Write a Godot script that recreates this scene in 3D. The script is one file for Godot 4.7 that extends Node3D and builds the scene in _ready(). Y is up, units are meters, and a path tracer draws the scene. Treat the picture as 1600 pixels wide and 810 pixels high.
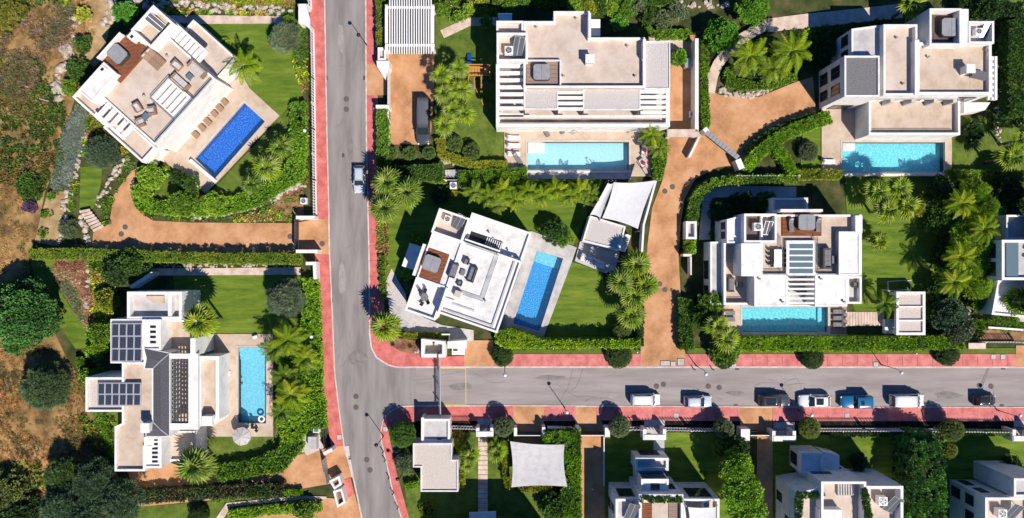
extends Node3D
# A drone looks straight down on a hillside street of white villas: pools, gardens, red pavements.
const CAM_H := 105.0
const PX := 10.0
# Shapes are collected in MB (a SurfaceTool with solids); every committed mesh is one part or one thing.
class MB extends RefCounted:
	var st := SurfaceTool.new()
	var smooth := false
	func _init(is_smooth := false) -> void:
		st.begin(Mesh.PRIMITIVE_TRIANGLES)
		smooth = is_smooth
		st.set_smooth_group(0 if smooth else 0xFFFFFFFF)
	func tint(c: Color) -> MB:
		st.set_color(c)
		return self
	func tri(a: Vector3, b: Vector3, c: Vector3) -> void:
		st.add_vertex(a)
		st.add_vertex(c)
		st.add_vertex(b)
	func quad(a: Vector3, b: Vector3, c: Vector3, d: Vector3) -> void:
		tri(a, b, c)
		tri(a, c, d)
	func box(c: Vector3, s: Vector3, yaw := 0.0) -> void:
		var b := Basis(Vector3.UP, yaw)
		solid(c, b.x * s.x * 0.5, b.y * s.y * 0.5, b.z * s.z * 0.5)
	func solid(c: Vector3, x: Vector3, y: Vector3, z: Vector3) -> void:
		quad(c - x + y + z, c + x + y + z, c + x + y - z, c - x + y - z)
		quad(c - x - y - z, c + x - y - z, c + x - y + z, c - x - y + z)
		quad(c - x - y + z, c + x - y + z, c + x + y + z, c - x + y + z)
		quad(c + x - y - z, c - x - y - z, c - x + y - z, c + x + y - z)
		quad(c + x - y + z, c + x - y - z, c + x + y - z, c + x + y + z)
		quad(c - x - y - z, c - x - y + z, c - x + y + z, c - x + y - z)
	func bar(a: Vector3, b: Vector3, wide: float, high: float) -> void:
		var d := b - a
		var side := d.cross(Vector3.UP)
		if side.length() < 0.001:
			side = Vector3.RIGHT
		side = side.normalized()
		var up := side.cross(d).normalized()
		solid((a + b) * 0.5, d * 0.5, up * high * 0.5, -side * wide * 0.5)
	func rod(a: Vector3, b: Vector3, r0: float, r1: float, n := 8) -> void:
		var d := (b - a).normalized()
		var s := d.cross(Vector3.UP if absf(d.y) < 0.95 else Vector3.RIGHT).normalized()
		var t := d.cross(s)
		for i in n:
			var p := s * cos(TAU * i / n) + t * sin(TAU * i / n)
			var q := s * cos(TAU * (i + 1) / n) + t * sin(TAU * (i + 1) / n)
			quad(a + p * r0, a + q * r0, b + q * r1, b + p * r1)
			tri(b, b + p * r1, b + q * r1)
			tri(a, a + q * r0, a + p * r0)
	func prism(poly: PackedVector2Array, y0: float, y1: float) -> void:
		var p := poly
		if not Geometry2D.is_polygon_clockwise(p):
			p.reverse()
		var t := Geometry2D.triangulate_polygon(p)
		for i in range(0, t.size(), 3):
			var v := [p[t[i]], p[t[i + 1]], p[t[i + 2]]]
			if (v[1] - v[0]).cross(v[2] - v[0]) > 0.0:
				v.reverse()
			tri(Vector3(v[0].x, y1, v[0].y), Vector3(v[1].x, y1, v[1].y), Vector3(v[2].x, y1, v[2].y))
		for i in p.size():
			var a := p[i]
			var b := p[(i + 1) % p.size()]
			quad(Vector3(a.x, y0, a.y), Vector3(b.x, y0, b.y), Vector3(b.x, y1, b.y), Vector3(a.x, y1, a.y))
	func ring(outer: PackedVector2Array, inner: PackedVector2Array, y0: float, y_in: float, y1: float) -> void:
		for i in outer.size():
			var k := (i + 1) % outer.size()
			var a := outer[i]
			var b := outer[k]
			var c := inner[k]
			var d := inner[i]
			quad(Vector3(a.x, y0, a.y), Vector3(b.x, y0, b.y), Vector3(b.x, y1, b.y), Vector3(a.x, y1, a.y))
			quad(Vector3(a.x, y1, a.y), Vector3(b.x, y1, b.y), Vector3(c.x, y1, c.y), Vector3(d.x, y1, d.y))
			quad(Vector3(d.x, y1, d.y), Vector3(c.x, y1, c.y), Vector3(c.x, y_in, c.y), Vector3(d.x, y_in, d.y))
	func loft(rings: Array, closed := true, caps := true) -> void:
		var n: int = rings[0].size()
		for i in rings.size() - 1:
			for j in (n if closed else n - 1):
				var k := (j + 1) % n
				quad(rings[i][j], rings[i + 1][j], rings[i + 1][k], rings[i][k])
		if caps:
			for e in [0, rings.size() - 1]:
				for j in range(1, n - 1):
					tri(rings[e][0], rings[e][j], rings[e][j + 1])
	func ball(c: Vector3, r: Vector3, n := 10, m := 6) -> void:
		var rings := []
		for i in m + 1:
			var f := PI * i / m
			var q := []
			for j in n:
				q.append(c + Vector3(sin(f) * cos(TAU * j / n) * r.x, -cos(f) * r.y, sin(f) * sin(TAU * j / n) * r.z))
			rings.append(q)
		loft(rings, true, false)
	func mesh() -> ArrayMesh:
		st.generate_normals()
		return st.commit()

# A point of the place from the survey: PX survey units to the metre, measured where the point shows at height y under the drone.
func w(u: float, v: float, y := 0.0) -> Vector3:
	var k := (CAM_H - y) / CAM_H / PX
	return Vector3((u - 800.0) * k, y, (v - 405.0) * k)

func poly(a: Array, y := 0.0) -> PackedVector2Array:
	var p := PackedVector2Array()
	for i in range(0, a.size(), 2):
		var q := w(a[i], a[i + 1], y)
		p.append(Vector2(q.x, q.z))
	return p

func rect(u0: float, v0: float, u1: float, v1: float) -> Array:
	return [u0, v0, u1, v0, u1, v1, u0, v1]

# Turned plots: numbers along the plot's own axes, to survey numbers.
func turned(o: Vector2, deg: float, a: Array) -> Array:
	var r := []
	for i in range(0, a.size(), 2):
		var q := o + Vector2(a[i], a[i + 1]).rotated(deg_to_rad(deg))
		r.append(q.x)
		r.append(q.y)
	return r

func inset(p: PackedVector2Array, d: float) -> PackedVector2Array:
	var r := PackedVector2Array()
	var s := -1.0 if Geometry2D.is_polygon_clockwise(p) else 1.0
	for i in p.size():
		var a := p[(i - 1 + p.size()) % p.size()]
		var b := p[i]
		var c := p[(i + 1) % p.size()]
		var e := (b - a).normalized()
		var f := (c - b).normalized()
		var n1 := Vector2(-e.y, e.x) * s
		var n2 := Vector2(-f.y, f.x) * s
		var m := (n1 + n2)
		m = m / maxf(0.25, m.length_squared()) * 2.0
		r.append(b + m * d)
	return r

var counts := {}
func numbered(called: String) -> String:
	var k: int = counts.get(called, 0)
	counts[called] = k + 1
	return called if k == 0 else "%s_%03d" % [called, k]

func tag(o: Node3D, label: String, category: String, group := "", kind := "") -> Node3D:
	if label: o.set_meta("label", label)
	if category: o.set_meta("category", category)
	if group: o.set_meta("group", group)
	if kind: o.set_meta("kind", kind)
	return o

func thing(called: String, label: String, category: String, at := Vector3.ZERO, yaw := 0.0, group := "") -> Node3D:
	var o := Node3D.new()
	o.name = numbered(called)
	add_child(o)
	o.position = at
	o.rotation.y = yaw
	tag(o, label, category, group)
	return o

# a part whose shape is given in the thing's own space
func part(parent: Node3D, called: String, shape, m: Material, at := Vector3.ZERO) -> MeshInstance3D:
	var o := MeshInstance3D.new()
	o.name = called
	o.mesh = shape.mesh() if shape is MB else shape
	o.material_override = m
	parent.add_child(o, true)
	o.position = at
	return o

# a part whose shape is given in the place's space, under an unturned thing
func wpart(parent: Node3D, called: String, shape, m: Material) -> MeshInstance3D:
	return part(parent, called, shape, m, -parent.position if parent.get_parent() == self and not parent is MeshInstance3D else Vector3.ZERO)

func solo(called: String, shape, m: Material, label: String, category: String, group := "", kind := "") -> MeshInstance3D:
	var o := MeshInstance3D.new()
	o.name = numbered(called)
	o.mesh = shape.mesh() if shape is MB else shape
	o.material_override = m
	add_child(o)
	tag(o, label, category, group, kind)
	return o

func dup(proto: Node3D, at: Vector3, yaw: float, label: String, group := "", size := 1.0) -> Node3D:
	var o: Node3D
	if proto.has_meta("spare"):
		o = proto
		proto.remove_meta("spare")
	else:
		o = proto.duplicate()
		o.name = numbered(String(proto.name).rstrip("0123456789").trim_suffix("_"))
		add_child(o)
	o.position = at
	o.rotation.y = yaw
	o.scale = Vector3.ONE * size
	o.set_meta("label", label)
	if group:
		o.set_meta("group", group)
	return o

# ---- ground sheets; swimming pools are cut out of whatever lies over them
var holes: Array[PackedVector2Array] = []
func carve(p: PackedVector2Array) -> Array:
	var todo := [p]
	for h in holes:
		var next := []
		for q in todo:
			if Geometry2D.intersect_polygons(q, h).is_empty():
				next.append(q)
				continue
			var rest := [q]
			var s := 1.0 if Geometry2D.is_polygon_clockwise(h) else -1.0
			for i in h.size():
				var a := h[i]
				var b := h[(i + 1) % h.size()]
				var e := (b - a).normalized()
				var n := Vector2(-e.y, e.x) * s
				var far := 900.0
				var half := PackedVector2Array([a - e * far, a + e * far, a + e * far + n * far, a - e * far + n * far])
				var inside := PackedVector2Array([a - e * far, a + e * far, a + e * far - n * far, a - e * far - n * far])
				var keep := []
				for r in rest:
					for x in Geometry2D.intersect_polygons(r, half):
						next.append(x)
					for x in Geometry2D.intersect_polygons(r, inside):
						keep.append(x)
				rest = keep
		todo = next
	return todo

func sheet(called: String, a: Array, y: float, m: Material, label: String, category: String, deep := 0.25) -> MeshInstance3D:
	var b := MB.new()
	for q in carve(poly(a)):
		b.prism(q, y - deep, y)
	return solo(called, b, m, label, category, "", "structure")

# ---- walls along a line
func wall(called: String, a: Array, y0: float, y1: float, thick: float, m: Material, label: String, category := "wall") -> MeshInstance3D:
	var b := MB.new()
	for i in range(0, a.size() - 2, 2):
		var p := w(a[i], a[i + 1], y1)
		var q := w(a[i + 2], a[i + 3], y1)
		var d := (q - p).normalized() * thick * 0.5
		b.bar(Vector3(p.x, (y0 + y1) / 2, p.z) - d, Vector3(q.x, (y0 + y1) / 2 - 0.002 * i, q.z) + d, thick, y1 - y0)
	return solo(called, b, m, label, category)

# ---- white picket fence: posts, rails, pickets
func fence(a: Array, y0: float, high: float, m: Material, label: String, base_m: Material = null, base_h := 0.3, pitch := 0.42) -> Node3D:
	var t := thing("picket_fence", label, "fence", w(a[0], a[1], y0))
	var pickets := MB.new()
	var rails := MB.new()
	var plinth := MB.new()
	for i in range(0, a.size() - 2, 2):
		var p := w(a[i], a[i + 1], y0 + high)
		var q := w(a[i + 2], a[i + 3], y0 + high)
		p.y = y0
		q.y = y0
		var len := p.distance_to(q)
		var n := maxi(2, int(len / pitch))
		for k in n:
			var c := p.lerp(q, (k + 0.5) / n)
			var d := (q - p).normalized()
			pickets.bar(c + Vector3.UP * (base_h + (high - base_h) / 2) - d * 0.075, c + Vector3.UP * (base_h + (high - base_h) / 2) + d * 0.075, 0.04, high - base_h)
		for y in [base_h + 0.12, high - 0.35]:
			rails.bar(p + Vector3.UP * y, q + Vector3.UP * y, 0.05, 0.06)
		plinth.bar(p + Vector3.UP * base_h / 2, q + Vector3.UP * base_h / 2, 0.2, base_h)
		var posts := maxi(1, int(len / 3.0))
		for k in posts + 1:
			var pb := MB.new()
			var c := p.lerp(q, float(k) / posts)
			pb.box(c + Vector3.UP * (high / 2 + 0.03), Vector3(0.14, high + 0.06, 0.14))
			wpart(t, "post", pb, m)
	wpart(t, "plinth", plinth, base_m if base_m else m)
	wpart(t, "rail", rails, m)
	wpart(t, "pickets", pickets, m).set_meta("kind", "stuff")
	return t

# ---- materials: all procedural, laid by world position
var tex := {}
func noise_tex(key: String, stops: Array, octaves: int, freq: float, px := 512, kind := FastNoiseLite.TYPE_SIMPLEX_SMOOTH, gain := 0.55) -> NoiseTexture2D:
	if tex.has(key):
		return tex[key]
	var n := FastNoiseLite.new()
	n.seed = hash(key) % 9973
	n.noise_type = kind
	n.frequency = freq
	n.fractal_octaves = octaves
	n.fractal_gain = gain
	var t := NoiseTexture2D.new()
	t.width = px
	t.height = px
	t.seamless = true
	t.noise = n
	if stops:
		var g := Gradient.new()
		g.offsets = PackedFloat32Array()
		g.colors = PackedColorArray()
		var offs := PackedFloat32Array()
		var cols := PackedColorArray()
		for s in stops:
			offs.append(s[0])
			cols.append(s[1].linear_to_srgb())
		g.offsets = offs
		g.colors = cols
		t.color_ramp = g
	tex[key] = t
	return t

# a surface of three tones spread by noise; metres = how much ground one picture covers (x and z may differ)
func surf(key: String, dark: Color, mid: Color, light: Color, metres: float, opt := {}) -> StandardMaterial3D:
	var m := StandardMaterial3D.new()
	m.resource_name = key
	var px: int = opt.get("px", 512)
	m.albedo_texture = noise_tex(key, [[0.15, dark], [0.5, mid], [0.85, light]] if not opt.has("stops") else opt.stops, opt.get("oct", 6), opt.get("freq", 0.008), px, FastNoiseLite.TYPE_SIMPLEX_SMOOTH, opt.get("gain", 0.6))
	m.uv1_triplanar = true
	m.uv1_world_triplanar = true
	var along: Vector3 = opt.get("along", Vector3.ONE)
	m.uv1_scale = Vector3(1, 1, 1) / metres * along
	m.roughness = opt.get("rough", 0.9)
	m.metallic_specular = opt.get("spec", 0.3)
	if opt.get("bump", 0.0) > 0.0:
		m.heightmap_enabled = true
		m.heightmap_texture = m.albedo_texture
		m.heightmap_scale = opt.bump
	return m

func paint(key: String, c: Color, rough := 0.6, metal := 0.0) -> StandardMaterial3D:
	var m := StandardMaterial3D.new()
	m.resource_name = key
	m.albedo_color = c.linear_to_srgb()
	m.roughness = rough
	m.metallic = metal
	return m

var M := {}
func materials() -> void:
	M.ground = surf("soil and ground cover", Color(.035, .04, .012), Color(.06, .075, .02), Color(.13, .10, .05), 30, {"px": 1024, "bump": 4.0})
	M.hill = surf("dry hillside", Color(.085, .06, .025), Color(.29, .17, .068), Color(.46, .30, .13), 60, {"px": 1024, "oct": 8, "freq": 0.007, "gain": 0.75, "bump": 8.0})
	M.asphalt = surf("asphalt", Color(.26, .225, .215), Color(.305, .27, .255), Color(.345, .31, .295), 40, {"px": 1024, "oct": 7, "along": Vector3(0.35, 1, 2.2), "bump": 0.4})
	M.asphalt_ns = surf("asphalt of the long road", Color(.20, .18, .172), Color(.265, .24, .228), Color(.315, .285, .27), 40, {"px": 1024, "oct": 7, "along": Vector3(2.0, 1, 0.3), "bump": 0.4})
	M.patch_dark = surf("oily asphalt", Color(.17, .155, .15), Color(.215, .195, .185), Color(.26, .24, .225), 6, {"oct": 6})
	M.patch_light = surf("worn asphalt", Color(.27, .245, .235), Color(.32, .29, .275), Color(.36, .33, .31), 6, {"oct": 6})
	M.joint = paint("dusty joint", Color(.42, .13, .115), 0.95)
	M.red = surf("red pavement", Color(.45, .11, .095), Color(.56, .158, .138), Color(.64, .215, .19), 14, {"px": 1024, "oct": 8, "freq": 0.006, "gain": 0.7, "bump": 0.3})
	M.pink = surf("pink pavement", Color(.47, .135, .125), Color(.58, .19, .175), Color(.66, .25, .23), 14, {"px": 1024, "oct": 8, "freq": 0.006, "gain": 0.7, "bump": 0.3})
	M.kerb = surf("kerb stone", Color(.48, .38, .34), Color(.62, .52, .47), Color(.70, .6, .55), 6)
	M.orange = surf("orange paving", Color(.37, .19, .09), Color(.52, .27, .132), Color(.60, .345, .195), 34, {"px": 1024, "oct": 8, "freq": 0.006, "gain": 0.7, "bump": 0.5})
	M.beige = surf("beige terrace", Color(.44, .335, .25), Color(.53, .42, .325), Color(.585, .485, .395), 24, {"px": 1024, "oct": 8, "freq": 0.006, "gain": 0.68, "bump": 0.15})
	M.pale = surf("pale terrace", Color(.48, .385, .31), Color(.56, .465, .385), Color(.61, .525, .45), 24, {"px": 1024, "oct": 8, "freq": 0.006, "gain": 0.68, "bump": 0.15})
	M.greystone = surf("grey stone deck", Color(.40, .38, .37), Color(.48, .46, .45), Color(.55, .53, .52), 9, {"bump": 0.15})
	M.path = surf("stone path", Color(.48, .36, .28), Color(.60, .47, .38), Color(.68, .56, .47), 9, {"bump": 0.4})
	M.gravel = surf("roof gravel", Color(.30, .275, .26), Color(.52, .48, .455), Color(.70, .655, .62), 5, {"px": 512, "oct": 4, "freq": 0.05, "bump": 4.0})
	M.gravel_warm = surf("warm roof gravel", Color(.40, .345, .30), Color(.56, .50, .44), Color(.68, .62, .56), 5, {"px": 512, "oct": 4, "freq": 0.05, "bump": 4.0})
	M.darkgravel = surf("dark roof gravel", Color(.10, .095, .10), Color(.17, .165, .17), Color(.26, .25, .26), 5, {"px": 512, "oct": 4, "freq": 0.05, "bump": 3.0})
	M.white = surf("white render", Color(.62, .60, .565), Color(.765, .75, .72), Color(.81, .80, .78), 14, {"px": 1024, "oct": 7, "freq": 0.006, "gain": 0.7, "rough": 0.85})
	M.whitefloor = surf("white roof membrane", Color(.57, .55, .525), Color(.70, .685, .66), Color(.78, .77, .755), 16, {"px": 1024, "oct": 7, "freq": 0.006, "gain": 0.68, "rough": 0.85})
	M.whitemetal = paint("white metal", Color(.8, .8, .79), 0.45)
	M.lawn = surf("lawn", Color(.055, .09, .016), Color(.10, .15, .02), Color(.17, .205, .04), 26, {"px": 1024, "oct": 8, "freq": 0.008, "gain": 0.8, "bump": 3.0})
	M.lawn_bright = surf("bright lawn", Color(.065, .115, .013), Color(.115, .18, .018), Color(.19, .24, .035), 30, {"px": 1024, "oct": 8, "freq": 0.007, "gain": 0.8, "bump": 3.0, "along": Vector3(.35, 1, 2.0)})
	M.lavender = surf("lavender bed", Color(.045, .055, .045), Color(.10, .12, .10), Color(.19, .21, .19), 10, {"oct": 7, "gain": 0.75, "bump": 6.0})
	M.soil = surf("brown soil", Color(.16, .075, .04), Color(.26, .13, .07), Color(.36, .21, .12), 8, {"oct": 6, "bump": 3.0})
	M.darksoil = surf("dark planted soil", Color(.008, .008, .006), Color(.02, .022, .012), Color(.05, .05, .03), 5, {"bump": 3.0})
	M.sand = surf("sandy track", Color(.24, .15, .075), Color(.37, .25, .12), Color(.48, .35, .19), 14, {"oct": 7, "bump": 3.0, "gain": 0.7})
	M.rock = surf("pale rock", Color(.27, .21, .16), Color(.46, .39, .32), Color(.62, .56, .49), 3, {"oct": 5, "bump": 4.0})
	M.wood = surf("red brown decking", Color(.13, .045, .022), Color(.23, .085, .045), Color(.30, .13, .07), 3, {"oct": 5, "along": Vector3(0.3, 1, 5)})
	M.greywood = surf("weathered decking", Color(.20, .14, .11), Color(.30, .22, .175), Color(.38, .29, .23), 3, {"oct": 5, "along": Vector3(0.3, 1, 5)})
	M.darkwood = surf("dark decking", Color(.09, .065, .055), Color(.14, .10, .085), Color(.19, .14, .12), 3, {"oct": 5, "along": Vector3(5, 1, 0.3)})
	M.playwood = paint("yellow play timber", Color(.52, .24, .06), 0.7)
	M.trunk = surf("bark", Color(.07, .05, .035), Color(.15, .11, .08), Color(.24, .19, .14), 1.5, {"bump": 3.0})
	M.tan = surf("tan wicker", Color(.22, .135, .09), Color(.31, .20, .135), Color(.38, .26, .18), 0.8)
	M.greyfabric = surf("grey fabric", Color(.13, .125, .13), Color(.19, .185, .19), Color(.25, .24, .245), 1.2)
	M.lightfabric = surf("light grey fabric", Color(.40, .375, .36), Color(.5, .475, .46), Color(.58, .55, .53), 1.2)
	M.darkfabric = paint("dark fabric", Color(.035, .035, .04), 0.8)
	M.sail_grey = surf("weathered shade cloth", Color(.46, .45, .45), Color(.53, .52, .515), Color(.57, .56, .555), 5.0)
	M.lattice = paint("dark grey lattice", Color(.06, .058, .06), 0.6)
	M.whitefabric = surf("white fabric", Color(.66, .65, .66), Color(.76, .75, .755), Color(.8, .79, .79), 3.0)
	M.sail = surf("white shade cloth", Color(.58, .575, .58), Color(.635, .63, .635), Color(.67, .665, .67), 4.0)
	M.redfabric = paint("red cushion", Color(.5, .015, .05), 0.8)
	M.tubcover = surf("grey tub cover", Color(.25, .255, .27), Color(.28, .285, .30), Color(.31, .315, .33), 6)
	M.black = paint("black metal", Color(.012, .012, .014), 0.5)
	M.darkmetal = paint("dark grey metal", Color(.05, .05, .055), 0.45)
	M.steel = paint("grey steel", Color(.36, .37, .38), 0.4, 0.3)
	M.iron = surf("cast iron", Color(.09, .075, .07), Color(.14, .115, .105), Color(.20, .17, .15), 0.6, {"rough": 0.7})
	M.shingle = surf("slate grey roofing", Color(.055, .056, .064), Color(.088, .089, .10), Color(.13, .13, .142), 5, {"px": 512, "oct": 5, "freq": 0.04, "bump": 2.5})
	M.vanroof = paint("matt grey van roof", Color(.10, .11, .12), 0.5)
	M.collector = paint("grey collector glass", Color(.11, .115, .125), 0.12)
	M.tyre = paint("tyre rubber", Color(.015, .015, .016), 0.85)
	M.rim = paint("alloy rim", Color(.4, .4, .41), 0.35, 0.7)
	M.glass = paint("dark window glass", Color(.022, .03, .036), 0.05)
	M.glass.metallic_specular = 0.6
	M.bluepane = paint("blue grey roof glass", Color(.12, .18, .21), 0.08)
	M.pv = paint("solar cells", Color(.045, .05, .07), 0.3)
	M.alu = paint("aluminium edge", Color(.6, .61, .62), 0.35, 0.5)
	M.lampglass = paint("lamp glass", Color(.75, .77, .78), 0.2)
	M.headlight = paint("headlamp glass", Color(.7, .72, .74), 0.08)
	M.taillight = paint("tail lamp", Color(.35, .01, .01), 0.2)
	M.blueplastic = paint("blue plastic", Color(.015, .12, .55), 0.35)
	M.yellowline = paint("yellow road paint", Color(.62, .50, .10), 0.8)
	M.whiteline = paint("worn white paint", Color(.55, .53, .5), 0.85)
	M.carwhite = paint("white car paint", Color(.78, .78, .78), 0.25)
	M.carsilver = paint("silver blue car paint", Color(.56, .61, .67), 0.25, 0.1)
	M.cardark = paint("black car paint", Color(.022, .024, .028), 0.2)
	M.cargrey = paint("graphite car paint", Color(.07, .077, .086), 0.25, 0.2)
	M.carblue = paint("blue car paint", Color(.012, .13, .28), 0.25)
	for c in ["carwhite", "carsilver", "cardark", "cargrey", "carblue"]:
		M[c].clearcoat_enabled = true
		M[c].clearcoat = 0.8
		M[c].clearcoat_roughness = 0.05
	M.rail = StandardMaterial3D.new()
	M.rail.resource_name = "railing glass"
	M.rail.transparency = BaseMaterial3D.TRANSPARENCY_ALPHA
	M.rail.albedo_color = Color(.6, .7, .72, 0.14)
	M.rail.roughness = 0.05
	M.water = StandardMaterial3D.new()
	M.water.resource_name = "pool water"
	M.water.transparency = BaseMaterial3D.TRANSPARENCY_ALPHA
	M.water.albedo_color = Color(.5, .85, .95, 0.06)
	M.water.roughness = 0.03
	M.water.uv1_triplanar = true
	M.water.uv1_world_triplanar = true
	M.water.uv1_scale = Vector3(.16, .16, .16)
	var ripples := noise_tex("ripples", [], 4, 0.02, 512)
	M.water.heightmap_enabled = true
	M.water.heightmap_texture = ripples
	M.water.heightmap_scale = 3.0
	M.tile_cyan = surf("pale turquoise pool tiles", Color(.32, .66, .72), Color(.38, .73, .78), Color(.52, .80, .83), 5, {"oct": 5, "freq": 0.03, "gain": 0.7})
	M.tile_turq = surf("turquoise pool tiles", Color(.10, .54, .66), Color(.15, .63, .73), Color(.33, .75, .80), 8, {"oct": 5, "freq": 0.03, "gain": 0.7})
	M.tile_aqua = surf("sky blue pool tiles", Color(.13, .48, .66), Color(.17, .55, .71), Color(.24, .62, .75), 6, {"oct": 4, "freq": 0.02})
	M.tile_blue = surf("blue pool tiles", Color.BLACK, Color.BLACK, Color.BLACK, 8, {"stops": [[.15, Color(.003, .05, .42)], [.5, Color(.008, .09, .56)], [.7, Color(.03, .18, .66)], [.85, Color(.3, .55, .8)]], "oct": 4, "freq": 0.06, "gain": 0.75})
	M.tile_azure = surf("azure pool tiles", Color.BLACK, Color.BLACK, Color.BLACK, 8, {"stops": [[.15, Color(.012, .17, .55)], [.5, Color(.03, .27, .67)], [.7, Color(.1, .42, .74)], [.85, Color(.45, .72, .85)]], "oct": 4, "freq": 0.06, "gain": 0.75})
	M.leaf = StandardMaterial3D.new()
	M.leaf.resource_name = "leaves"
	M.leaf.vertex_color_use_as_albedo = true
	M.leaf.roughness = 0.55
	M.leaf.metallic_specular = 0.35
	M.leaf.backlight_enabled = true
	M.leaf.backlight = Color(.45, .5, .2)
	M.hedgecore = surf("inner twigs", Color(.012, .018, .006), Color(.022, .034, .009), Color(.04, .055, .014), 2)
# ---- plants
const FOLIAGE := 2.5
var clump_meshes := []
func leaf_clump(n: int, spread: float, long: float, wide: float, up: float, r: RandomNumberGenerator) -> ArrayMesh:
	var b := MB.new()
	for i in n:
		var d := Vector3(r.randf_range(-1, 1), r.randf_range(-0.5, 1) + up, r.randf_range(-1, 1)).normalized()
		var o := d * spread * r.randf_range(0.2, 1.0)
		var s := d.cross(Vector3(r.randf_range(-1, 1), r.randf_range(-1, 1), r.randf_range(-1, 1))).normalized()
		var nrm := s.cross(d)
		var g := r.randf_range(0.72, 1.25)
		b.tint(Color(g, g, g * 0.9))
		var tip := o + d * long
		var m := o + d * long * 0.5 + nrm * long * 0.12
		b.tri(o, m + s * wide, tip)
		b.tri(o, tip, m - s * wide)
	return b.mesh()

func make_clumps() -> void:
	var r := RandomNumberGenerator.new()
	r.seed = 11
	clump_meshes = [
		[leaf_clump(18, .5, .55, .20, .25, r), leaf_clump(18, .5, .5, .22, .25, r)],   # broad
		[leaf_clump(26, .45, .45, .10, .35, r), leaf_clump(26, .5, .4, .11, .3, r)],   # fine, clipped
		[leaf_clump(30, .6, .7, .055, .2, r), leaf_clump(30, .6, .75, .05, .3, r)],    # thin, olive or grass
	]

func jitter(c: Color, r: RandomNumberGenerator, amount := 0.3) -> Color:
	var g := 1.0 + r.randf_range(-amount, amount)
	var h := r.randf_range(-0.16, 0.12)
	return Color(c.r * g * (1.0 + h), c.g * g, c.b * g * (1.0 - h)) * FOLIAGE

func leaves(parent: Node3D, called: String, places: Array, colors: PackedColorArray, kind: int, origin := Vector3.ZERO) -> MultiMeshInstance3D:
	var mm := MultiMesh.new()
	mm.transform_format = MultiMesh.TRANSFORM_3D
	mm.use_colors = true
	mm.mesh = clump_meshes[kind][places.size() % 2]
	mm.instance_count = places.size()
	for i in places.size():
		var t: Transform3D = places[i]
		t.origin -= origin
		mm.set_instance_transform(i, t)
		mm.set_instance_color(i, colors[i])
	var o := MultiMeshInstance3D.new()
	o.name = called
	o.multimesh = mm
	o.material_override = M.leaf
	o.set_meta("kind", "stuff")
	if parent == self:
		o.name = numbered(called)
		add_child(o)
	else:
		parent.add_child(o, true)
	return o

func turn(r: RandomNumberGenerator, n: Vector3, size: float) -> Basis:
	var y := (n + Vector3(r.randf_range(-.35, .35), r.randf_range(-.35, .35), r.randf_range(-.35, .35))).normalized()
	var x := y.cross(Vector3(r.randf_range(-1, 1), r.randf_range(-1, 1), r.randf_range(-1, 1))).normalized()
	return Basis(x, y, x.cross(y)).scaled_local(Vector3.ONE * size)

var lumps := FastNoiseLite.new()
# a hedge or bed of shrubs on any outline: twiggy core, leaf clumps over its top and sides
func bush_mass(called: String, label: String, cat: String, p: PackedVector2Array, y0: float, high: float, col: Color, opt := {}) -> Node3D:
	var r := RandomNumberGenerator.new()
	r.seed = hash(label)
	var size: float = opt.get("size", 0.42)
	var kind: int = opt.get("kind", 0)
	var rough: float = opt.get("rough", 0.18)
	var dens: float = opt.get("dens", 2.6) / (size * size)
	var second: Color = opt.get("second", col * 0.75)
	var lo := p[0]
	var hi := p[0]
	for q in p:
		lo = lo.min(q)
		hi = hi.max(q)
	var c := (lo + hi) / 2
	var t := thing(called, label, cat, Vector3(c.x, y0, c.y), 0.0, opt.get("group", ""))
	var core := MB.new()
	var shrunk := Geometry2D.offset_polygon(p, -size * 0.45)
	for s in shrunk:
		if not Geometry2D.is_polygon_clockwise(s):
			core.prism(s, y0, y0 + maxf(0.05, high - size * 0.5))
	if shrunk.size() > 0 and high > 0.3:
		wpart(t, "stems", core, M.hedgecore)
	var places := []
	var cols := PackedColorArray()
	var area := (hi.x - lo.x) * (hi.y - lo.y)
	for i in int(area * dens):
		var q := Vector2(r.randf_range(lo.x, hi.x), r.randf_range(lo.y, hi.y))
		if not Geometry2D.is_point_in_polygon(q, p):
			continue
		var l := lumps.get_noise_2d(q.x * 5.0, q.y * 5.0)
		if opt.has("gaps") and l < opt.gaps:
			continue
		var y := y0 + high - size * 0.3 + l * rough * 1.6 + r.randf_range(-0.12, 0.1)
		places.append(Transform3D(turn(r, Vector3.UP, size * r.randf_range(.7, 1.2)), Vector3(q.x, y, q.y)))
		cols.append(jitter(col.lerp(second, clampf(0.5 + lumps.get_noise_2d(q.x * 2.2 + 91, q.y * 2.2) * 1.3, 0, 1)), r))
	if high > 0.5:
		var orient := 1.0 if Geometry2D.is_polygon_clockwise(p) else -1.0
		for i in p.size():
			var a := p[i]
			var b := p[(i + 1) % p.size()]
			var e := b - a
			var n := Vector3(-e.y, 0, e.x).normalized() * orient
			for k in int(e.length() * high * dens * 0.55):
				var q := a + e * r.randf()
				var y := y0 + r.randf_range(0.05, 1.0) * (high - size * .4)
				places.append(Transform3D(turn(r, n + Vector3.UP * .5, size * r.randf_range(.7, 1.15)), Vector3(q.x, y, q.y) - n * size * r.randf_range(0.15, .5)))
				cols.append(jitter(col.lerp(second, r.randf()), r))
	leaves(t, "leaves", places, cols, kind, t.position)
	return t

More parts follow.
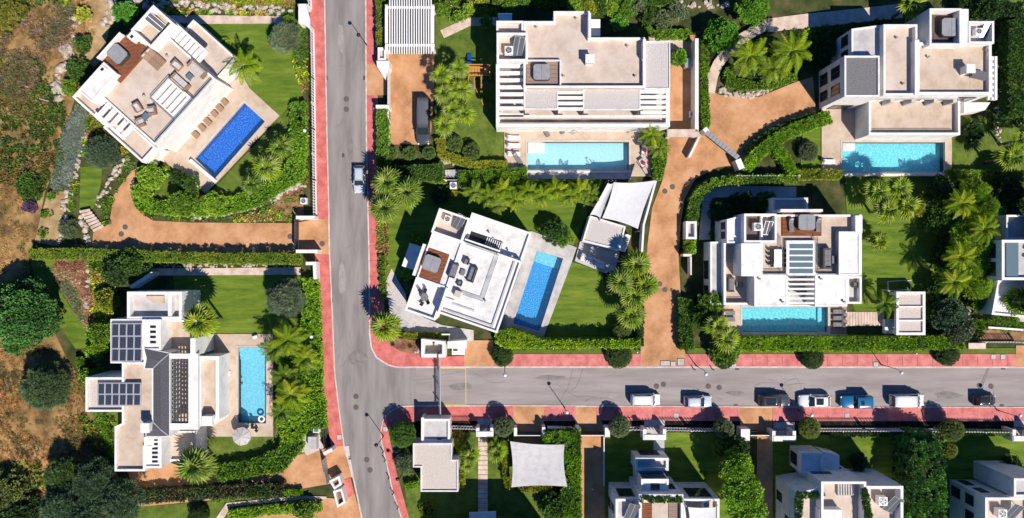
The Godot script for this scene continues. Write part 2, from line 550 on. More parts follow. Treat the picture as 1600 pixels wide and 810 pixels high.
func hedge(label: String, a: Array, wide: float, y0: float, high: float, col: Color, opt := {}) -> Node3D:
	var line := PackedVector2Array()
	for i in range(0, a.size(), 2):
		var q := w(a[i], a[i + 1], y0 + high)
		line.append(Vector2(q.x, q.z))
	var left := PackedVector2Array()
	var right := PackedVector2Array()
	for i in line.size():
		var d := (line[mini(i + 1, line.size() - 1)] - line[maxi(i - 1, 0)]).normalized()
		var n := Vector2(-d.y, d.x) * wide * 0.5
		left.append(line[i] + n)
		right.append(line[i] - n)
	right.reverse()
	left.append_array(right)
	return bush_mass(opt.get("called", "hedge"), label, "hedge", left, y0, high, col, opt)

func bed(label: String, a: Array, y0: float, high: float, col: Color, opt := {}) -> Node3D:
	return bush_mass(opt.get("called", "shrub_bed"), label, opt.get("cat", "shrubs"), poly(a, y0 + high), y0, high, col, opt)

# one mass of crown: leaf clumps over several lobes round a trunk
func tree(called: String, label: String, cat: String, u: float, v: float, rad: float, high: float, col: Color, opt := {}) -> Node3D:
	var r := RandomNumberGenerator.new()
	r.seed = hash(label)
	var kind: int = opt.get("kind", 0)
	var size: float = opt.get("size", 0.55)
	var flat: float = opt.get("flat", 0.8)
	var lobes: int = opt.get("lobes", int(9 + rad * 3))
	var y0: float = opt.get("y0", 0.05)
	var second: Color = opt.get("second", col * 0.6)
	var mid := maxf(y0 + rad * flat * 0.9, high - rad * flat)
	var at := w(u, v, mid)
	var t := thing(called, label, cat, Vector3(at.x, y0, at.z), 0.0, opt.get("group", ""))
	var wood := MB.new(true)
	var top := Vector3(r.randf_range(-.15, .15), mid - y0 + rad * .1, r.randf_range(-.15, .15))
	wood.rod(Vector3.ZERO, Vector3(top.x * .6, (mid - y0) * .6, top.z * .6), .05 + rad * .055, .03 + rad * .04)
	wood.rod(Vector3(top.x * .6, (mid - y0) * .6, top.z * .6), top, .03 + rad * .04, .02 + rad * .02)
	var places := []
	var cols := PackedColorArray()
	for l in lobes:
		var f := sqrt((l + 0.3) / lobes)
		var ang := l * 2.4 + r.randf_range(-.3, .3)
		var lr := rad * r.randf_range(.30, .46)
		var reach := (rad - lr * .75) * f
		var c := Vector3(cos(ang) * reach, (1.0 - f * f) * rad * flat * .65 + r.randf_range(-.15, .15) * rad - f * .15 * rad, sin(ang) * reach)
		wood.rod(top * .75, Vector3(0, mid - y0, 0) + c * .85, .02 + rad * .018, .012)
		var shade := r.randf_range(0.0, 1.0)
		var n := int(lr * lr * opt.get("dens", 10.0) / (size * size))
		for k in n:
			var d := Vector3(r.randfn(), absf(r.randfn()) * .9 - .35, r.randfn()).normalized()
			var p := c + Vector3(d.x, d.y * flat, d.z) * lr * r.randf_range(.72, 1.08)
			places.append(Transform3D(turn(r, d + Vector3.UP * .3, size * r.randf_range(.65, 1.15)), p + Vector3(0, mid - y0, 0)))
			cols.append(jitter(col.lerp(second, shade * .7 + r.randf() * .2), r, .25))
	part(t, "trunk", wood, M.trunk)
	leaves(t, "crown", places, cols, kind)
	return t

# clipped ball or drum of leaves
func topiary(label: String, u: float, v: float, rad: float, high: float, col: Color, opt := {}) -> Node3D:
	var r := RandomNumberGenerator.new()
	r.seed = hash(label)
	var y0: float = opt.get("y0", 0.1)
	var ry: float = opt.get("ry", rad * 0.9)
	var mid := maxf(high - ry, y0 + ry * 0.75)
	var at := w(u, v, mid)
	var t := thing(opt.get("called", "clipped_bush"), label, opt.get("cat", "bush"), Vector3(at.x, y0, at.z), 0.0, opt.get("group", ""))
	var wood := MB.new(true)
	wood.rod(Vector3.ZERO, Vector3(0, mid - y0, 0), .09, .07)
	part(t, "trunk", wood, M.trunk)
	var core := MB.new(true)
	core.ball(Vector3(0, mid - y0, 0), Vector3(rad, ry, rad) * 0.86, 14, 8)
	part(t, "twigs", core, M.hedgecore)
	var places := []
	var cols := PackedColorArray()
	var size: float = opt.get("size", 0.26)
	var n := int(rad * rad * 22.0 / (size * size) * opt.get("dens", 0.55))
	var flat: float = opt.get("power", 0.75)
	for k in n:
		var y := r.randf_range(-.75, 1.0)
		var a := r.randf() * TAU
		var s := sqrt(1.0 - y * y)
		var d := Vector3(cos(a) * s, y, sin(a) * s)
		var p := Vector3(d.x * pow(s, flat - 1.0) if s > .2 else d.x, d.y, d.z * pow(s, flat - 1.0) if s > .2 else d.z)
		p = Vector3(p.x * rad, p.y * ry, p.z * rad) * r.randf_range(.88, 1.0) * (1.0 + lumps.get_noise_3d(d.x * 22 + u, d.y * 22, d.z * 22) * .08)
		places.append(Transform3D(turn(r, d, size * r.randf_range(.7, 1.15)), p + Vector3(0, mid - y0, 0)))
		cols.append(jitter(col, r, .22))
	leaves(t, "leaves", places, cols, 1)
	return t

func scatter(called: String, label: String, cat: String, a: Array, count: int, y: float, size: float, kind: int, cols: Array, gaps := -2.0, tall := 1.0) -> void:
	var r := RandomNumberGenerator.new()
	r.seed = hash(label)
	var p := poly(a, y)
	var lo := p[0]
	var hi := p[0]
	for q in p:
		lo = lo.min(q)
		hi = hi.max(q)
	var places := []
	var colors := PackedColorArray()
	for i in count:
		var q := Vector2(r.randf_range(lo.x, hi.x), r.randf_range(lo.y, hi.y))
		var l := lumps.get_noise_2d(q.x * 1.6 + 40, q.y * 1.6)
		if not Geometry2D.is_point_in_polygon(q, p) or l < gaps + r.randf_range(-.2, .2):
			continue
		places.append(Transform3D(turn(r, Vector3.UP, size * r.randf_range(.5, 1.4)) * Basis.from_scale(Vector3(1, tall, 1)), Vector3(q.x, y + size * .05, q.y)))
		var c: Color = cols[clampi(int((l * 1.4 + .5 + r.randf_range(-.25, .25)) * cols.size()), 0, cols.size() - 1)]
		colors.append(jitter(c, r, .3))
	tag(leaves(self, called, places, colors, kind), label, cat, "", "stuff")

# ---- rocks: lumpy, half sunk, one heap per border
func rock_into(b: MB, c: Vector3, s: Vector3, r: RandomNumberGenerator) -> void:
	var rings := []
	var yaw := r.randf() * TAU
	var basis := Basis(Vector3.UP, yaw)
	for i in 4:
		var q := []
		for j in 7:
			var f: float = [0.95, 1.0, .72, .15][i] * r.randf_range(.78, 1.12)
			q.append(c + basis * Vector3(cos(TAU * j / 7) * f * s.x, [-0.35, .2, .75, .95][i] * s.y * r.randf_range(.85, 1.1), sin(TAU * j / 7) * f * s.z))
		rings.append(q)
	b.loft(rings, true, true)

func rocks(label: String, a: Array, n: int, size: float, wide: float, y := 0.05, called := "rock_border", single := 0.0) -> void:
	var r := RandomNumberGenerator.new()
	r.seed = hash(label)
	var line := poly(a, y)
	var total := 0.0
	for i in line.size() - 1:
		total += line[i].distance_to(line[i + 1])
	var t := thing(called, label, "rocks", Vector3(line[0].x, y, line[0].y))
	var small := MB.new()
	var any := false
	for k in n:
		var want := total * r.randf()
		for i in line.size() - 1:
			var len := line[i].distance_to(line[i + 1])
			if want > len:
				want -= len
				continue
			var e := (line[i + 1] - line[i]) / len
			var p := line[i] + e * want + Vector2(-e.y, e.x) * r.randf_range(-.5, .5) * wide
			var s := size * r.randf_range(.55, 1.35)
			var shape := Vector3(s * .5 * r.randf_range(.8, 1.5), s * r.randf_range(.35, .6), s * .5 * r.randf_range(.7, 1.1))
			if s > 0.62:
				var one := MB.new()
				rock_into(one, Vector3.ZERO, shape, r)
				part(t, "rock", one, M.rock, Vector3(p.x, y, p.y) - t.position)
			else:
				any = true
				rock_into(small, Vector3(p.x, y, p.y), shape, r)
			break
	if any:
		wpart(t, "small_rocks", small, M.rock).set_meta("kind", "stuff")

# ---- palms; every frond is a leaf of its own
func fan_frond(r: RandomNumberGenerator) -> ArrayMesh:
	var b := MB.new()
	b.tint(Color(.8, .85, .55))
	b.bar(Vector3.ZERO, Vector3(0, .2, .85), .045, .03)
	var n := 9
	var hub := Vector3(0, .2, .66)
	for i in n:
		var a := lerpf(-1.35, 1.35, i / float(n - 1))
		var len := 1.12 * (1.0 - .42 * pow(absf(a) / 1.35, 1.5)) * r.randf_range(.88, 1.06)
		var d := Vector3(sin(a), .06 - .1 * absf(sin(a)), cos(a))
		var s := Vector3(cos(a), 0, -sin(a))
		var mid := hub + d * len * .5
		var tip := hub + d * len + Vector3(0, -.1 - r.randf() * .16, 0)
		var g := r.randf_range(.55, 1.35)
		b.tint(Color(g, g, g))
		b.tri(hub, mid - s * .10 + Vector3(0, .07, 0), mid)
		b.tri(mid - s * .10 + Vector3(0, .07, 0), tip, mid)
		b.tint(Color(g, g, g) * .62)
		b.tri(hub, mid, mid + s * .10 + Vector3(0, .07, 0))
		b.tri(mid, tip, mid + s * .10 + Vector3(0, .07, 0))
	return b.mesh()

func feather_frond(r: RandomNumberGenerator, droop: float) -> ArrayMesh:
	var b := MB.new()
	var pts := []
	for i in 9:
		var f := i / 8.0
		pts.append(Vector3(0, .75 * f - droop * f * f * 1.5, 2.1 * f - .25 * f * f))
	b.tint(Color(.9, .95, .5))
	for i in 8:
		b.bar(pts[i], pts[i + 1], .05 - .004 * i, .03)
	for i in 30:
		var f := lerpf(.14, 1.0, i / 29.0)
		var k := mini(7, int(f * 8))
		var p: Vector3 = pts[k].lerp(pts[k + 1], f * 8 - k)
		var len := .46 * sin(PI * clampf(f * .85 + .12, 0, 1)) + .08
		for s in [-1.0, 1.0]:
			var g := r.randf_range(.6, 1.3)
			b.tint(Color(g, g, g))
			var tip := p + Vector3(s * len * .82, -len * r.randf_range(.25, .6), len * r.randf_range(.3, .6))
			var m := p.lerp(tip, .5) + Vector3(0, .05, 0)
			b.tri(p, m + Vector3(0, 0, .034), tip)
			b.tri(p, tip, m - Vector3(0, 0, .034))
	return b.mesh()

var frond_mats := []
var fan_meshes := []
var feather_meshes := []
func make_palms() -> void:
	var r := RandomNumberGenerator.new()
	r.seed = 5
	for i in 3:
		fan_meshes.append(fan_frond(r))
		feather_meshes.append(feather_frond(r, [.75, 1.0, 1.3][i]))
	var tones := [Color(.13, .23, .025), Color(.20, .32, .035), Color(.27, .39, .05), Color(.34, .44, .08), Color(.27, .41, .025), Color(.38, .50, .03), Color(.50, .55, .05)]
	for c in tones:
		var m: StandardMaterial3D = M.leaf.duplicate()
		m.resource_name = "palm leaf"
		m.albedo_color = c.linear_to_srgb()
		m.roughness = 0.42
		frond_mats.append(m)

func palm(label: String, u: float, v: float, rad: float, high: float, fan := true, opt := {}) -> Node3D:
	var r := RandomNumberGenerator.new()
	r.seed = hash(label)
	var y0: float = opt.get("y0", 0.08)
	var at := w(u, v, high)
	var t := thing("fan_palm" if fan else "feather_palm", label, "palm tree", Vector3(at.x, y0, at.z), 0.0, opt.get("group", ""))
	var h := high - y0
	var wood := MB.new(true)
	var bend := Vector3(r.randf_range(-.12, .12), 0, r.randf_range(-.12, .12)) * h * 0.3
	var last := -bend * 0.6
	for i in 5:
		var f := (i + 1) / 5.0
		var next := -bend * 0.6 * (1.0 - f) + Vector3(0, h * f - .1, 0)
		wood.rod(last, next, lerpf(.24, .15, i / 5.0), lerpf(.24, .15, f))
		last = next
	part(t, "trunk", wood, M.trunk)
	var n: int = opt.get("n", 18 if fan else 24)
	var k := rad / (1.75 if fan else 2.0)
	var tone: int = opt.get("tone", 0)
	for i in n:
		var f := (i + .5) / n
		var o := MeshInstance3D.new()
		o.name = "frond"
		var pitch := lerpf(1.05, .55, f / .35) if f < .35 else lerpf(.3, -.35, (f - .35) / .65) + r.randf_range(-.12, .12)
		if not fan:
			pitch = lerpf(1.0, -.35, f) + r.randf_range(-.15, .15)
		o.mesh = (fan_meshes if fan else feather_meshes)[(i + (0 if f < .5 else 1)) % 3]
		var pick := clampi(int(r.randf_range(0, 2.99)) + tone, 0, frond_mats.size() - 1)
		o.material_override = frond_mats[pick]
		t.add_child(o, true)
		o.transform = Transform3D(Basis(Vector3.UP, i * 2.39996 + r.randf_range(-.15, .15)) * Basis(Vector3.RIGHT, -pitch) * Basis(Vector3.BACK, r.randf_range(-.3, .3)), Vector3(0, h - .05, 0)).scaled_local(Vector3.ONE * k * r.randf_range(.85, 1.12))
	return t
# ---- furniture and small things, each built once at the origin and then copied
var P := {}
func proto(key: String, called: String, cat: String) -> Node3D:
	var t := thing(called, "", cat)
	t.set_meta("spare", true)
	P[key] = t
	return t

func boxes(list: Array) -> MB:
	var b := MB.new()
	for i in range(0, list.size(), 2):
		b.box(list[i], list[i + 1])
	return b

func lounger(key: String, frame: Material, cushion: Material, back := 0.45) -> void:
	var t := proto(key, "sun_lounger", "sun lounger")
	part(t, "frame", boxes([Vector3(0, .28, .31), Vector3(1.95, .08, .06), Vector3(0, .28, -.31), Vector3(1.95, .08, .06), Vector3(.95, .28, 0), Vector3(.06, .08, .62), Vector3(-.95, .28, 0), Vector3(.06, .08, .62)]), frame)
	for x in [-.85, .85]:
		for z in [-.3, .3]:
			part(t, "leg", boxes([Vector3(x, .12, z), Vector3(.06, .24, .06)]), frame)
	part(t, "mattress", boxes([Vector3(.28, .36, 0), Vector3(1.3, .1, .62)]), cushion)
	var b := MB.new()
	b.solid(Vector3(-.66, .36 + back * .5, 0), Vector3(-.32, back * .5, 0), Vector3(.05, .05, 0), Vector3(0, 0, .31))
	part(t, "backrest", b, cushion)
	var p := MB.new(true)
	p.ball(Vector3(-.84, .44 + back * .85, 0), Vector3(.14, .08, .24), 8, 5)
	part(t, "pillow", p, M.lightfabric)

func seat(key: String, called: String, cat: String, wide: float, frame: Material, cushion: Material, n: int) -> void:
	var t := proto(key, called, cat)
	part(t, "base", boxes([Vector3(0, .18, 0), Vector3(.82, .24, wide)]), frame)
	part(t, "backrest", boxes([Vector3(-.38, .45, 0), Vector3(.14, .5, wide)]), frame)
	for s in [-1, 1]:
		part(t, "armrest", boxes([Vector3(.03, .42, s * (wide / 2 - .07)), Vector3(.78, .34, .14)]), frame)
	for i in n:
		var z := (i + .5) / n * (wide - .3) - (wide - .3) / 2
		part(t, "seat_cushion", boxes([Vector3(.05, .36, z), Vector3(.66, .14, (wide - .34) / n)]), cushion)
		var b := MB.new()
		b.solid(Vector3(-.25, .52, z), Vector3(.07, 0, 0), Vector3(-.06, .17, 0), Vector3(0, 0, (wide - .4) / n / 2))
		part(t, "back_cushion", b, cushion)

func table(key: String, called: String, cat: String, x: float, z: float, y: float, top: Material, leg: Material, round_top := false) -> void:
	var t := proto(key, called, cat)
	if round_top:
		var b := MB.new()
		b.rod(Vector3(0, y - .05, 0), Vector3(0, y, 0), x / 2, x / 2, 20)
		part(t, "tabletop", b, top)
		var s := MB.new()
		s.rod(Vector3.ZERO, Vector3(0, .04, 0), x * .28, x * .25, 14)
		s.rod(Vector3(0, .04, 0), Vector3(0, y - .05, 0), .05, .05)
		part(t, "pedestal", s, leg)
		return
	part(t, "tabletop", boxes([Vector3(0, y - .03, 0), Vector3(x, .06, z)]), top)
	for i in [-1, 1]:
		for k in [-1, 1]:
			part(t, "leg", boxes([Vector3(i * (x / 2 - .05), (y - .06) / 2, k * (z / 2 - .05)), Vector3(.06, y - .06, .06)]), leg)

func chair(key: String, m: Material) -> void:
	var t := proto(key, "dining_chair", "chair")
	part(t, "seat", boxes([Vector3(0, .45, 0), Vector3(.46, .06, .48)]), m)
	var b := MB.new()
	b.solid(Vector3(-.26, .68, 0), Vector3(.02, .01, 0), Vector3(-.06, .24, 0), Vector3(0, 0, .23))
	part(t, "backrest", b, m)
	for x in [-.2, .2]:
		for z in [-.2, .2]:
			part(t, "leg", boxes([Vector3(x, .21, z), Vector3(.04, .42, .04)]), m)

func make_furniture() -> void:
	lounger("lounger_tan", M.tan, M.tan)
	lounger("lounger_white", M.whitemetal, M.whitefabric)
	lounger("lounger_dark", M.darkmetal, M.greyfabric, .6)
	lounger("lounger_grey", M.greywood, M.greyfabric)
	seat("sofa_tan", "sofa", "sofa", 1.9, M.tan, M.lightfabric, 3)
	seat("sofa_grey", "sofa", "sofa", 1.9, M.darkmetal, M.greyfabric, 3)
	seat("chair_tan", "armchair", "armchair", .85, M.tan, M.lightfabric, 1)
	seat("chair_grey", "armchair", "armchair", .85, M.darkmetal, M.greyfabric, 1)
	seat("daybed", "daybed", "daybed", 1.5, M.lightfabric, M.whitefabric, 2)
	table("table_tan", "coffee_table", "table", .75, .75, .4, M.bluepane, M.tan)
	table("table_grey", "coffee_table", "table", 1.0, .8, .4, M.greyfabric, M.darkmetal)
	table("table_white", "dining_table", "table", 2.6, 1.15, .75, M.whitemetal, M.whitemetal)
	table("table_round", "round_table", "table", 1.15, 1.15, .74, M.greyfabric, M.darkmetal, true)
	table("table_little", "side_table", "table", .55, .55, .45, M.tan, M.tan, true)
	chair("chair_black", M.black)
	var t := proto("tub", "hot_tub", "hot tub")
	var b := MB.new()
	b.prism(inset(PackedVector2Array([Vector2(-1.25, -.9), Vector2(-.95, -1.15), Vector2(.95, -1.15), Vector2(1.25, -.9), Vector2(1.25, .9), Vector2(.95, 1.15), Vector2(-.95, 1.15), Vector2(-1.25, .9)]), .02), 0, .82)
	part(t, "shell", b, M.darkmetal)
	for s in [-1, 1]:
		var c := MB.new()
		var q := PackedVector2Array([Vector2(s * .015, -1.12), Vector2(s * .92, -1.12), Vector2(s * 1.2, -.86), Vector2(s * 1.2, .86), Vector2(s * .92, 1.12), Vector2(s * .015, 1.12)])
		c.prism(q, .82, .93)
		part(t, "cover", c, M.tubcover)
	t = proto("ac", "air_conditioner", "air conditioner")
	part(t, "casing", boxes([Vector3(0, .45, 0), Vector3(.95, .8, .95)]), M.whitemetal)
	for x in [-.35, .35]:
		part(t, "foot", boxes([Vector3(x, .025, 0), Vector3(.1, .05, .9)]), M.darkmetal)
	b = MB.new()
	b.rod(Vector3(0, .85, 0), Vector3(0, .87, 0), .36, .36, 18)
	var fan := part(t, "fan_opening", b, M.darkmetal)
	b = MB.new()
	for i in 5:
		b.bar(Vector3(0, .885, 0), Vector3(cos(TAU * i / 5) * .32, .885, sin(TAU * i / 5) * .32), .12, .015)
	part(fan, "fan_blades", b, M.steel)
	b = MB.new()
	for i in 24:
		b.bar(Vector3(cos(TAU * i / 24), 0, sin(TAU * i / 24)) * .38 + Vector3(0, .9, 0), Vector3(cos(TAU * (i + 1) / 24), 0, sin(TAU * (i + 1) / 24)) * .38 + Vector3(0, .9, 0), .04, .03)
	part(fan, "fan_ring", b, M.whitemetal)
	t = proto("collector", "solar_collector", "solar panel")
	b = MB.new()
	b.solid(Vector3(0, .62, 0), Vector3(.52, 0, 0), Vector3(0, .03, .0), Vector3(0, -.45, .88))
	part(t, "frame", b, M.alu)
	for s in [-1, 1]:
		b = MB.new()
		b.solid(Vector3(s * .25, .665, 0), Vector3(.22, 0, 0), Vector3(0, .01, 0), Vector3(0, -.43, .84))
		part(t, "glass_panel", b, M.collector)
	for q in [[Vector3(.45, .45, -.6), Vector3(.05, .9, .05)], [Vector3(-.45, .45, -.6), Vector3(.05, .9, .05)], [Vector3(0, .1, .75), Vector3(1.0, .2, .05)]]:
		part(t, "support", boxes(q), M.alu)
	t = proto("manhole", "manhole_cover", "manhole cover")
	b = MB.new()
	b.rod(Vector3(0, -.02, 0), Vector3(0, .012, 0), .42, .42, 20)
	part(t, "rim", b, M.iron)
	b = MB.new()
	b.rod(Vector3(0, .0, 0), Vector3(0, .02, 0), .34, .34, 18)
	for i in 4:
		b.bar(Vector3(-.26, .026, -.21 + i * .14), Vector3(.26, .026, -.21 + i * .14), .05, .016)
	part(t, "lid", b, M.iron)
	t = proto("hatch", "utility_hatch", "utility cover")
	part(t, "frame", boxes([Vector3(0, 0, 0), Vector3(.8, .02, .8)]), M.iron)
	part(t, "lid", boxes([Vector3(-.18, .012, 0), Vector3(.34, .012, .7), Vector3(.18, .012, 0), Vector3(.34, .012, .7)]), M.greystone)
	t = proto("drain", "storm_drain", "drain")
	part(t, "frame", boxes([Vector3(0, 0, 0), Vector3(.62, .02, .36)]), M.iron)
	b = MB.new()
	for i in 6:
		b.box(Vector3(-.25 + i * .1, .016, 0), Vector3(.045, .014, .3))
	part(t, "grating", b, M.darkmetal)
	t = proto("bollard", "bollard", "bollard")
	b = MB.new(true)
	b.rod(Vector3.ZERO, Vector3(0, .8, 0), .09, .07, 10)
	part(t, "post", b, M.black)
	b = MB.new(true)
	b.ball(Vector3(0, .86, 0), Vector3(.1, .1, .1))
	part(t, "cap", b, M.black)
	t = proto("lamp", "garden_lamp", "lamp")
	b = MB.new()
	b.rod(Vector3.ZERO, Vector3(0, .5, 0), .035, .035)
	part(t, "post", b, M.steel)
	b = MB.new(true)
	b.ball(Vector3(0, .6, 0), Vector3(.14, .14, .14))
	part(t, "globe", b, M.lampglass)
	t = proto("chimney", "chimney", "chimney")
	part(t, "stack", boxes([Vector3(0, .75, 0), Vector3(1.1, 1.5, 1.1)]), M.white)
	part(t, "cap", boxes([Vector3(0, 1.58, 0), Vector3(1.3, .12, 1.3)]), M.white)
	for i in 4:
		part(t, "vent", boxes([Vector3(-.42 + i * .28, 1.2, .56), Vector3(.16, .4, .03)]), M.darkmetal)

func street_lamp(label: String, u: float, v: float, high: float, arm: Vector2, head: Material, y0 := 0.14) -> void:
	var t := thing("street_lamp", label, "street lamp", w(u, v, y0), 0.0, "street lamps along both roads")
	var b := MB.new(true)
	b.rod(Vector3.ZERO, Vector3(0, .7, 0), .11, .09)
	part(t, "base", b, M.black)
	b = MB.new(true)
	b.rod(Vector3(0, .7, 0), Vector3(0, high, 0), .06, .045)
	part(t, "pole", b, M.black)
	var e := Vector3(arm.x, high + .15, arm.y)
	b = MB.new()
	b.rod(Vector3(0, high - .05, 0), e, .035, .03)
	part(t, "arm", b, M.black)
	b = MB.new(true)
	b.rod(e - Vector3(0, .1, 0), e + Vector3(0, .12, 0), .30, .16, 14)
	part(t, "lamp_hood", b, head)
	b = MB.new(true)
	b.ball(e - Vector3(0, .12, 0), Vector3(.2, .16, .2))
	part(t, "lamp_globe", b, M.lampglass)

# ---- cars, lofted along their length; +x is forward
func car(called: String, label: String, cat: String, at: Vector3, yaw: float, m: Material, s: Dictionary, group := "cars parked along the south kerb") -> Node3D:
	var t := thing(called, label, cat, at, yaw, group)
	var L: float = s.L
	var W: float = s.W
	var belt: float = s.belt
	var hood: float = s.get("hood", belt - .06)
	var c0: float = s.c0
	var c1: float = s.c1
	var stations := [[-L / 2, belt * .62, .80], [-L / 2 + .08, belt * .86, .90], [-L / 2 + .32, belt - .02, .97], [c0, belt, 1.0], [c1 - .2, belt, 1.0], [c1 + .25, hood + .03, 1.0], [L / 2 - .55, hood - .06, .96], [L / 2 - .16, hood - .18, .86], [L / 2 - .02, hood - .36, .74], [L / 2, hood * .55, .70]]
	var rings := []
	for q in stations:
		var h: float = q[2] * W / 2
		var y: float = q[1]
		rings.append([Vector3(q[0], .26, h * .92), Vector3(q[0], .48, h), Vector3(q[0], y - .16, h), Vector3(q[0], y - .04, h * .95), Vector3(q[0], y, h * .84), Vector3(q[0], y + .025, 0), Vector3(q[0], y, -h * .84), Vector3(q[0], y - .04, -h * .95), Vector3(q[0], y - .16, -h), Vector3(q[0], .48, -h), Vector3(q[0], .26, -h * .92)])
	var b := MB.new(true)
	b.loft(rings)
	part(t, "body", b, m)
	var roof: float = s.roof
	var r0: float = s.r0
	var r1: float = s.r1
	var hw := W / 2 * .90
	var rw := W / 2 * float(s.get("tumble", .74))
	var f := [Vector3(c0, belt - .01, 0), Vector3(r0, roof, 0), Vector3(r1, roof, 0), Vector3(c1, belt - .01, 0)]
	var Z := func(p: Vector3, z: float) -> Vector3: return Vector3(p.x, p.y, z)
	var glass := MB.new()
	glass.quad(Z.call(f[3], hw), Z.call(f[3], -hw), Z.call(f[2], -rw), Z.call(f[2], rw))
	part(t, "windscreen", glass, M.glass)
	glass = MB.new()
	glass.quad(Z.call(f[0], -hw), Z.call(f[0], hw), Z.call(f[1], rw), Z.call(f[1], -rw))
	part(t, "rear_window", glass, m if s.get("panel_rear", false) else M.glass)
	for side in [-1.0, 1.0]:
		glass = MB.new()
		glass.quad(Z.call(f[0], side * hw), Z.call(f[3], side * hw), Z.call(f[2], side * rw), Z.call(f[1], side * rw))
		part(t, "side_window", glass, M.glass)
	var pil := MB.new()
	for side in [-1.0, 1.0]:
		for e in [[f[0], f[1]], [f[3], f[2]], [f[0].lerp(f[3], .5), f[1].lerp(f[2], .5)]]:
			pil.bar(Z.call(e[0], side * (hw + .004)), Z.call(e[1], side * (rw + .004)), .10, .05)
		if s.get("panel_sides", false):
			var a: Vector3 = f[0].lerp(f[3], .02)
			var c: Vector3 = f[0].lerp(f[3], .66)
			var d: Vector3 = f[1].lerp(f[2], .66)
			pil.quad(Z.call(a, side * (hw + .012)), Z.call(c, side * (hw + .012)), Z.call(d, side * (rw + .012)), Z.call(f[1], side * (rw + .012)))
	part(t, "pillars", pil, m)
	rings = []
	for i in 7:
		var x := lerpf(r0 - .03, r1 + .03, i / 6.0)
		var k := 1.0 - .07 * pow(absf(i - 3) / 3.0, 3)
		var drop := .05 * pow(absf(i - 3) / 3.0, 3)
		rings.append([Vector3(x, roof - .03, rw * k + .02), Vector3(x, roof + .03 - drop, rw * k - .03), Vector3(x, roof + .065 - drop, rw * .5), Vector3(x, roof + .075 - drop, 0), Vector3(x, roof + .065 - drop, -rw * .5), Vector3(x, roof + .03 - drop, -rw * k + .03), Vector3(x, roof - .03, -rw * k - .02)])
	b = MB.new(true)
	b.loft(rings)
	var top := part(t, "roof", b, s.get("roof_mat", m))
	if s.has("sunroof"):
		b = MB.new()
		b.box(Vector3(lerpf(r0, r1, s.sunroof[0]), roof + .078, 0), Vector3(s.sunroof[1], .02, rw * s.sunroof[2]))
		part(top, "sunroof", b, M.glass)
	if s.get("rails", false):
		for side in [-1.0, 1.0]:
			b = MB.new()
			b.bar(Vector3(r0 + .15, roof + .1, side * rw * .88), Vector3(r1 - .25, roof + .1, side * rw * .88), .05, .05)
			part(top, "roof_rail", b, M.darkmetal)
	for x in [-L * .31, L * .315]:
		for side in [-1.0, 1.0]:
			b = MB.new(true)
			b.rod(Vector3(x, .33, side * (W / 2 - .2)), Vector3(x, .33, side * (W / 2 + .015)), .33, .33, 16)
			var wheel := part(t, "wheel", b, M.tyre)
			b = MB.new()
			b.rod(Vector3(x, .33, side * (W / 2 - .05)), Vector3(x, .33, side * (W / 2 + .025)), .2, .19, 12)
			part(wheel, "rim", b, M.rim)
	for side in [-1.0, 1.0]:
		b = MB.new(true)
		b.ball(Vector3(L / 2 - .16, hood - .26, side * W * .36), Vector3(.17, .1, .17))
		part(t, "headlight", b, M.headlight)
		b = MB.new(true)
		b.ball(Vector3(-L / 2 + .1, belt * .78, side * W * .39), Vector3(.1, .13, .12))
		part(t, "tail_light", b, M.taillight)
		b = MB.new(true)
		b.ball(Vector3(c1 - .25, belt + .06, side * (W / 2 + .09)), Vector3(.09, .08, .13))
		part(t, "mirror", b, m)
		b = MB.new()
		b.bar(Vector3(c1 + .1, belt + .03, side * .12), Vector3(c1 - .02, belt + .045, side * .62), .03, .02)
		part(t, "wiper", b, M.black)
	for x in [-L / 2 - .02, L / 2 + .01]:
		part(t, "bumper", boxes([Vector3(x, .42, 0), Vector3(.1, .2, W * .68)]), M.darkmetal)
	return t

# ---- buildings
func house(called: String, label: String, u: float, v: float) -> Node3D:
	return thing(called, label, "house", w(u, v, 6.0) * Vector3(1, 0, 1))

# walls up to a parapet and a floor inside it
func block(t: Node3D, a: Array, y0: float, top: float, floor_y: float, thick: float, wm: Material, fm: Material) -> MeshInstance3D:
	var p := poly(a, top)
	if not Geometry2D.is_polygon_clockwise(p):
		p.reverse()
	var q := inset(p, -thick)
	if absf(area(q)) > absf(area(p)):
		q = inset(p, thick)
	var b := MB.new()
	b.ring(p, q, y0, floor_y - .05, top)
	var o := wpart(t, "wall", b, wm)
	b = MB.new()
	b.prism(inset(q, 0.0), floor_y - .2, floor_y)
	wpart(t, "roof_deck", b, fm)
	return o

func area(p: PackedVector2Array) -> float:
	var s := 0.0
	for i in p.size():
		s += p[i].cross(p[(i + 1) % p.size()])
	return s / 2

func slab(t: Node3D, called: String, a: Array, y0: float, y1: float, m: Material) -> MeshInstance3D:
	var b := MB.new()
	b.prism(poly(a, y1), y0, y1)
	return wpart(t, called, b, m)

# parallel beams across a four-cornered opening: corner order a, b, c, d; beams run from side ab to side dc
func beams(t: Node3D, called: String, a: Array, n: int, wide: float, high: float, y: float, m: Material, ends := false) -> void:
	var c := [w(a[0], a[1], y), w(a[2], a[3], y), w(a[4], a[5], y), w(a[6], a[7], y)]
	for i in n:
		var f := float(i) / (n - 1) if ends else (i + .5) / n
		var b := MB.new()
		var p: Vector3 = c[0].lerp(c[1], f)
		var q: Vector3 = c[3].lerp(c[2], f)
		b.bar(p - Vector3.UP * high / 2, q - Vector3.UP * high / 2, wide, high)
		wpart(t, called, b, m)

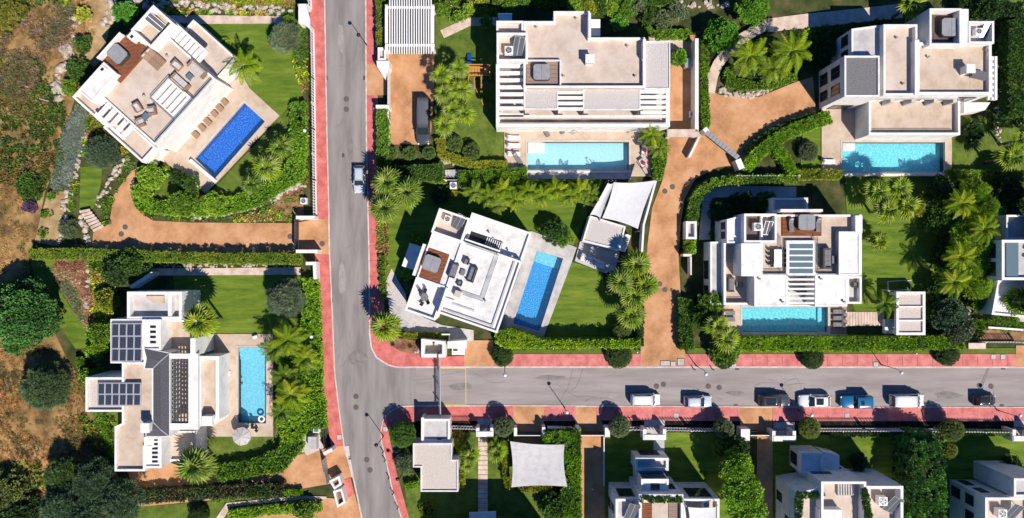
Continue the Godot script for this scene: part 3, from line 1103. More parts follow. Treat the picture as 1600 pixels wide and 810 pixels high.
func railing(t: Node3D, a: Array, y: float, high := 1.0) -> void:
	var g := MB.new()
	var r := MB.new()
	for i in range(0, a.size() - 2, 2):
		var p := w(a[i], a[i + 1], y + high)
		var q := w(a[i + 2], a[i + 3], y + high)
		g.bar(p - Vector3.UP * high / 2, q - Vector3.UP * high / 2, .02, high - .06)
		r.bar(p, q, .05, .04)
	var o := wpart(t, "railing", r, M.darkmetal)
	wpart(o, "glass_pane", g, M.rail)

# windows in a wall from (u0,v0) to (u1,v1) at height y; each entry: from, to (share of the wall), sill, head
func windows(t: Node3D, u0: float, v0: float, u1: float, v1: float, y: float, list: Array, _flip := false, fm: Material = null) -> void:
	var p := w(u0, v0, y)
	var q := w(u1, v1, y)
	var e := (q - p).normalized()
	var n := Vector3(-e.z, 0, e.x)
	if n.dot(((p + q) * .5 - t.position) * Vector3(1, 0, 1)) < 0.0:
		n = -n
	var len := p.distance_to(q)
	for d in list:
		var x0: float = d[0] * len
		var x1: float = d[1] * len
		var lo: float = d[2]
		var hi: float = d[3]
		var o := Vector3(p.x, 0, p.z) + n * .03
		var b := MB.new()
		for bar_at in [[x0, x1, lo, lo + .08], [x0, x1, hi - .08, hi], [x0, x0 + .08, lo, hi], [x1 - .08, x1, lo, hi], [(x0 + x1) / 2 - .035, (x0 + x1) / 2 + .035, lo, hi]]:
			b.solid(o + e * (bar_at[0] + bar_at[1]) / 2 + Vector3.UP * (bar_at[2] + bar_at[3]) / 2, e * (bar_at[1] - bar_at[0]) / 2, Vector3.UP * (bar_at[3] - bar_at[2]) / 2, n * .05)
		var f := wpart(t, "window", b, fm if fm else M.darkmetal)
		for k in 2:
			var g := MB.new()
			var xa := lerpf(x0 + .06, x1 - .06, k * .5)
			var xb := lerpf(x0 + .06, x1 - .06, k * .5 + .5)
			g.solid(o + e * (xa + xb) / 2 + Vector3.UP * (lo + hi) / 2, e * (xb - xa) / 2, Vector3.UP * (hi - lo - .1) / 2, n * .02)
			wpart(f, "pane", g, M.glass)

func vents(t: Node3D, list: Array, y: float) -> void:
	for i in range(0, list.size(), 2):
		var b := MB.new(true)
		var p := w(list[i], list[i + 1], y)
		b.rod(p, p + Vector3.UP * .35, .11, .11, 10)
		b.rod(p + Vector3.UP * .38, p + Vector3.UP * .46, .2, .05, 10)
		wpart(t, "roof_vent", b, M.steel)

func joints(t: Node3D, a: Array, nx: int, nz: int, y: float, m: Material) -> void:
	var b := MB.new()
	for i in range(1, nx):
		var u := lerpf(a[0], a[4], float(i) / nx)
		b.bar(w(u, a[1], y + .004), w(u, a[5], y + .004), .045, .006)
	for i in range(1, nz):
		var v := lerpf(a[1], a[5], float(i) / nz)
		b.bar(w(a[0], v, y + .006), w(a[4], v, y + .006), .045, .006)
	wpart(t, "joints", b, m).set_meta("kind", "stuff")

func deck_boards(t: Node3D, a: Array, y: float, m: Material, n := 18) -> void:
	var c := [w(a[0], a[1], y), w(a[2], a[3], y), w(a[4], a[5], y), w(a[6], a[7], y)]
	for i in n:
		var b := MB.new()
		var f := (i + .5) / n
		var p: Vector3 = c[0].lerp(c[3], f)
		var q: Vector3 = c[1].lerp(c[2], f)
		b.bar(p - Vector3.UP * .05, q - Vector3.UP * .05, c[0].distance_to(c[3]) / n - .025, .1 + .004 * (i % 3))
		wpart(t, "plank", b, m)

func put(key: String, u: float, v: float, y: float, deg: float, label: String, group := "", size := 1.0) -> Node3D:
	return dup(P[key], w(u, v, y), -deg_to_rad(deg), label, group, size)

# swimming pool let into the ground: basin, coping, water, a shelf of steps
func pool(label: String, a: Array, deck: float, deep: float, tiles: Material, o := {}) -> void:
	var p := poly(a, deck)
	if not Geometry2D.is_polygon_clockwise(p):
		p.reverse()
	var c := (p[0] + p[2]) / 2
	var t := thing("swimming_pool", label, "swimming pool", Vector3(c.x, deck - deep, c.y))
	var b := MB.new()
	var out := inset(p, .01)
	if absf(area(out)) < absf(area(p)):
		out = inset(p, -.01)
	b.ring(inset(p, 0.0), p, deck - deep - .02, deck - deep, deck - .02)
	b.prism(p, deck - deep - .1, deck - deep)
	wpart(t, "basin", b, tiles)
	b = MB.new()
	var wide := inset(p, .28)
	if absf(area(wide)) < absf(area(p)):
		wide = inset(p, -.28)
	b.ring(wide, p, deck - .05, deck - .3, deck + .02)
	wpart(t, "coping", b, o.get("coping", M.pale))
	b = MB.new()
	var q := p
	var tr := Geometry2D.triangulate_polygon(q)
	for i in range(0, tr.size(), 3):
		b.tri(Vector3(q[tr[i]].x, deck - .12, q[tr[i]].y), Vector3(q[tr[i + 1]].x, deck - .12, q[tr[i + 1]].y), Vector3(q[tr[i + 2]].x, deck - .12, q[tr[i + 2]].y))
	wpart(t, "water", b, M.water)
	b = MB.new()
	var dc := w((a[0] + a[4]) / 2 + 14, (a[1] + a[5]) / 2 + 2) * Vector3(1, 0, 1)
	b.rod(dc + Vector3.UP * (deck - deep), dc + Vector3.UP * (deck - deep + .03), .2, .2, 12)
	wpart(t, "floor_drain", b, M.steel)
	b = MB.new()
	var band := inset(p, -.03)
	if absf(area(band)) > absf(area(p)):
		band = inset(p, .03)
	b.ring(p, band, deck - .32, deck - .32, deck - .08)
	wpart(t, "waterline_tiles", b, M.pale)
	var k := 0
	for s in o.get("steps", []):
		slab(t, "step", s, deck - deep + .001, deck - deep + .3 + .22 * k, o.get("step_mat", tiles))
		k += 1

func sail(label: String, corners: Array, heights: Array, m: Material) -> void:
	var c := []
	for i in 4:
		c.append(w(corners[i * 2], corners[i * 2 + 1], heights[i]))
	var mid: Vector3 = (c[0] + c[1] + c[2] + c[3]) / 4
	var t := thing("shade_sail", label, "shade sail", Vector3(mid.x, 0, mid.z))
	var b := MB.new(true)
	var n := 10
	var P2 := func(i: int, j: int) -> Vector3:
		var x := i / float(n)
		var y := j / float(n)
		var q: Vector3 = c[0].lerp(c[1], x).lerp(c[3].lerp(c[2], x), y)
		var sx := 4.0 * x * (1 - x)
		var sy := 4.0 * y * (1 - y)
		var flat := Vector3(mid.x - q.x, 0, mid.z - q.z)
		q += flat * .07 * (sx * (1.0 - sy) + sy * (1.0 - sx))
		q.y -= .25 * sx * sy
		return q
	for i in n:
		for j in n:
			b.quad(P2.call(i, j), P2.call(i + 1, j), P2.call(i + 1, j + 1), P2.call(i, j + 1))
	wpart(t, "cloth", b, m)
	for i in 4:
		var out: Vector3 = (c[i] - mid) * Vector3(1, 0, 1)
		var foot: Vector3 = c[i] + out.normalized() * .35
		var pb := MB.new()
		pb.rod(Vector3(foot.x, 0, foot.z), foot + Vector3.UP * .2, .06, .06)
		wpart(t, "post", pb, M.steel)

func _ready() -> void:
	# camera: straight down, north up
	var cam := Camera3D.new()
	cam.name = "camera"
	cam.fov = rad_to_deg(2.0 * atan(40.5 / CAM_H))
	cam.far = 600.0
	cam.near = 0.5
	cam.position = Vector3(0, CAM_H, 0)
	cam.rotation_degrees = Vector3(-90, 0, 0)
	add_child(cam)
	# sky, exposure
	var env := Environment.new()
	env.background_mode = Environment.BG_SKY
	var sky := Sky.new()
	var sm := ProceduralSkyMaterial.new()
	sm.sky_top_color = Color(.20, .43, .76)
	sm.sky_horizon_color = Color(.38, .60, .86)
	sm.sky_curve = 0.12
	sm.sky_energy_multiplier = 0.74
	sm.ground_bottom_color = Color(.25, .22, .18)
	sm.ground_horizon_color = Color(.46, .52, .6)
	sm.sun_angle_max = 2.0
	sky.sky_material = sm
	env.sky = sky
	env.tonemap_mode = Environment.TONE_MAPPER_LINEAR
	env.tonemap_exposure = 1.17
	env.sdfgi_enabled = true
	env.ssao_enabled = true
	env.ssil_enabled = true
	var we := WorldEnvironment.new()
	we.name = "environment"
	we.environment = env
	add_child(we)
	# sun: low-ish from the south-east, shadows fall up and to the left
	var sun := DirectionalLight3D.new()
	sun.name = "sun"
	sun.light_color = Color(1.0, .965, .92)
	sun.light_energy = 1.6
	sun.light_angular_distance = 0.5
	sun.shadow_enabled = true
	add_child(sun)
	var towards := Vector3(-.576, -1.12, -.813)
	sun.look_at_from_position(-towards * 100.0, Vector3.ZERO)
	lumps.seed = 3
	lumps.frequency = 0.06
	lumps.fractal_octaves = 3
	materials()
	make_clumps()
	make_palms()
	make_furniture()
	pools_list()
	ground()
	house_on_the_slope()
	house_with_solar_roof()
	house_by_the_turquoise_pool()
	house_at_the_north_east()
	house_over_the_aqua_pool()
	house_with_azure_pool()
	lower_row()
	greenery_west()
	greenery_north()
	greenery_east()
	greenery_south()
	street_things()
	for k in P:
		if P[k].has_meta("spare"):
			P[k].free()

var POOLS := {}
func pools_list() -> void:
	POOLS = {
		"slope": [380.8, 159.9, 413.8, 189.8, 335.8, 278.7, 303.7, 247.5],
		"solar": rect(371.5, 543, 415.5, 662),
		"turquoise": rect(824, 221.5, 983, 265.5),
		"north_east": rect(1316.5, 222, 1477, 269),
		"aqua": rect(1160, 480, 1294, 520),
		"azure": [839, 391.7, 880, 404, 842.7, 518.8, 801.5, 506],
	}
	for k in POOLS:
		holes.append(poly(POOLS[k], .3))

var laid := 0
func lay(called: String, a: Array, y: float, m: Material, label: String, category: String) -> void:
	laid += 1
	sheet(called, a, y + 0.004 * (laid % 9), m, label, category)

func ground() -> void:
	lay("ground", [-1600, -1400, 3200, -1400, 3200, 2200, -1600, 2200], 0.0, M.ground, "dark earth with low green ground cover under all the plots", "ground")
	lay("hillside", [-1600, -1400, 178, -1400, 178, -5, 166, 55, 160, 90, 118, 148, 104, 200, 82, 270, 70, 300, 52, 385, 44, 392, 48, 450, 85, 520, 118, 590, 160, 680, 182, 740, 210, 820, 300, 2200, -1600, 2200], 0.04, M.hill, "dry brown hillside with straw coloured grass on the west", "hillside")
	lay("track", [134, -40, 180, -40, 172, 42, 160, 92, 140, 112, 127, 88, 134, 40], .09, M.sand, "sandy track running down beside the uppermost left villa", "track")
	# roads
	var west_edge := [506, -300, 506.5, 0, 510, 200, 514, 340, 514.5, 400, 519, 500, 522, 580, 529, 640, 537, 697, 553, 750, 566, 812, 680, 1200]
	var east_edge := [800, 1200, 628, 808, 615, 770, 605.6, 726, 597, 690, 596, 674, 599, 658, 609, 644.5, 626, 636, 650, 635]
	var r := west_edge.duplicate()
	r.append_array(east_edge)
	r.append_array([650, 573.6, 621, 573.6, 607, 570, 589, 559, 581, 544, 578, 520, 577.5, 417, 573, 225, 571.5, 0, 571, -300])
	lay("road", r, .05, M.asphalt_ns, "long grey asphalt road running from north to south", "road")
	lay("road", [650, 573.6, 1000, 573.4, 1700, 573.8, 2400, 574, 2400, 638, 1600, 637.5, 1240, 637, 800, 634.6, 650, 635], .05, M.asphalt, "pale asphalt street with parked cars running to the east", "road")
	# pavements
	lay("pavement", [484, -300, 506, -300, 506.5, 0, 510, 200, 513.5, 343, 492, 343, 488, 200, 484, 0], .14, M.red, "red pavement along the upper west side of the long road", "pavement")
	lay("pavement", [492, 398, 514.5, 398, 519, 500, 522, 580, 529, 640, 537, 697, 518, 699, 510, 650, 501.5, 580, 496, 480], .14, M.red, "red pavement in front of the long ivy hedge west of the road", "pavement")
	lay("pavement", [533, 752, 548, 746, 554, 772, 540, 780], .14, M.red, "short red piece of pavement between two orange driveways", "pavement")
	lay("pavement", [571.5, -300, 590, -300, 590, 101, 572, 101, 571.5, 0], .14, M.red, "red pavement beside the white pergola east of the long road", "pavement")
	lay("pavement", [572.5, 149, 590, 149, 592, 300, 597, 420, 600, 480, 604, 522, 620, 545, 655, 553, 657, 559, 725, 556, 725, 573.4, 621, 573.4, 607, 570, 589, 559, 581, 544, 578, 520, 577.5, 417, 573, 225], .14, M.red, "red pavement curving round the corner into the east street", "pavement")
	lay("pavement", [771, 553.5, 1002, 553.5, 1000, 573.4, 771, 573.4], .14, M.pink, "pink pavement between the two orange driveways on the north kerb", "pavement")
	lay("pavement", [1070, 553.5, 1587, 553.5, 1587, 573.8, 1070, 573.6], .14, M.pink, "pink pavement along the hedge on the north kerb", "pavement")
	lay("pavement", [1640, 553.5, 2400, 553.5, 2400, 574, 1640, 574], .14, M.pink, "pink pavement past the right edge on the north kerb", "pavement")
	lay("pavement", [802, 634.6, 802, 657, 650, 658, 640, 671, 606, 668, 612, 700, 620, 740, 640, 812, 690, 1000, 680, 1000, 628, 808, 615, 770, 605.6, 726, 597, 690, 596, 674, 599, 658, 609, 644.5, 626, 636], .14, M.red, "red pavement round the gatehouse corner", "pavement")
	lay("pavement", rect(850, 635, 899, 658), .14, M.pink, "short pink pavement between two orange driveways on the south kerb", "pavement")
	lay("pavement", [932, 635.3, 1156, 636.4, 1156, 658, 932, 657], .14, M.pink, "pink pavement behind the white pickup and the silver car", "pavement")
	lay("pavement", [1207, 636.8, 1600, 637.5, 2400, 638, 2400, 659, 1207, 658], .14, M.pink, "long pink pavement behind the parked cars at the east end", "pavement")
	# orange driveways and aprons
	lay("driveway", [492, 343, 513.5, 343, 514.5, 398, 492, 398], .13, M.orange, "orange apron in front of the upper left gate", "driveway")
	lay("driveway", [210, 261, 178, 305, 171, 350, 146, 364, 143, 392, 492, 396, 492, 343, 460, 349, 300, 348, 239, 345, 219, 332, 205, 308, 212, 290], .10, M.orange, "long orange driveway curving up to the tilted villa", "driveway")
	lay("driveway", rect(572, 101, 604, 149), .13, M.orange, "orange apron before the white sliding gate", "driveway")
	lay("driveway", [606, 84, 679, 84, 678, 150, 672, 226, 606, 226], .10, M.orange, "orange parking court with the long dark vehicle", "driveway")
	lay("driveway", [725, 532, 771, 532, 771, 573.4, 725, 573.4], .13, M.orange, "orange driveway beside the white entrance cubes", "driveway")
	lay("driveway", [1000, 573.4, 1003, 500, 1008, 430, 1012, 380, 1019, 325, 1035, 282, 1042, 250, 1043, 212, 1096, 210, 1105, 190, 1106, 140, 1125, 149, 1185, 152, 1245, 128, 1270, 120, 1275, 182, 1240, 192, 1190, 228, 1160, 256, 1120, 262, 1086, 280, 1070, 310, 1064, 345, 1060, 400, 1064, 470, 1070, 553, 1070, 573.4], .10, M.orange, "long orange lane winding up between the villas", "driveway")
	lay("driveway", [1047, 55, 1088, 55, 1092, 205, 1046, 205], .10, M.orange, "narrow orange side yard right of the big flat roof", "driveway")
	lay("driveway", rect(1587, 540, 1640, 574), .13, M.orange, "orange driveway at the far right of the north kerb", "driveway")
	lay("driveway", [802, 634.8, 850, 635, 850, 700, 802, 700], .13, M.orange, "orange driveway leading under the lower white sail", "driveway")
	lay("driveway", [899, 635.2, 932, 635.4, 945, 672, 945, 900, 905, 900, 905, 672, 899, 672], .13, M.orange, "orange driveway between the leafy hedge and the left blue walled house", "driveway")
	lay("driveway", [1156, 636.4, 1207, 636.7, 1207, 900, 1183, 900, 1183, 672, 1156, 672], .13, M.orange, "orange driveway between the two blue walled houses", "driveway")
	lay("driveway", [200, 738, 262, 722, 330, 745, 400, 735, 462, 712, 518, 699, 537, 697, 550, 746, 534, 753, 470, 764, 420, 774, 215, 792], .10, M.orange, "orange driveway along the bottom hedge of the solar roofed villa", "driveway")
	lay("driveway", [400, 802, 470, 776, 540, 780, 554, 772, 566, 812, 620, 960, 400, 960], .10, M.orange, "orange driveway at the very bottom left of the long road", "driveway")
	# kerbs
	var kb := [["kerb", [506.5, -300, 507, 0, 510.5, 200, 514, 343, 515, 400, 519.5, 500, 522.5, 580, 529.5, 640, 537.5, 697, 553, 750, 566, 812, 680, 1200], "pale kerb stones along the west side of the long road"],
		["kerb", [571, -300, 571.5, 0, 572.6, 225, 577, 417, 577.5, 520, 580.5, 544, 588.5, 559, 606.5, 570.5, 621, 574, 1000, 573.8, 1700, 574.2, 2400, 574.4], "pale kerb stones round the corner of the north kerb"],
		["kerb", [2400, 637.6, 1600, 637, 1240, 636.5, 800, 634.2, 650, 634.4, 626, 635.4, 608.6, 644, 598.5, 658, 595.5, 674, 596.5, 690, 605, 726, 614.5, 770, 627.5, 808, 680, 1000], "pale kerb stones along the south kerb and the gatehouse corner"]]
	for k in kb:
		var b := MB.new()
		var a: Array = k[1]
		for i in range(0, a.size() - 2, 2):
			var p := w(a[i], a[i + 1])
			var q := w(a[i + 2], a[i + 3])
			var n := maxi(1, int(p.distance_to(q) / 2.0)) if absf(p.z) < 60 and absf(q.x) < 130 else 1
			for j in n:
				b.bar(p.lerp(q, (j + .004) / n) + Vector3.UP * .06, p.lerp(q, (j + .996) / n) + Vector3.UP * .06, .22, .19)
		solo(k[0], b, M.kerb, k[2], "kerb", "", "structure")
	# marking on the street
	var y := MB.new()
	for q in [[689, 575.6, 727.4, 575.6], [727.4, 575.6, 728, 632], [689, 632, 728, 632]]:
		y.bar(w(q[0], q[1], .105), w(q[2], q[3], .105), .12, .01)
	solo("road_marking", y, M.yellowline, "yellow painted box on the asphalt inside the lattice gate", "road marking", "", "structure")
	y = MB.new()
	y.prism(poly([538, 698, 545, 697, 547, 716, 541, 717]), .0, .104)
	y.prism(poly([543, 719, 548, 718, 553, 746, 547, 746]), .0, .104)
	solo("road_marking", y, M.whiteline, "worn white patches of paint on the kerb before the orange apron", "road marking", "", "structure")
	y = MB.new()
	y.prism(poly([1543, 576, 1547, 576, 1535, 606, 1530, 606]), 0, .1)
	y.prism(poly([560, 300, 566, 300, 567, 340, 561, 340]), 0, .1)
	y.prism(poly([600, 574.5, 603, 574.5, 603, 634, 600.5, 634]), 0, .1)
	solo("asphalt_patch", y, M.asphalt_ns, "darker repaired strips in the asphalt", "asphalt patch", "", "structure")
	# wear: cracks, patches, slab joints
	var r2 := RandomNumberGenerator.new()
	r2.seed = 21
	y = MB.new()
	for i in 26:
		var along := i < 14
		var p := Vector2(r2.randf_range(640, 1580), r2.randf_range(578, 632)) if along else Vector2(r2.randf_range(525, 560), r2.randf_range(10, 640))
		var d := Vector2(r2.randf_range(-1, 1), r2.randf_range(-.5, .5)) if along else Vector2(r2.randf_range(-.3, .3), 1)
		for k in 9:
			d = d.rotated(r2.randf_range(-.5, .5)).normalized()
			var q := p + d * r2.randf_range(4, 11)
			if (along and (q.y < 576 or q.y > 634)) or (not along and (q.x < 521 or q.x > 568)):
				break
			y.bar(w(p.x, p.y, .094), w(q.x, q.y, .094), 0.035, .008)
			p = q
	solo("asphalt_cracks", y, M.patch_dark, "thin dark cracks wandering over the asphalt of both roads", "cracks", "", "structure")
	for q3 in [[720, 604, 20, 6, "in the middle of the yellow box"], [860, 590, 24, 4, "in the street beside the drum bush lamp"], [955, 618, 18, 6, "just behind the white pickup"], [1150, 615, 16, 5, "between the silver hatchback and the black car"], [1480, 618, 22, 6, "between the white van and the last parked car"], [533, 60, 6, 26, "near the top of the long road"], [548, 230, 5, 22, "ahead of the silver blue car"], [535, 440, 7, 30, "in the long road opposite the ivy hedge"], [560, 560, 16, 12, "where the two roads meet"]]:
		var q := []
		for k in 11:
			var e := Vector2(q3[0], q3[1]) + Vector2(cos(TAU * k / 11), sin(TAU * k / 11)) * Vector2(q3[2], q3[3]) * r2.randf_range(.65, 1.1)
			q.append(e.x)
			q.append(e.y)
		y = MB.new()
		y.prism(poly(q), .0, .089)
		solo("asphalt_patch", y, M.patch_dark if int(q3[0]) % 2 == 0 else M.patch_light, "worn patch of asphalt " + q3[4], "asphalt patch", "worn patches in the asphalt", "structure")
	y = MB.new()
	for i in 42:
		var u := 612.0 + i * 23.5
		if (u < 720 or u > 775) and (u < 998 or u > 1072):
			y.bar(w(u, 557, .18), w(u, 572, .18), .04, .006)
		if u > 700 and (u < 800 or u > 852) and (u < 897 or u > 934) and (u < 1154 or u > 1209):
			y.bar(w(u, 637, .18), w(u, 656, .18), .04, .006)
	for i in 22:
		var v := i * 24.0
		if v < 340 or v > 400:
			y.bar(w(488 + v * .01 if v < 400 else 493 + (v - 400) * .07, v, .18), w(505 + v * .02, v, .18), .04, .006)
		if v < 98 or v > 150:
			y.bar(w(573 + v * .008, v, .18), w(586 + v * .012, v, .18), .04, .006)
	solo("pavement_joints", y, M.joint, "thin joints between the slabs of the red and pink pavements", "joints", "", "structure")
	# lawns
	lay("lawn", [300, 37, 470, 37, 473, 150, 452, 165, 437, 185, 420, 200, 365, 130, 330, 80], .08, M.lawn_bright, "green lawn right of the tilted villa up to the white fence", "lawn")
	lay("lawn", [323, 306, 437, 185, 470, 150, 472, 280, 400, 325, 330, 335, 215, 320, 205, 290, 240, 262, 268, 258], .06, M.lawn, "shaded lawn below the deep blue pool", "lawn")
	lay("lawn", [126, 262, 160, 256, 158, 285, 152, 310, 144, 328, 124, 328], .08, M.lawn_bright, "small terrace of smooth lawn above the stone steps", "lawn")
	lay("lawn", [44, 395, 85, 398, 84, 440, 110, 480, 140, 520, 150, 545, 118, 545, 88, 500, 60, 450], .08, M.lawn_bright, "strip of lawn beside the fan shaped dry bed", "lawn")
	lay("lawn", [270, 429, 480, 429, 482, 522, 320, 522, 318, 510, 275, 480], .08, M.lawn_bright, "mown rectangular lawn north of the pale blue pool", "lawn")
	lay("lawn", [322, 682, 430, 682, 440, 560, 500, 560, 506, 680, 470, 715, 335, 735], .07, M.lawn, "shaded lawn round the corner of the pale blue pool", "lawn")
	lay("lawn", [140, 643, 192, 643, 192, 668, 178, 690, 160, 690], .07, M.lawn, "little strip of lawn under the west wall of the solar roofed villa", "lawn")
	lay("lawn", [215, 792, 350, 782, 345, 830, 215, 830], .07, M.lawn, "lawn at the bottom edge with a dark round shadow", "lawn")
	lay("lawn", [680, 25, 795, 25, 795, 262, 690, 258, 680, 226], .07, M.lawn, "lawn with the wooden play set", "lawn")
	lay("lawn", [605, 285, 930, 285, 915, 340, 895, 385, 700, 330, 660, 420, 600, 450], .07, M.lawn_bright, "lawn behind the white cube villa", "lawn")
	lay("lawn", [893, 409, 940, 424, 948, 455, 988, 470, 1000, 530, 780, 530, 848, 528], .08, M.lawn_bright, "lawn between the azure pool and the lane", "lawn")
	lay("lawn", [770, 541, 1003, 541, 1003, 553, 771, 553], .09, M.lawn, "narrow grass verge above the pink pavement", "lawn")
	lay("lawn", [1070, 544, 1587, 544, 1587, 553, 1070, 553], .09, M.lawn, "narrow grass verge under the long clipped hedge", "lawn")
	lay("lawn", [1255, 196, 1283, 188, 1283, 268, 1250, 268], .08, M.lawn_bright, "small lawn left of the north east terrace", "lawn")
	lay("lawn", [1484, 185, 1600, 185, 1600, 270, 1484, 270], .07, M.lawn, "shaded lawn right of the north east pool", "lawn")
	lay("lawn", [1320, 275, 1460, 275, 1470, 500, 1340, 500, 1330, 470], .08, M.lawn_bright, "lawn right of the villa with the aqua pool", "lawn")
	lay("lawn", [1560, -100, 1700, -100, 1700, 185, 1560, 185], .07, M.lawn, "dark lawn strip at the upper right edge", "lawn")
	lay("lawn", [700, 676, 850, 676, 850, 830, 640, 830, 630, 740, 700, 735], .07, M.lawn, "garden lawn round the gatehouse path", "lawn")
	lay("lawn", [945, 676, 1160, 676, 1160, 900, 945, 900], .07, M.lawn_bright, "front lawn of the left blue walled house", "lawn")
	lay("lawn", [1207, 680, 1420, 680, 1420, 900, 1207, 900], .07, M.lawn_bright, "front lawn of the middle blue walled house", "lawn")
	lay("lawn", [1470, 680, 1700, 680, 1700, 900, 1470, 900], .07, M.lawn_bright, "front lawn of the right blue walled house", "lawn")
	# paths
	lay("path", [250, 25, 300, 24, 444, 26, 446, 37, 300, 38, 262, 34], .15, M.path, "beige garden path above the lawn of the tilted villa", "path")
	lay("path", [215, 420, 470, 418, 470, 429.5, 215, 431], .15, M.path, "beige garden path above the mown lawn", "path")
	lay("path", [336, 812, 354, 786, 468, 775, 510, 776, 510, 780, 468, 780, 360, 792, 344, 820], .15, M.path, "narrow beige path bending at the bottom edge", "path")
	lay("path", [688, 48, 732, 27, 776, 27, 776, 41, 734, 41, 694, 60], .15, M.path, "beige garden path with a bend above the play set", "path")
	lay("path", rect(1008, 58, 1070, 78), .15, M.path, "beige path at the corner of the big flat roof", "path")
	lay("path", [1196, 30, 1260, 22, 1340, 14, 1410, 6, 1410, 28, 1340, 36, 1262, 44, 1200, 50], .15, M.path, "beige path leading to the north east villa", "path")
	lay("path", [1092, 375, 1097, 315, 1102, 290, 1244, 292, 1244, 308, 1118, 309, 1110, 330, 1110, 375], .15, M.greystone, "grey path bending behind the ivy wall", "path")
	lay("path", [604, 458, 634, 484, 690, 508, 740, 516, 740, 533, 690, 530, 640, 522, 612, 505], .15, M.greystone, "grey paving at the front of the white cube villa", "path")
	lay("path", [600, 445, 612, 420, 634, 460, 636, 486, 612, 470], .16, M.gravel, "light gravel patch beside the grey paving", "path")
	lay("gravel_bed", [474, 677, 497, 672, 506, 700, 480, 712, 471, 700], .14, M.gravel_warm, "patch of pale gravel by the dark gate", "gravel")
	lay("soil_bed", [76, 298, 104, 300, 98, 340, 92, 385, 54, 378, 62, 345], .08, M.sand, "sandy orange soil strip with three little shrubs", "soil")
	lay("soil_bed", [84, 402, 118, 400, 141, 408, 140, 450, 147, 490, 138, 520, 110, 478, 84, 434], .10, M.soil, "fan shaped bed of dry brown plants", "soil")
	lay("soil_bed", [604, 526, 655, 533, 656, 554, 628, 550, 610, 540], .18, M.soil, "dark brown corner bed with spiky plants", "soil")
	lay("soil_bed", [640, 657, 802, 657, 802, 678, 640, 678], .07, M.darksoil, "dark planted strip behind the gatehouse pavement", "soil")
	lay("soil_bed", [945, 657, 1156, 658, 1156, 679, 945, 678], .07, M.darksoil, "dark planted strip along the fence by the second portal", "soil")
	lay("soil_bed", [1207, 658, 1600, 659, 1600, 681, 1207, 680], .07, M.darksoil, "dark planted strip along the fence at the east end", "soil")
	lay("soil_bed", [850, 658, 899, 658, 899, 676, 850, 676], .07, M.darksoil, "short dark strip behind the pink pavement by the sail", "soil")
	lay("path", [1021, 686, 1038, 686, 1038, 718, 1021, 718], .15, M.greystone, "grey path from the second portal to the house porch", "path")
	lay("soil_bed", [430, 315, 455, 292, 474, 285, 474, 345, 400, 346], .09, M.soil, "bare brown slope by the upper left gate", "soil")
	lay("lavender_bed", [120, 165, 138, 172, 134, 205, 120, 250, 106, 298, 81, 293, 86, 262, 102, 195], .12, M.lavender, "grey green lavender bed along the hillside", "lavender")

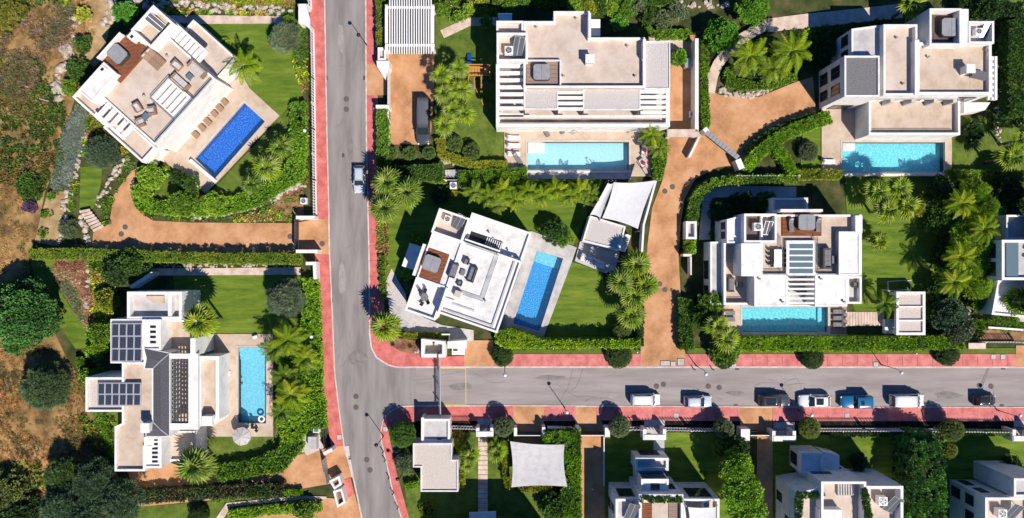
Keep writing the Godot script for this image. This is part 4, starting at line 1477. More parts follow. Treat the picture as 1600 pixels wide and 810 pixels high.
# ---- the villa turned to the slope, upper left
func house_on_the_slope() -> void:
	var o := Vector2(152, 143)
	var R := func(p0: float, q0: float, p1: float, q1: float) -> Array: return turned(o, 42, [p0, -q0, p1, -q0, p1, -q1, p0, -q1])
	var Q := func(p: float, q: float) -> Vector2: return o + Vector2(p, -q).rotated(deg_to_rad(42))
	var t := house("white_villa", "white flat roofed villa turned diagonally, with a brown hot tub deck and deep blue pool", 220, 130)
	# terraces round it
	lay("terrace", [300, 75, 365, 95, 391, 139, 437, 181, 322, 303, 262, 256, 225, 240, 200, 215], .26, M.beige, "beige stone terrace round the deep blue pool", "terrace")
	pool("long deep blue swimming pool set diagonally beside six tan loungers", POOLS.slope, .3, 1.5, M.tile_blue, {"coping": M.pale, "steps": [[311, 240, 324, 251, 317, 259, 304, 248]]})
	# raised white end wall of the pool
	solo("pool_wall", _box_wall([296, 250, 335, 283], .2, .9, .5), M.white, "low white wall at the lower end of the deep blue pool", "wall")
	block(t, R.call(-2, -3, 122, 138), .1, 6.75, 6.3, .3, M.white, M.pale)
	block(t, R.call(-24, -19, 4, 41), .1, 7.9, 7.7, .25, M.white, M.white)
	slab(t, "tub_deck", R.call(-26, 33, 15, 101), 5.9, 6.8, M.wood)
	deck_boards(t, R.call(-26, 33, 15, 101), 6.9, M.wood, 22)
	slab(t, "screen_wall", R.call(-37, 38, -34, 92), .1, 8.0, M.white)
	slab(t, "corner_box", R.call(-24, 24, -12, 36), 6.0, 8.0, M.white)
	slab(t, "corner_box", R.call(-24, 94, -12, 106), 6.0, 8.0, M.white)
	slab(t, "flue", R.call(-20, 28, -16, 33), 7.9, 8.04, M.black)
	slab(t, "flue", R.call(-20, 97, -16, 102), 7.9, 8.04, M.black)
	block(t, R.call(-26, 106, 17, 159), .1, 8.2, 6.8, .35, M.white, M.beige)
	# void in the deck with white beams
	slab(t, "void_floor", R.call(69, 50, 115, 89), 6.28, 6.34, M.greystone)
	var vr := MB.new()
	vr.ring(poly(R.call(68, 48, 116, 91), 6.7), poly(R.call(72, 52, 112, 87), 6.7), 6.2, 6.2, 6.7)
	wpart(t, "void_kerb", vr, M.white)
	beams(t, "beam", R.call(72, 52, 112, 52) .slice(0, 4) + R.call(72, 52, 112, 87).slice(4, 8), 5, .55, .3, 6.72, M.white, true)
	railing(t, _closed(R.call(67, 47, 117, 92)), 6.3, .95)
	# pergola over the north-east side and its terrace
	block(t, R.call(36, 139, 126, 184), .1, 4.1, 3.5, .28, M.white, M.pale)
	beams(t, "pergola_beam", R.call(20, 140, 84, 140).slice(0, 4) + R.call(20, 140, 84, 160).slice(4, 8), 8, .55, .4, 6.7, M.white, true)
	slab(t, "pergola_edge", R.call(18, 159, 86, 162), 6.3, 6.72, M.white)
	block(t, R.call(44, -36, 126, -4), .1, 4.2, 3.5, .3, M.white, M.pale)
	block(t, R.call(-24, -33, 42, -4.5), .1, 5.6, 5.0, .3, M.white, M.pale)
	beams(t, "pergola_beam", R.call(26, -26, 76, -26).slice(0, 4) + R.call(26, -26, 76, -3.5).slice(4, 8), 5, .6, .4, 6.3, M.white, true)
	slab(t, "pergola_edge", R.call(20, -30, 80, -25), 5.9, 6.32, M.white)
	# porch slab to the pool side
	slab(t, "porch_roof", R.call(120.5, -3, 137, 24), 3.0, 3.45, M.white)
	railing(t, [Q.call(119, 0).x, Q.call(119, 0).y, Q.call(119, 134).x, Q.call(119, 134).y], 6.3, .95)
	vents(t, [160, 128, 200, 190, 262, 88, 226, 150], 6.3)
	put("tub", 188, 87, 6.9, 42, "grey covered hot tub on the red brown deck of the tilted villa")
	put("lounger_tan", 240, 98, 6.3, 42, "tan lounger nearest the hot tub deck on the tilted roof, lower of the two", "", 1.45)
	put("lounger_tan", 247, 91, 6.3, 42, "tan lounger on the tilted roof, upper of the two side by side", "", 1.45)
	put("ac", 240, 21, 6.8, 42, "white air conditioner inside the topmost walled box of the tilted villa")
	put("collector", 247, 38, 6.8, -48, "solar collector inside the topmost walled box of the tilted villa", "", 1.3)
	put("chair_tan", 217.5, 169, 6.3, 60, "tan armchair left of the square table at the lower roof corner", "", 1.35)
	put("chair_tan", 240, 174, 6.3, 170, "tan armchair right of the square table at the lower roof corner", "", 1.35)
	put("chair_tan", 222, 192, 6.3, -20, "tan armchair below the square table at the lower roof corner", "", 1.35)
	put("table_tan", 230, 183, 6.3, 42, "glass topped tan table between the lower roof corner armchairs", "", 1.25)
	put("chair_tan", 279, 104, 6.3, 42, "tan armchair above the long glass table on the tilted roof", "", 1.4)
	put("sofa_tan", 284, 130, 6.3, -48, "tan sofa with a white cushion left of the long glass table", "", 1.5)
	put("sofa_tan", 311, 110, 6.3, 132, "tan sofa backing onto the right edge of the tilted roof", "", 1.5)
	put("table_tan", 298, 121, 6.3, 42, "long glass topped tan table between two sofas", "", 1.2)
	for i in 6:
		var p: Array = [[347, 155], [339.5, 164.5], [331, 173], [321, 186], [312, 195], [302, 206]][i]
		put("lounger_tan", p[0], p[1], .3, 45, "tan lounger by the deep blue pool, %s" % ["topmost of six", "second from the top, with a white towel", "above the little round table", "just below the little round table", "second from the bottom", "lowest of six"][i], "tan loungers by the deep blue pool", 1.3)
	put("table_little", 326, 180, .3, 0, "little round table between the third and fourth tan loungers")
	put("chair_tan", 280, 209, .3, 42, "tan armchair under the porch at the lower house corner", "", 1.4)
	put("chair_tan", 270, 199, .3, 42, "tan armchair half inside the lower porch")
	# steps down to the driveway, each a block
	var st := thing("garden_steps", "straight flight of beige stone steps from the lawn to the orange driveway", "steps", w(145, 345, .05))
	for i in 7:
		var f := i / 6.0
		var b := MB.new()
		var a := w(lerpf(129, 146, f), lerpf(332, 361, f))
		var c := w(lerpf(145, 162, f), lerpf(329, 353, f))
		b.bar(a + Vector3.UP * (.75 - .1 * i), c + Vector3.UP * (.75 - .1 * i), .40, .16)
		wpart(st, "step", b, M.path)
	# upper left gate and gatehouse walls
	solo("gate_wall", _box_wall([462, 340, 491, 340], .1, 2.3, .5), M.white, "white wall above the upper left gate", "wall")
	solo("gate_wall", _box_wall([462, 393, 496, 393], .1, 2.3, .5), M.white, "white wall below the upper left gate", "wall")
	var g := thing("sliding_gate", "dark sliding gate across the orange driveway of the tilted villa", "gate", w(466, 366, .1))
	for i in 9:
		var b := MB.new()
		b.box(w(466, 345 + i * 5.4) + Vector3.UP * 1.1, Vector3(.06, 1.8, .5))
		wpart(g, "gate_board", b, M.darkmetal)
	var b2 := MB.new()
	b2.bar(w(466, 342, .3) , w(466, 391, .3), .1, .1)
	b2.bar(w(466, 342, 2.05), w(466, 391, 2.05), .1, .1)
	wpart(g, "gate_frame", b2, M.darkmetal)
	var gh := thing("gate_shelter", "white walled little gate shelter with a flat roof at the top of the west fence", "gate", w(474, 22, .1))
	b2 = MB.new()
	b2.prism(poly([466, 6, 478, 6, 484, 30, 484, 44, 476, 40, 466, 36], 2.8), 2.5, 2.8)
	wpart(gh, "roof", b2, M.white)
	for q in [[467, 8], [477, 8], [468, 34], [482, 40]]:
		b2 = MB.new()
		b2.box(w(q[0], q[1], 2.5) * Vector3(1, 0, 1) + Vector3.UP * 1.3, Vector3(.4, 2.4, .4))
		wpart(gh, "pillar", b2, M.white)
	put("ac", 476.5, 315, .2, 0, "grey box of equipment behind the white fence by the upper left gate")

func _closed(a: Array) -> Array:
	var r := a.duplicate()
	r.append(a[0])
	r.append(a[1])
	return r

func _box_wall(a: Array, y0: float, y1: float, thick: float) -> MB:
	var b := MB.new()
	var p := w(a[0], a[1], y1)
	var q := w(a[2], a[3], y1)
	b.bar(Vector3(p.x, (y0 + y1) / 2, p.z), Vector3(q.x, (y0 + y1) / 2, q.z), thick, y1 - y0)
	return b

func solar_field(t: Node3D, u0: float, v0: float, u1: float, v1: float, nx: int, nz: int, y: float) -> void:
	for i in nx:
		for k in nz:
			var c := w(lerpf(u0, u1, (i + .5) / nx), lerpf(v0, v1, (k + .5) / nz), y)
			var s := w(u1, v1, y) - w(u0, v0, y)
			var x := s.x / nx - .12
			var z := s.z / nz - .12
			var b := MB.new()
			b.solid(c, Vector3(x / 2, 0, 0), Vector3(0, .03, 0), Vector3(0, .04, z / 2))
			var f := wpart(t, "solar_panel", b, M.alu)
			b = MB.new()
			b.solid(c + Vector3.UP * .025, Vector3(x / 2 - .05, 0, 0), Vector3(0, .015, 0), Vector3(0, .04, z / 2 - .05))
			wpart(f, "cells", b, M.pv)
	var r := MB.new()
	for i in nx + 1:
		r.bar(w(lerpf(u0, u1, float(i) / nx), v0, y - .05), w(lerpf(u0, u1, float(i) / nx), v1, y - .02), .14, .06)
	for k in nz + 1:
		r.bar(w(u0, lerpf(v0, v1, float(k) / nz), y - .055), w(u1, lerpf(v0, v1, float(k) / nz), y - .045), .14, .06)
	wpart(t, "mounting_rails", r, M.alu)

# ---- the villa with two solar fields, lower left
func house_with_solar_roof() -> void:
	var t := house("white_villa", "white villa with two solar fields, slate roof strip and a timber lattice roof", 240, 600)
	lay("terrace", [300, 500, 326, 522, 427, 522, 427, 682, 322, 682, 300, 682], .26, M.beige, "beige stone terrace round the pale blue pool", "terrace")
	pool("pale blue swimming pool with steps and a white float ring", POOLS.solar, .3, 1.2, M.tile_aqua, {"coping": M.pale, "steps": [rect(372, 543.5, 415, 562), rect(372, 543.5, 415, 556), rect(372, 543.5, 415, 550)]})
	block(t, rect(198, 456, 284, 500), .1, 6.1, 5.0, .45, M.white, M.greystone)
	slab(t, "inner_wall", rect(262, 460, 268, 497), 4.9, 6.0, M.white)
	slab(t, "raised_floor", [228, 463, 255, 463, 255, 474, 240, 474, 228, 466], 4.9, 5.4, M.beige)
	block(t, rect(172, 499, 226, 568), .1, 6.2, 5.9, .2, M.white, M.white)
	solar_field(t, 174, 506, 221, 565, 4, 3, 6.5)
	# white strip with slots
	var lst := [[221, 499, 250, 506]]
	block(t, rect(221.5, 499.5, 251, 548), .1, 6.55, 6.3, .3, M.white, M.white)
	for i in 4:
		slab(t, "slot", rect(234, 509 + i * 8, 243, 513 + i * 8), 6.2, 6.34, M.black)
	# beige decks
	block(t, [190, 566.5, 240, 566.5, 240, 700, 226, 700, 226, 737, 178.5, 737, 178.5, 667, 190, 662], .1, 6.35, 5.85, .3, M.white, M.beige)
	block(t, rect(133, 590, 193, 644), .1, 6.4, 6.0, .3, M.white, M.gravel_warm)
	solar_field(t, 152.5, 599, 219.5, 634, 6, 2, 6.5)
	# slate strips with hips
	var hip := MB.new()
	var y := 6.6
	var top := 6.8
	var a := [w(225, 545, y), w(264, 553, y), w(264, 682, y), w(228, 682, y), w(228, 660, y), w(239, 660, y), w(239, 576, y), w(226, 576, y)]
	var ridge := [w(250, 565, top), w(251, 672, top), w(229, 561, top), w(229, 671, top)]
	hip.quad(a[0], a[1], ridge[0], ridge[2])
	hip.quad(a[7], ridge[2], ridge[0], a[6])
	hip.quad(a[1], a[2], ridge[1], ridge[0])
	hip.quad(a[6], ridge[0], ridge[1], a[5])
	hip.quad(a[2], a[3], ridge[3], ridge[1])
	hip.quad(a[5], ridge[1], ridge[3], a[4])
	wpart(t, "slate_roof", hip, M.shingle)
	slab(t, "eaves", [224, 544, 265, 552, 265, 683, 227, 683, 227, 659, 238, 659, 238, 577, 224, 577], .1, 6.58, M.white)
	hip = MB.new()
	hip.bar(a[1] + Vector3.UP * .02, ridge[0] + Vector3.UP * .02, .14, .08)
	hip.bar(a[2] + Vector3.UP * .02, ridge[1] + Vector3.UP * .02, .14, .08)
	hip.bar(a[6] + Vector3.UP * .02, ridge[0] + Vector3.UP * .02, .14, .08)
	hip.bar(a[5] + Vector3.UP * .02, ridge[1] + Vector3.UP * .02, .14, .08)
	wpart(t, "ridge_tiles", hip, M.alu)
	# lower roofs to the east
	block(t, rect(224.5, 683.5, 252, 732), .1, 6.5, 6.25, .3, M.white, M.white)
	for i in 6:
		slab(t, "slot", rect(237, 686 + i * 6.8, 246, 689.5 + i * 6.8), 6.2, 6.29, M.black)
	block(t, rect(252.5, 674, 306, 721), .1, 3.9, 3.4, .25, M.white, M.beige)
	block(t, rect(251.5, 500.5, 308, 560), .1, 3.9, 3.4, .25, M.white, M.beige)
	# lattice
	block(t, rect(266, 560.5, 308, 672), .1, 3.6, 3.3, .2, M.white, M.beige)
	for q in [rect(264.5, 553, 309, 561), rect(264.5, 662, 309, 672), rect(294, 561, 309, 662)]:
		slab(t, "lattice_frame", q, 5.8, 6.3, M.white)
	beams(t, "lattice_beam", [267, 561, 292, 561, 292, 662, 267, 662], 6, .15, .22, 6.1, M.lattice, true)
	beams(t, "lattice_cross_beam", [266, 563, 266, 660, 294, 660, 294, 563], 15, .15, .22, 6.05, M.lattice, true)
	block(t, [308.5, 557, 342, 557, 342, 656, 331, 666, 308.5, 666], .1, 4.2, 3.4, .55, M.white, M.beige)
	slab(t, "corner_pier", rect(315, 651, 331, 665), .1, 5.0, M.white)
	slab(t, "stair_tower", rect(297, 529, 305, 556), .1, 6.4, M.white)
	b_chimney(t, 226, 668)
	var um := thing("parasol", "round pale parasol at the lower corner of the pale blue pool", "parasol", w(376.7, 682.7, 2.5) * Vector3(1, 0, 1) + Vector3.UP * .3)
	var pb := MB.new()
	pb.rod(Vector3.ZERO, Vector3(0, 2.5, 0), .035, .03)
	pb.box(Vector3(0, .04, 0), Vector3(.6, .08, .6))
	part(um, "pole", pb, M.darkmetal)
	for i in 8:
		pb = MB.new()
		var p := Vector3(cos(TAU * (i + .03) / 8 + .2) * 1.45, 2.1, sin(TAU * (i + .03) / 8 + .2) * 1.45)
		var q := Vector3(cos(TAU * (i + .97) / 8 + .2) * 1.45, 2.1, sin(TAU * (i + .97) / 8 + .2) * 1.45)
		pb.tri(Vector3(0, 2.55, 0), q, p)
		pb.quad(p, q, q - Vector3(0, .14, 0), p - Vector3(0, .14, 0))
		part(um, "canopy_panel", pb, M.lightfabric)
		pb = MB.new()
		pb.rod(Vector3(0, 2.53, 0), p + Vector3(0, .0, 0), .018, .015, 5)
		part(um, "rib", pb, M.darkmetal)
	put("lounger_white", 351, 583, .3, 0, "white lounger higher up against the terrace wall of the solar roofed villa")
	put("lounger_white", 349, 616, .3, 0, "white lounger lower down by the terrace wall of the solar roofed villa")
	put("chair_grey", 347, 626, .3, 0, "dark chair beside the lower white lounger")
	put("chair_black", 402, 672, .3, 130, "dark chair to the right of the round parasol")
	put("chair_black", 396, 667, .3, 100, "dark chair between the parasol and the pool")
	put("chair_white_pot", 399, 527, .3, 20, "white seat at the upper right terrace corner above the pool") if P.has("chair_white_pot") else put("daybed", 399, 527, .3, 70, "white seat at the upper right terrace corner above the pool", "", .55)
	var ring := MB.new(true)
	var rr := []
	for i in 17:
		var q := []
		var c := Vector3(cos(TAU * i / 16), 0, sin(TAU * i / 16))
		for j in 8:
			q.append(w(408, 655, .3) * Vector3(1, 0, 1) + c * (.42 + .16 * cos(TAU * j / 8)) + Vector3.UP * (.24 + .13 * sin(TAU * j / 8)))
		rr.append(q)
	ring.loft(rr, true, false)
	solo("float_ring", ring, M.whitefabric, "white inflatable ring floating in the lower corner of the pale blue pool", "pool float")
	ring = MB.new(true)
	ring.ball(w(377, 599, .3) * Vector3(1, 0, 1) + Vector3.UP * .25, Vector3(.22, .12, .22))
	solo("pool_skimmer", ring, M.darkmetal, "small dark skimmer floating at the left edge of the pale blue pool", "skimmer")
	# gates on the long road
	solo("gate_pillar", _box_wall([505, 710, 519, 703], .1, 2.2, .5), M.white, "white gate pillar at the upper end of the dark sliding gate", "pillar")
	var g := thing("sliding_gate", "long dark gate at the bottom driveway of the solar roofed villa", "gate", w(512, 730, .1))
	for i in 9:
		var gb := MB.new()
		gb.bar(w(509 + i * .75, 714 + i * 4.2) + Vector3.UP * 1.1, w(509.6 + i * .75, 717.6 + i * 4.2) + Vector3.UP * 1.1, .08, 1.9)
		wpart(g, "gate_board", gb, M.steel)
	fence([502, 668, 507, 708], .1, 1.9, M.darkmetal, "short dark fence beside the gravel patch")
	var bx := thing("planter_wall", "white boxed wall with a shrub at the lower driveway of the long road", "planter", w(528, 775, .1))
	block(bx, [514, 752, 530, 744, 534, 758, 522, 766], .1, 1.8, 1.3, .35, M.white, M.soil)
	block(bx, [520, 768, 534, 764, 540, 786, 527, 794], .1, 1.9, 1.3, .3, M.white, M.soil)
	bx = thing("bin_box", "small white box with a dark lid on the pale gravel patch", "bin", w(497, 670, .15))
	var b := MB.new()
	b.box(w(497, 670) + Vector3.UP * .55, Vector3(1.0, 1.0, .8))
	wpart(bx, "case", b, M.white)
	b = MB.new()
	b.box(w(497, 670) + Vector3.UP * 1.08, Vector3(.7, .06, .5))
	wpart(bx, "lid", b, M.bluepane)
	b = MB.new()
	b.box(w(492, 689) + Vector3.UP * .8, Vector3(1.3, 1.5, 2.0))
	solo("gate_cabinet", b, M.greystone, "grey cabinet between the pale gravel patch and the dark fence", "cabinet")

func b_chimney(t: Node3D, u: float, v: float) -> void:
	slab(t, "chimney", rect(u - 6, v - 5, u + 6, v + 8), 5.8, 7.7, M.white)
	slab(t, "chimney_cap", rect(u - 7, v - 6, u + 7, v + 9), 7.7, 7.85, M.white)

# ---- the big flat roofed villa, top centre
func house_by_the_turquoise_pool() -> void:
	var t := house("white_villa", "big white villa with three gravel roof panels above the pale turquoise pool", 910, 115)
	lay("terrace", [788, 176, 1020, 176, 1020, 276, 788, 276], .26, M.beige, "beige stone terrace round the pale turquoise pool", "terrace")
	pool("pale turquoise swimming pool with a white shelf at its upper left corner", POOLS.turquoise, .3, 1.3, M.tile_cyan, {"coping": M.pale, "steps": [rect(825, 222, 851, 239), rect(825, 222, 848, 237), rect(825, 222, 845, 235)], "step_mat": M.white})
	# overflow channel below the pool
	var ch := MB.new()
	ch.prism(poly(rect(823, 267.5, 986, 270), .4), .1, .38)
	solo("pool_wall", ch, M.white, "white overflow edge along the lower side of the pale turquoise pool", "wall")
	ch = MB.new()
	ch.prism(poly(rect(823, 270.5, 986, 280), .3), .05, .31)
	solo("overflow_channel", ch, M.greystone, "long grey overflow channel below the pale turquoise pool", "channel")
	# upper volume with parapets
	block(t, [865, 17.5, 922, 17.5, 922, 58.5, 1008, 58.5, 1008, 137, 818, 137, 818, 33, 865, 33], .1, 7.6, 6.8, .3, M.white, M.pale)
	slab(t, "high_parapet", rect(919.5, 20, 923.5, 57), 6.6, 8.6, M.white)
	slab(t, "high_parapet", rect(1005, 61, 1009.5, 92), 6.6, 8.2, M.white)
	block(t, rect(775.5, 32.5, 818, 56), .1, 7.55, 6.75, .3, M.white, M.pale)
	block(t, rect(776, 51, 825, 96), .1, 8.4, 6.9, .35, M.white, M.beige)
	slab(t, "edge_coping", rect(824, 133.5, 1008, 138), 6.8, 7.5, M.pale)
	# hot tub recess
	slab(t, "tub_deck", rect(822, 94, 875, 134), 6.7, 6.88, M.greywood)
	deck_boards(t, rect(823, 95, 874, 133.5), 6.96, M.greywood, 16)
	slab(t, "tub_screen", rect(874.5, 93.5, 877, 134), 6.8, 7.4, M.whitefloor)
	slab(t, "tub_screen", rect(821, 93.2, 876, 95), 6.8, 7.5, M.whitefloor)
	# chimney with louvres
	# gravel roofs
	block(t, rect(1007.5, 64, 1047.5, 139), .1, 7.0, 6.85, .18, M.whitefloor, M.gravel)
	block(t, rect(818.5, 136, 872, 171), 5.9, 6.6, 6.5, .18, M.whitefloor, M.gravel)
	block(t, rect(911, 138, 1001, 171.5), 5.9, 6.6, 6.5, .18, M.whitefloor, M.gravel)
	# lower terrace all along the south
	block(t, rect(775, 97, 1047, 198), .1, 4.3, 3.5, .6, M.white, M.pale)
	beams(t, "pergola_beam", [779, 103, 779, 180, 818, 180, 818, 103], 8, .5, .4, 6.55, M.white, true)
	slab(t, "pergola_edge", rect(775, 97, 780, 182), 6.1, 6.6, M.white)
	beams(t, "pergola_beam", [872, 144, 872, 170, 911, 170, 911, 144], 4, .45, .4, 6.55, M.white, true)
	beams(t, "pergola_beam", [1001, 143, 1001, 176, 1044, 176, 1044, 143], 5, .45, .4, 6.55, M.white, true)
	slab(t, "pergola_edge", rect(1041, 140, 1047, 184), 6.1, 6.6, M.white)
	for u in [820, 872, 912, 998]:
		slab(t, "pillar", rect(u, 172, u + 7, 180), 3.4, 6.1, M.pale)
	slab(t, "pergola_edge", rect(775, 180, 1047, 183.5), 6.0, 6.55, M.white)
	railing(t, [781, 193, 1040, 193], 3.6, 1.0)
	slab(t, "annex_roof", rect(1043, 186, 1047, 197), 3.4, 4.35, M.white)
	slab(t, "back_porch", rect(922, 30, 938, 56), .1, 4.0, M.white)
	slab(t, "back_porch", rect(778, 21, 800, 34), .1, 4.6, M.white)
	windows(t, 775, 198, 775, 97, 4.3, [[.1, .3, .5, 2.4], [.4, .6, .5, 2.4]])
	joints(t, rect(866, 21, 918, 132), 2, 4, 6.8, M.greystone)
	joints(t, rect(924, 62, 1003, 132), 3, 2, 6.8, M.greystone)
	vents(t, [980, 73, 838, 44, 900, 30, 992, 120, 880, 120], 6.8)
	put("tub", 846, 115, 6.9, 0, "grey covered hot tub on the weathered deck of the big flat roof")
	put("chimney", 920, 97, 6.8, 0, "white chimney with louvres in the middle of the big beige roof")
	put("ac", 795, 82, 6.9, 0, "white air conditioner in the walled box of the big flat roof", "", 1.25)
	put("collector", 810, 77, 6.9, 12, "tilted double solar collector in the walled box of the big flat roof", "", 1.5)
	# pool furniture
	put("lounger_white", 803, 216, .3, 0, "white lounger uppermost at the left end of the turquoise terrace")
	put("lounger_white", 803, 228, .3, 0, "white lounger second at the left end of the turquoise terrace")
	put("lounger_white", 803, 241, .3, 0, "white lounger third at the left end of the turquoise terrace")
	put("lounger_dark", 809, 249, .3, 55, "dark tilted lounger at the lower left of the turquoise terrace")
	put("daybed", 1006, 236, .3, 185, "white daybed with a red cushion, upper one right of the turquoise pool")
	put("daybed", 1004, 256, .3, 150, "white daybed with a red cushion, lower one right of the turquoise pool")
	for q in [[1006, 236, "upper"], [1004, 256, "lower"]]:
		var rc := MB.new(true)
		rc.ball(w(q[0] + 1, q[1], .6) + Vector3.UP * .5, Vector3(.3, .12, .34))
		solo("cushion", rc, M.redfabric, "bright red cushion lying on the %s white daybed" % q[2], "cushion")
	put("chair_grey", 1011, 204, .3, 150, "dark round armchair under the palm by the villa corner", "", 1.4)
	put("chair_grey", 1001, 221, .3, 190, "dark grey armchair above the white daybeds", "", 1.6)
	put("lounger_dark", 852, 205, .3, 60, "slim dark deck chair against the wall above the turquoise pool")
	put("lounger_dark", 876, 200, .3, 70, "dark deck chair in the shade of the terrace wall")
	var rd := thing("clothes_airer", "folding metal airer with three arms above the turquoise pool", "airer", w(895, 206, .3))
	var b := MB.new()
	b.rod(Vector3.ZERO, Vector3(0, 1.6, 0), .03, .03)
	part(rd, "pole", b, M.darkmetal)
	for i in 3:
		b = MB.new()
		b.rod(Vector3(0, 1.5, 0), Vector3(cos(i * 2.1 + .5) * 1.0, 1.7, sin(i * 2.1 + .5) * 1.0), .03, .02)
		part(rd, "arm", b, M.darkmetal)
	b = MB.new()
	b.rod(Vector3.ZERO, Vector3(0, .06, 0), .45, .45, 16)
	part(rd, "foot", b, M.steel)
	# side yard
	solo("garden_wall", _box_wall([1089, 60, 1089, 206], .1, 2.6, .55), M.white, "long white wall right of the narrow side yard", "wall")
	put("ac", 1081, 180, .2, 90, "white air conditioner at the foot of the long side wall")
	b = MB.new()
	b.box(w(1075, 100, .7) + Vector3.UP * .0, Vector3(1.2, 1.1, 1.4))
	solo("storage_box", b, M.steel, "pale metal storage box beside the round bush in the side yard", "box")
	b = MB.new()
	b.prism(poly([1043, 202, 1090, 202, 1096, 214, 1043, 214], 2.6), 2.3, 2.6)
	var ga := thing("gate_roof", "flat beige gate roof at the lower end of the narrow side yard", "gate", w(1068, 208))
	wpart(ga, "roof", b, M.path)
	for u in [1047, 1088]:
		b = MB.new()
		b.box(w(u, 208, 2.3) * Vector3(1, 0, 1) + Vector3.UP * 1.2, Vector3(.5, 2.3, .9))
		wpart(ga, "pillar", b, M.white)
	# white slatted carport
	var pg := thing("white_pergola", "white slatted carport pergola at the top beside the long road", "pergola", w(638, 42, .1))
	for u in [604, 676]:
		b = MB.new()
		b.bar(w(u, 8, 3.0), w(u, 80, 3.0), .45, .35)
		wpart(pg, "side_beam", b, M.whitemetal)
		for v in [13, 74]:
			b = MB.new()
			b.box(w(u, v, 2.8) * Vector3(1, 0, 1) + Vector3.UP * 1.45, Vector3(.4, 2.7, .4))
			wpart(pg, "post", b, M.whitemetal)
	for v in [12, 71]:
		b = MB.new()
		b.bar(w(602, v, 3.25), w(679, v, 3.25), .36, .3)
		wpart(pg, "cross_beam", b, M.whitemetal)
	for i in 18:
		var u := 609.0 + i * 3.8
		b = MB.new()
		b.bar(w(u, 0, 3.5), w(u, 84, 3.5), .17, .2)
		wpart(pg, "slat", b, M.whitemetal)
	# gate on the long road
	var gt := thing("white_gate", "white sliding gate between white pillars beside the orange parking court", "gate", w(604, 136, .1))
	b = MB.new()
	b.prism(poly([588, 95, 608, 95, 608, 104, 600, 122, 589, 104], 2.4), .1, 2.4)
	wpart(gt, "pillar", b, M.white)
	b = MB.new()
	b.prism(poly(rect(587, 164, 608, 169), 2.3), .1, 2.3)
	wpart(gt, "pillar", b, M.white)
	for i in 8:
		b = MB.new()
		b.box(w(606, 108 + i * 7.4, 2.1) * Vector3(1, 0, 1) + Vector3.UP * 1.15, Vector3(.1, 2.0, .68))
		wpart(gt, "gate_board", b, M.whitemetal)
	solo("garden_wall", _box_wall([606, 172, 606, 226], .1, 1.6, .25), M.white, "thin white wall along the orange parking court", "wall")
	var bw := thing("letter_box_wall", "small white wall niche left of the slatted carport", "wall", w(596, 84))
	block(bw, rect(590, 74, 603, 94), .1, 2.2, 1.5, .3, M.white, M.greystone)
	# wooden play set
	var ps := thing("play_set", "wooden play set with blue slide and blue awning beside the big villa", "play set", w(745, 105, .1))
	for q in [[732, 102], [765, 102], [732, 117], [765, 117], [741, 132], [752, 132]]:
		b = MB.new()
		b.box(w(q[0], q[1], 2.6) * Vector3(1, 0, 1) + Vector3.UP * 1.35, Vector3(.14, 2.6, .14))
		wpart(ps, "post", b, M.playwood)
	for q in [[730, 101, 767, 101], [730, 106, 767, 106], [732, 118, 766, 118], [765, 101, 765, 118], [732, 101, 732, 132], [741, 120, 741, 142], [752, 118, 752, 138]]:
		b = MB.new()
		b.bar(w(q[0], q[1], 2.4), w(q[2], q[3], 2.4), .14, .14)
		wpart(ps, "beam", b, M.playwood)
	for i in 7:
		b = MB.new()
		b.box(w(735 + i * 4.4, 110, 1.5) , Vector3(.38, .06, 1.3))
		wpart(ps, "floor_board", b, M.playwood)
	b = MB.new()
	b.bar(w(734, 103, 1.5), w(733, 84, .3), .6, .08)
	wpart(ps, "slide", b, M.blueplastic)
	b = MB.new()
	b.prism(poly(rect(728, 132, 740, 143), 2.5), 2.4, 2.5)
	wpart(ps, "awning", b, M.blueplastic)
	b = MB.new()
	b.bar(w(741, 134, .9), w(758, 170, .1), .1, .1)
	b.bar(w(741, 134, .9), w(724, 168, .1), .1, .1)
	wpart(ps, "swing_frame", b, M.playwood)
	b = MB.new()
	b.box(w(757, 130, .5), Vector3(.9, .05, .3))
	wpart(ps, "swing_seat", b, M.blueplastic)

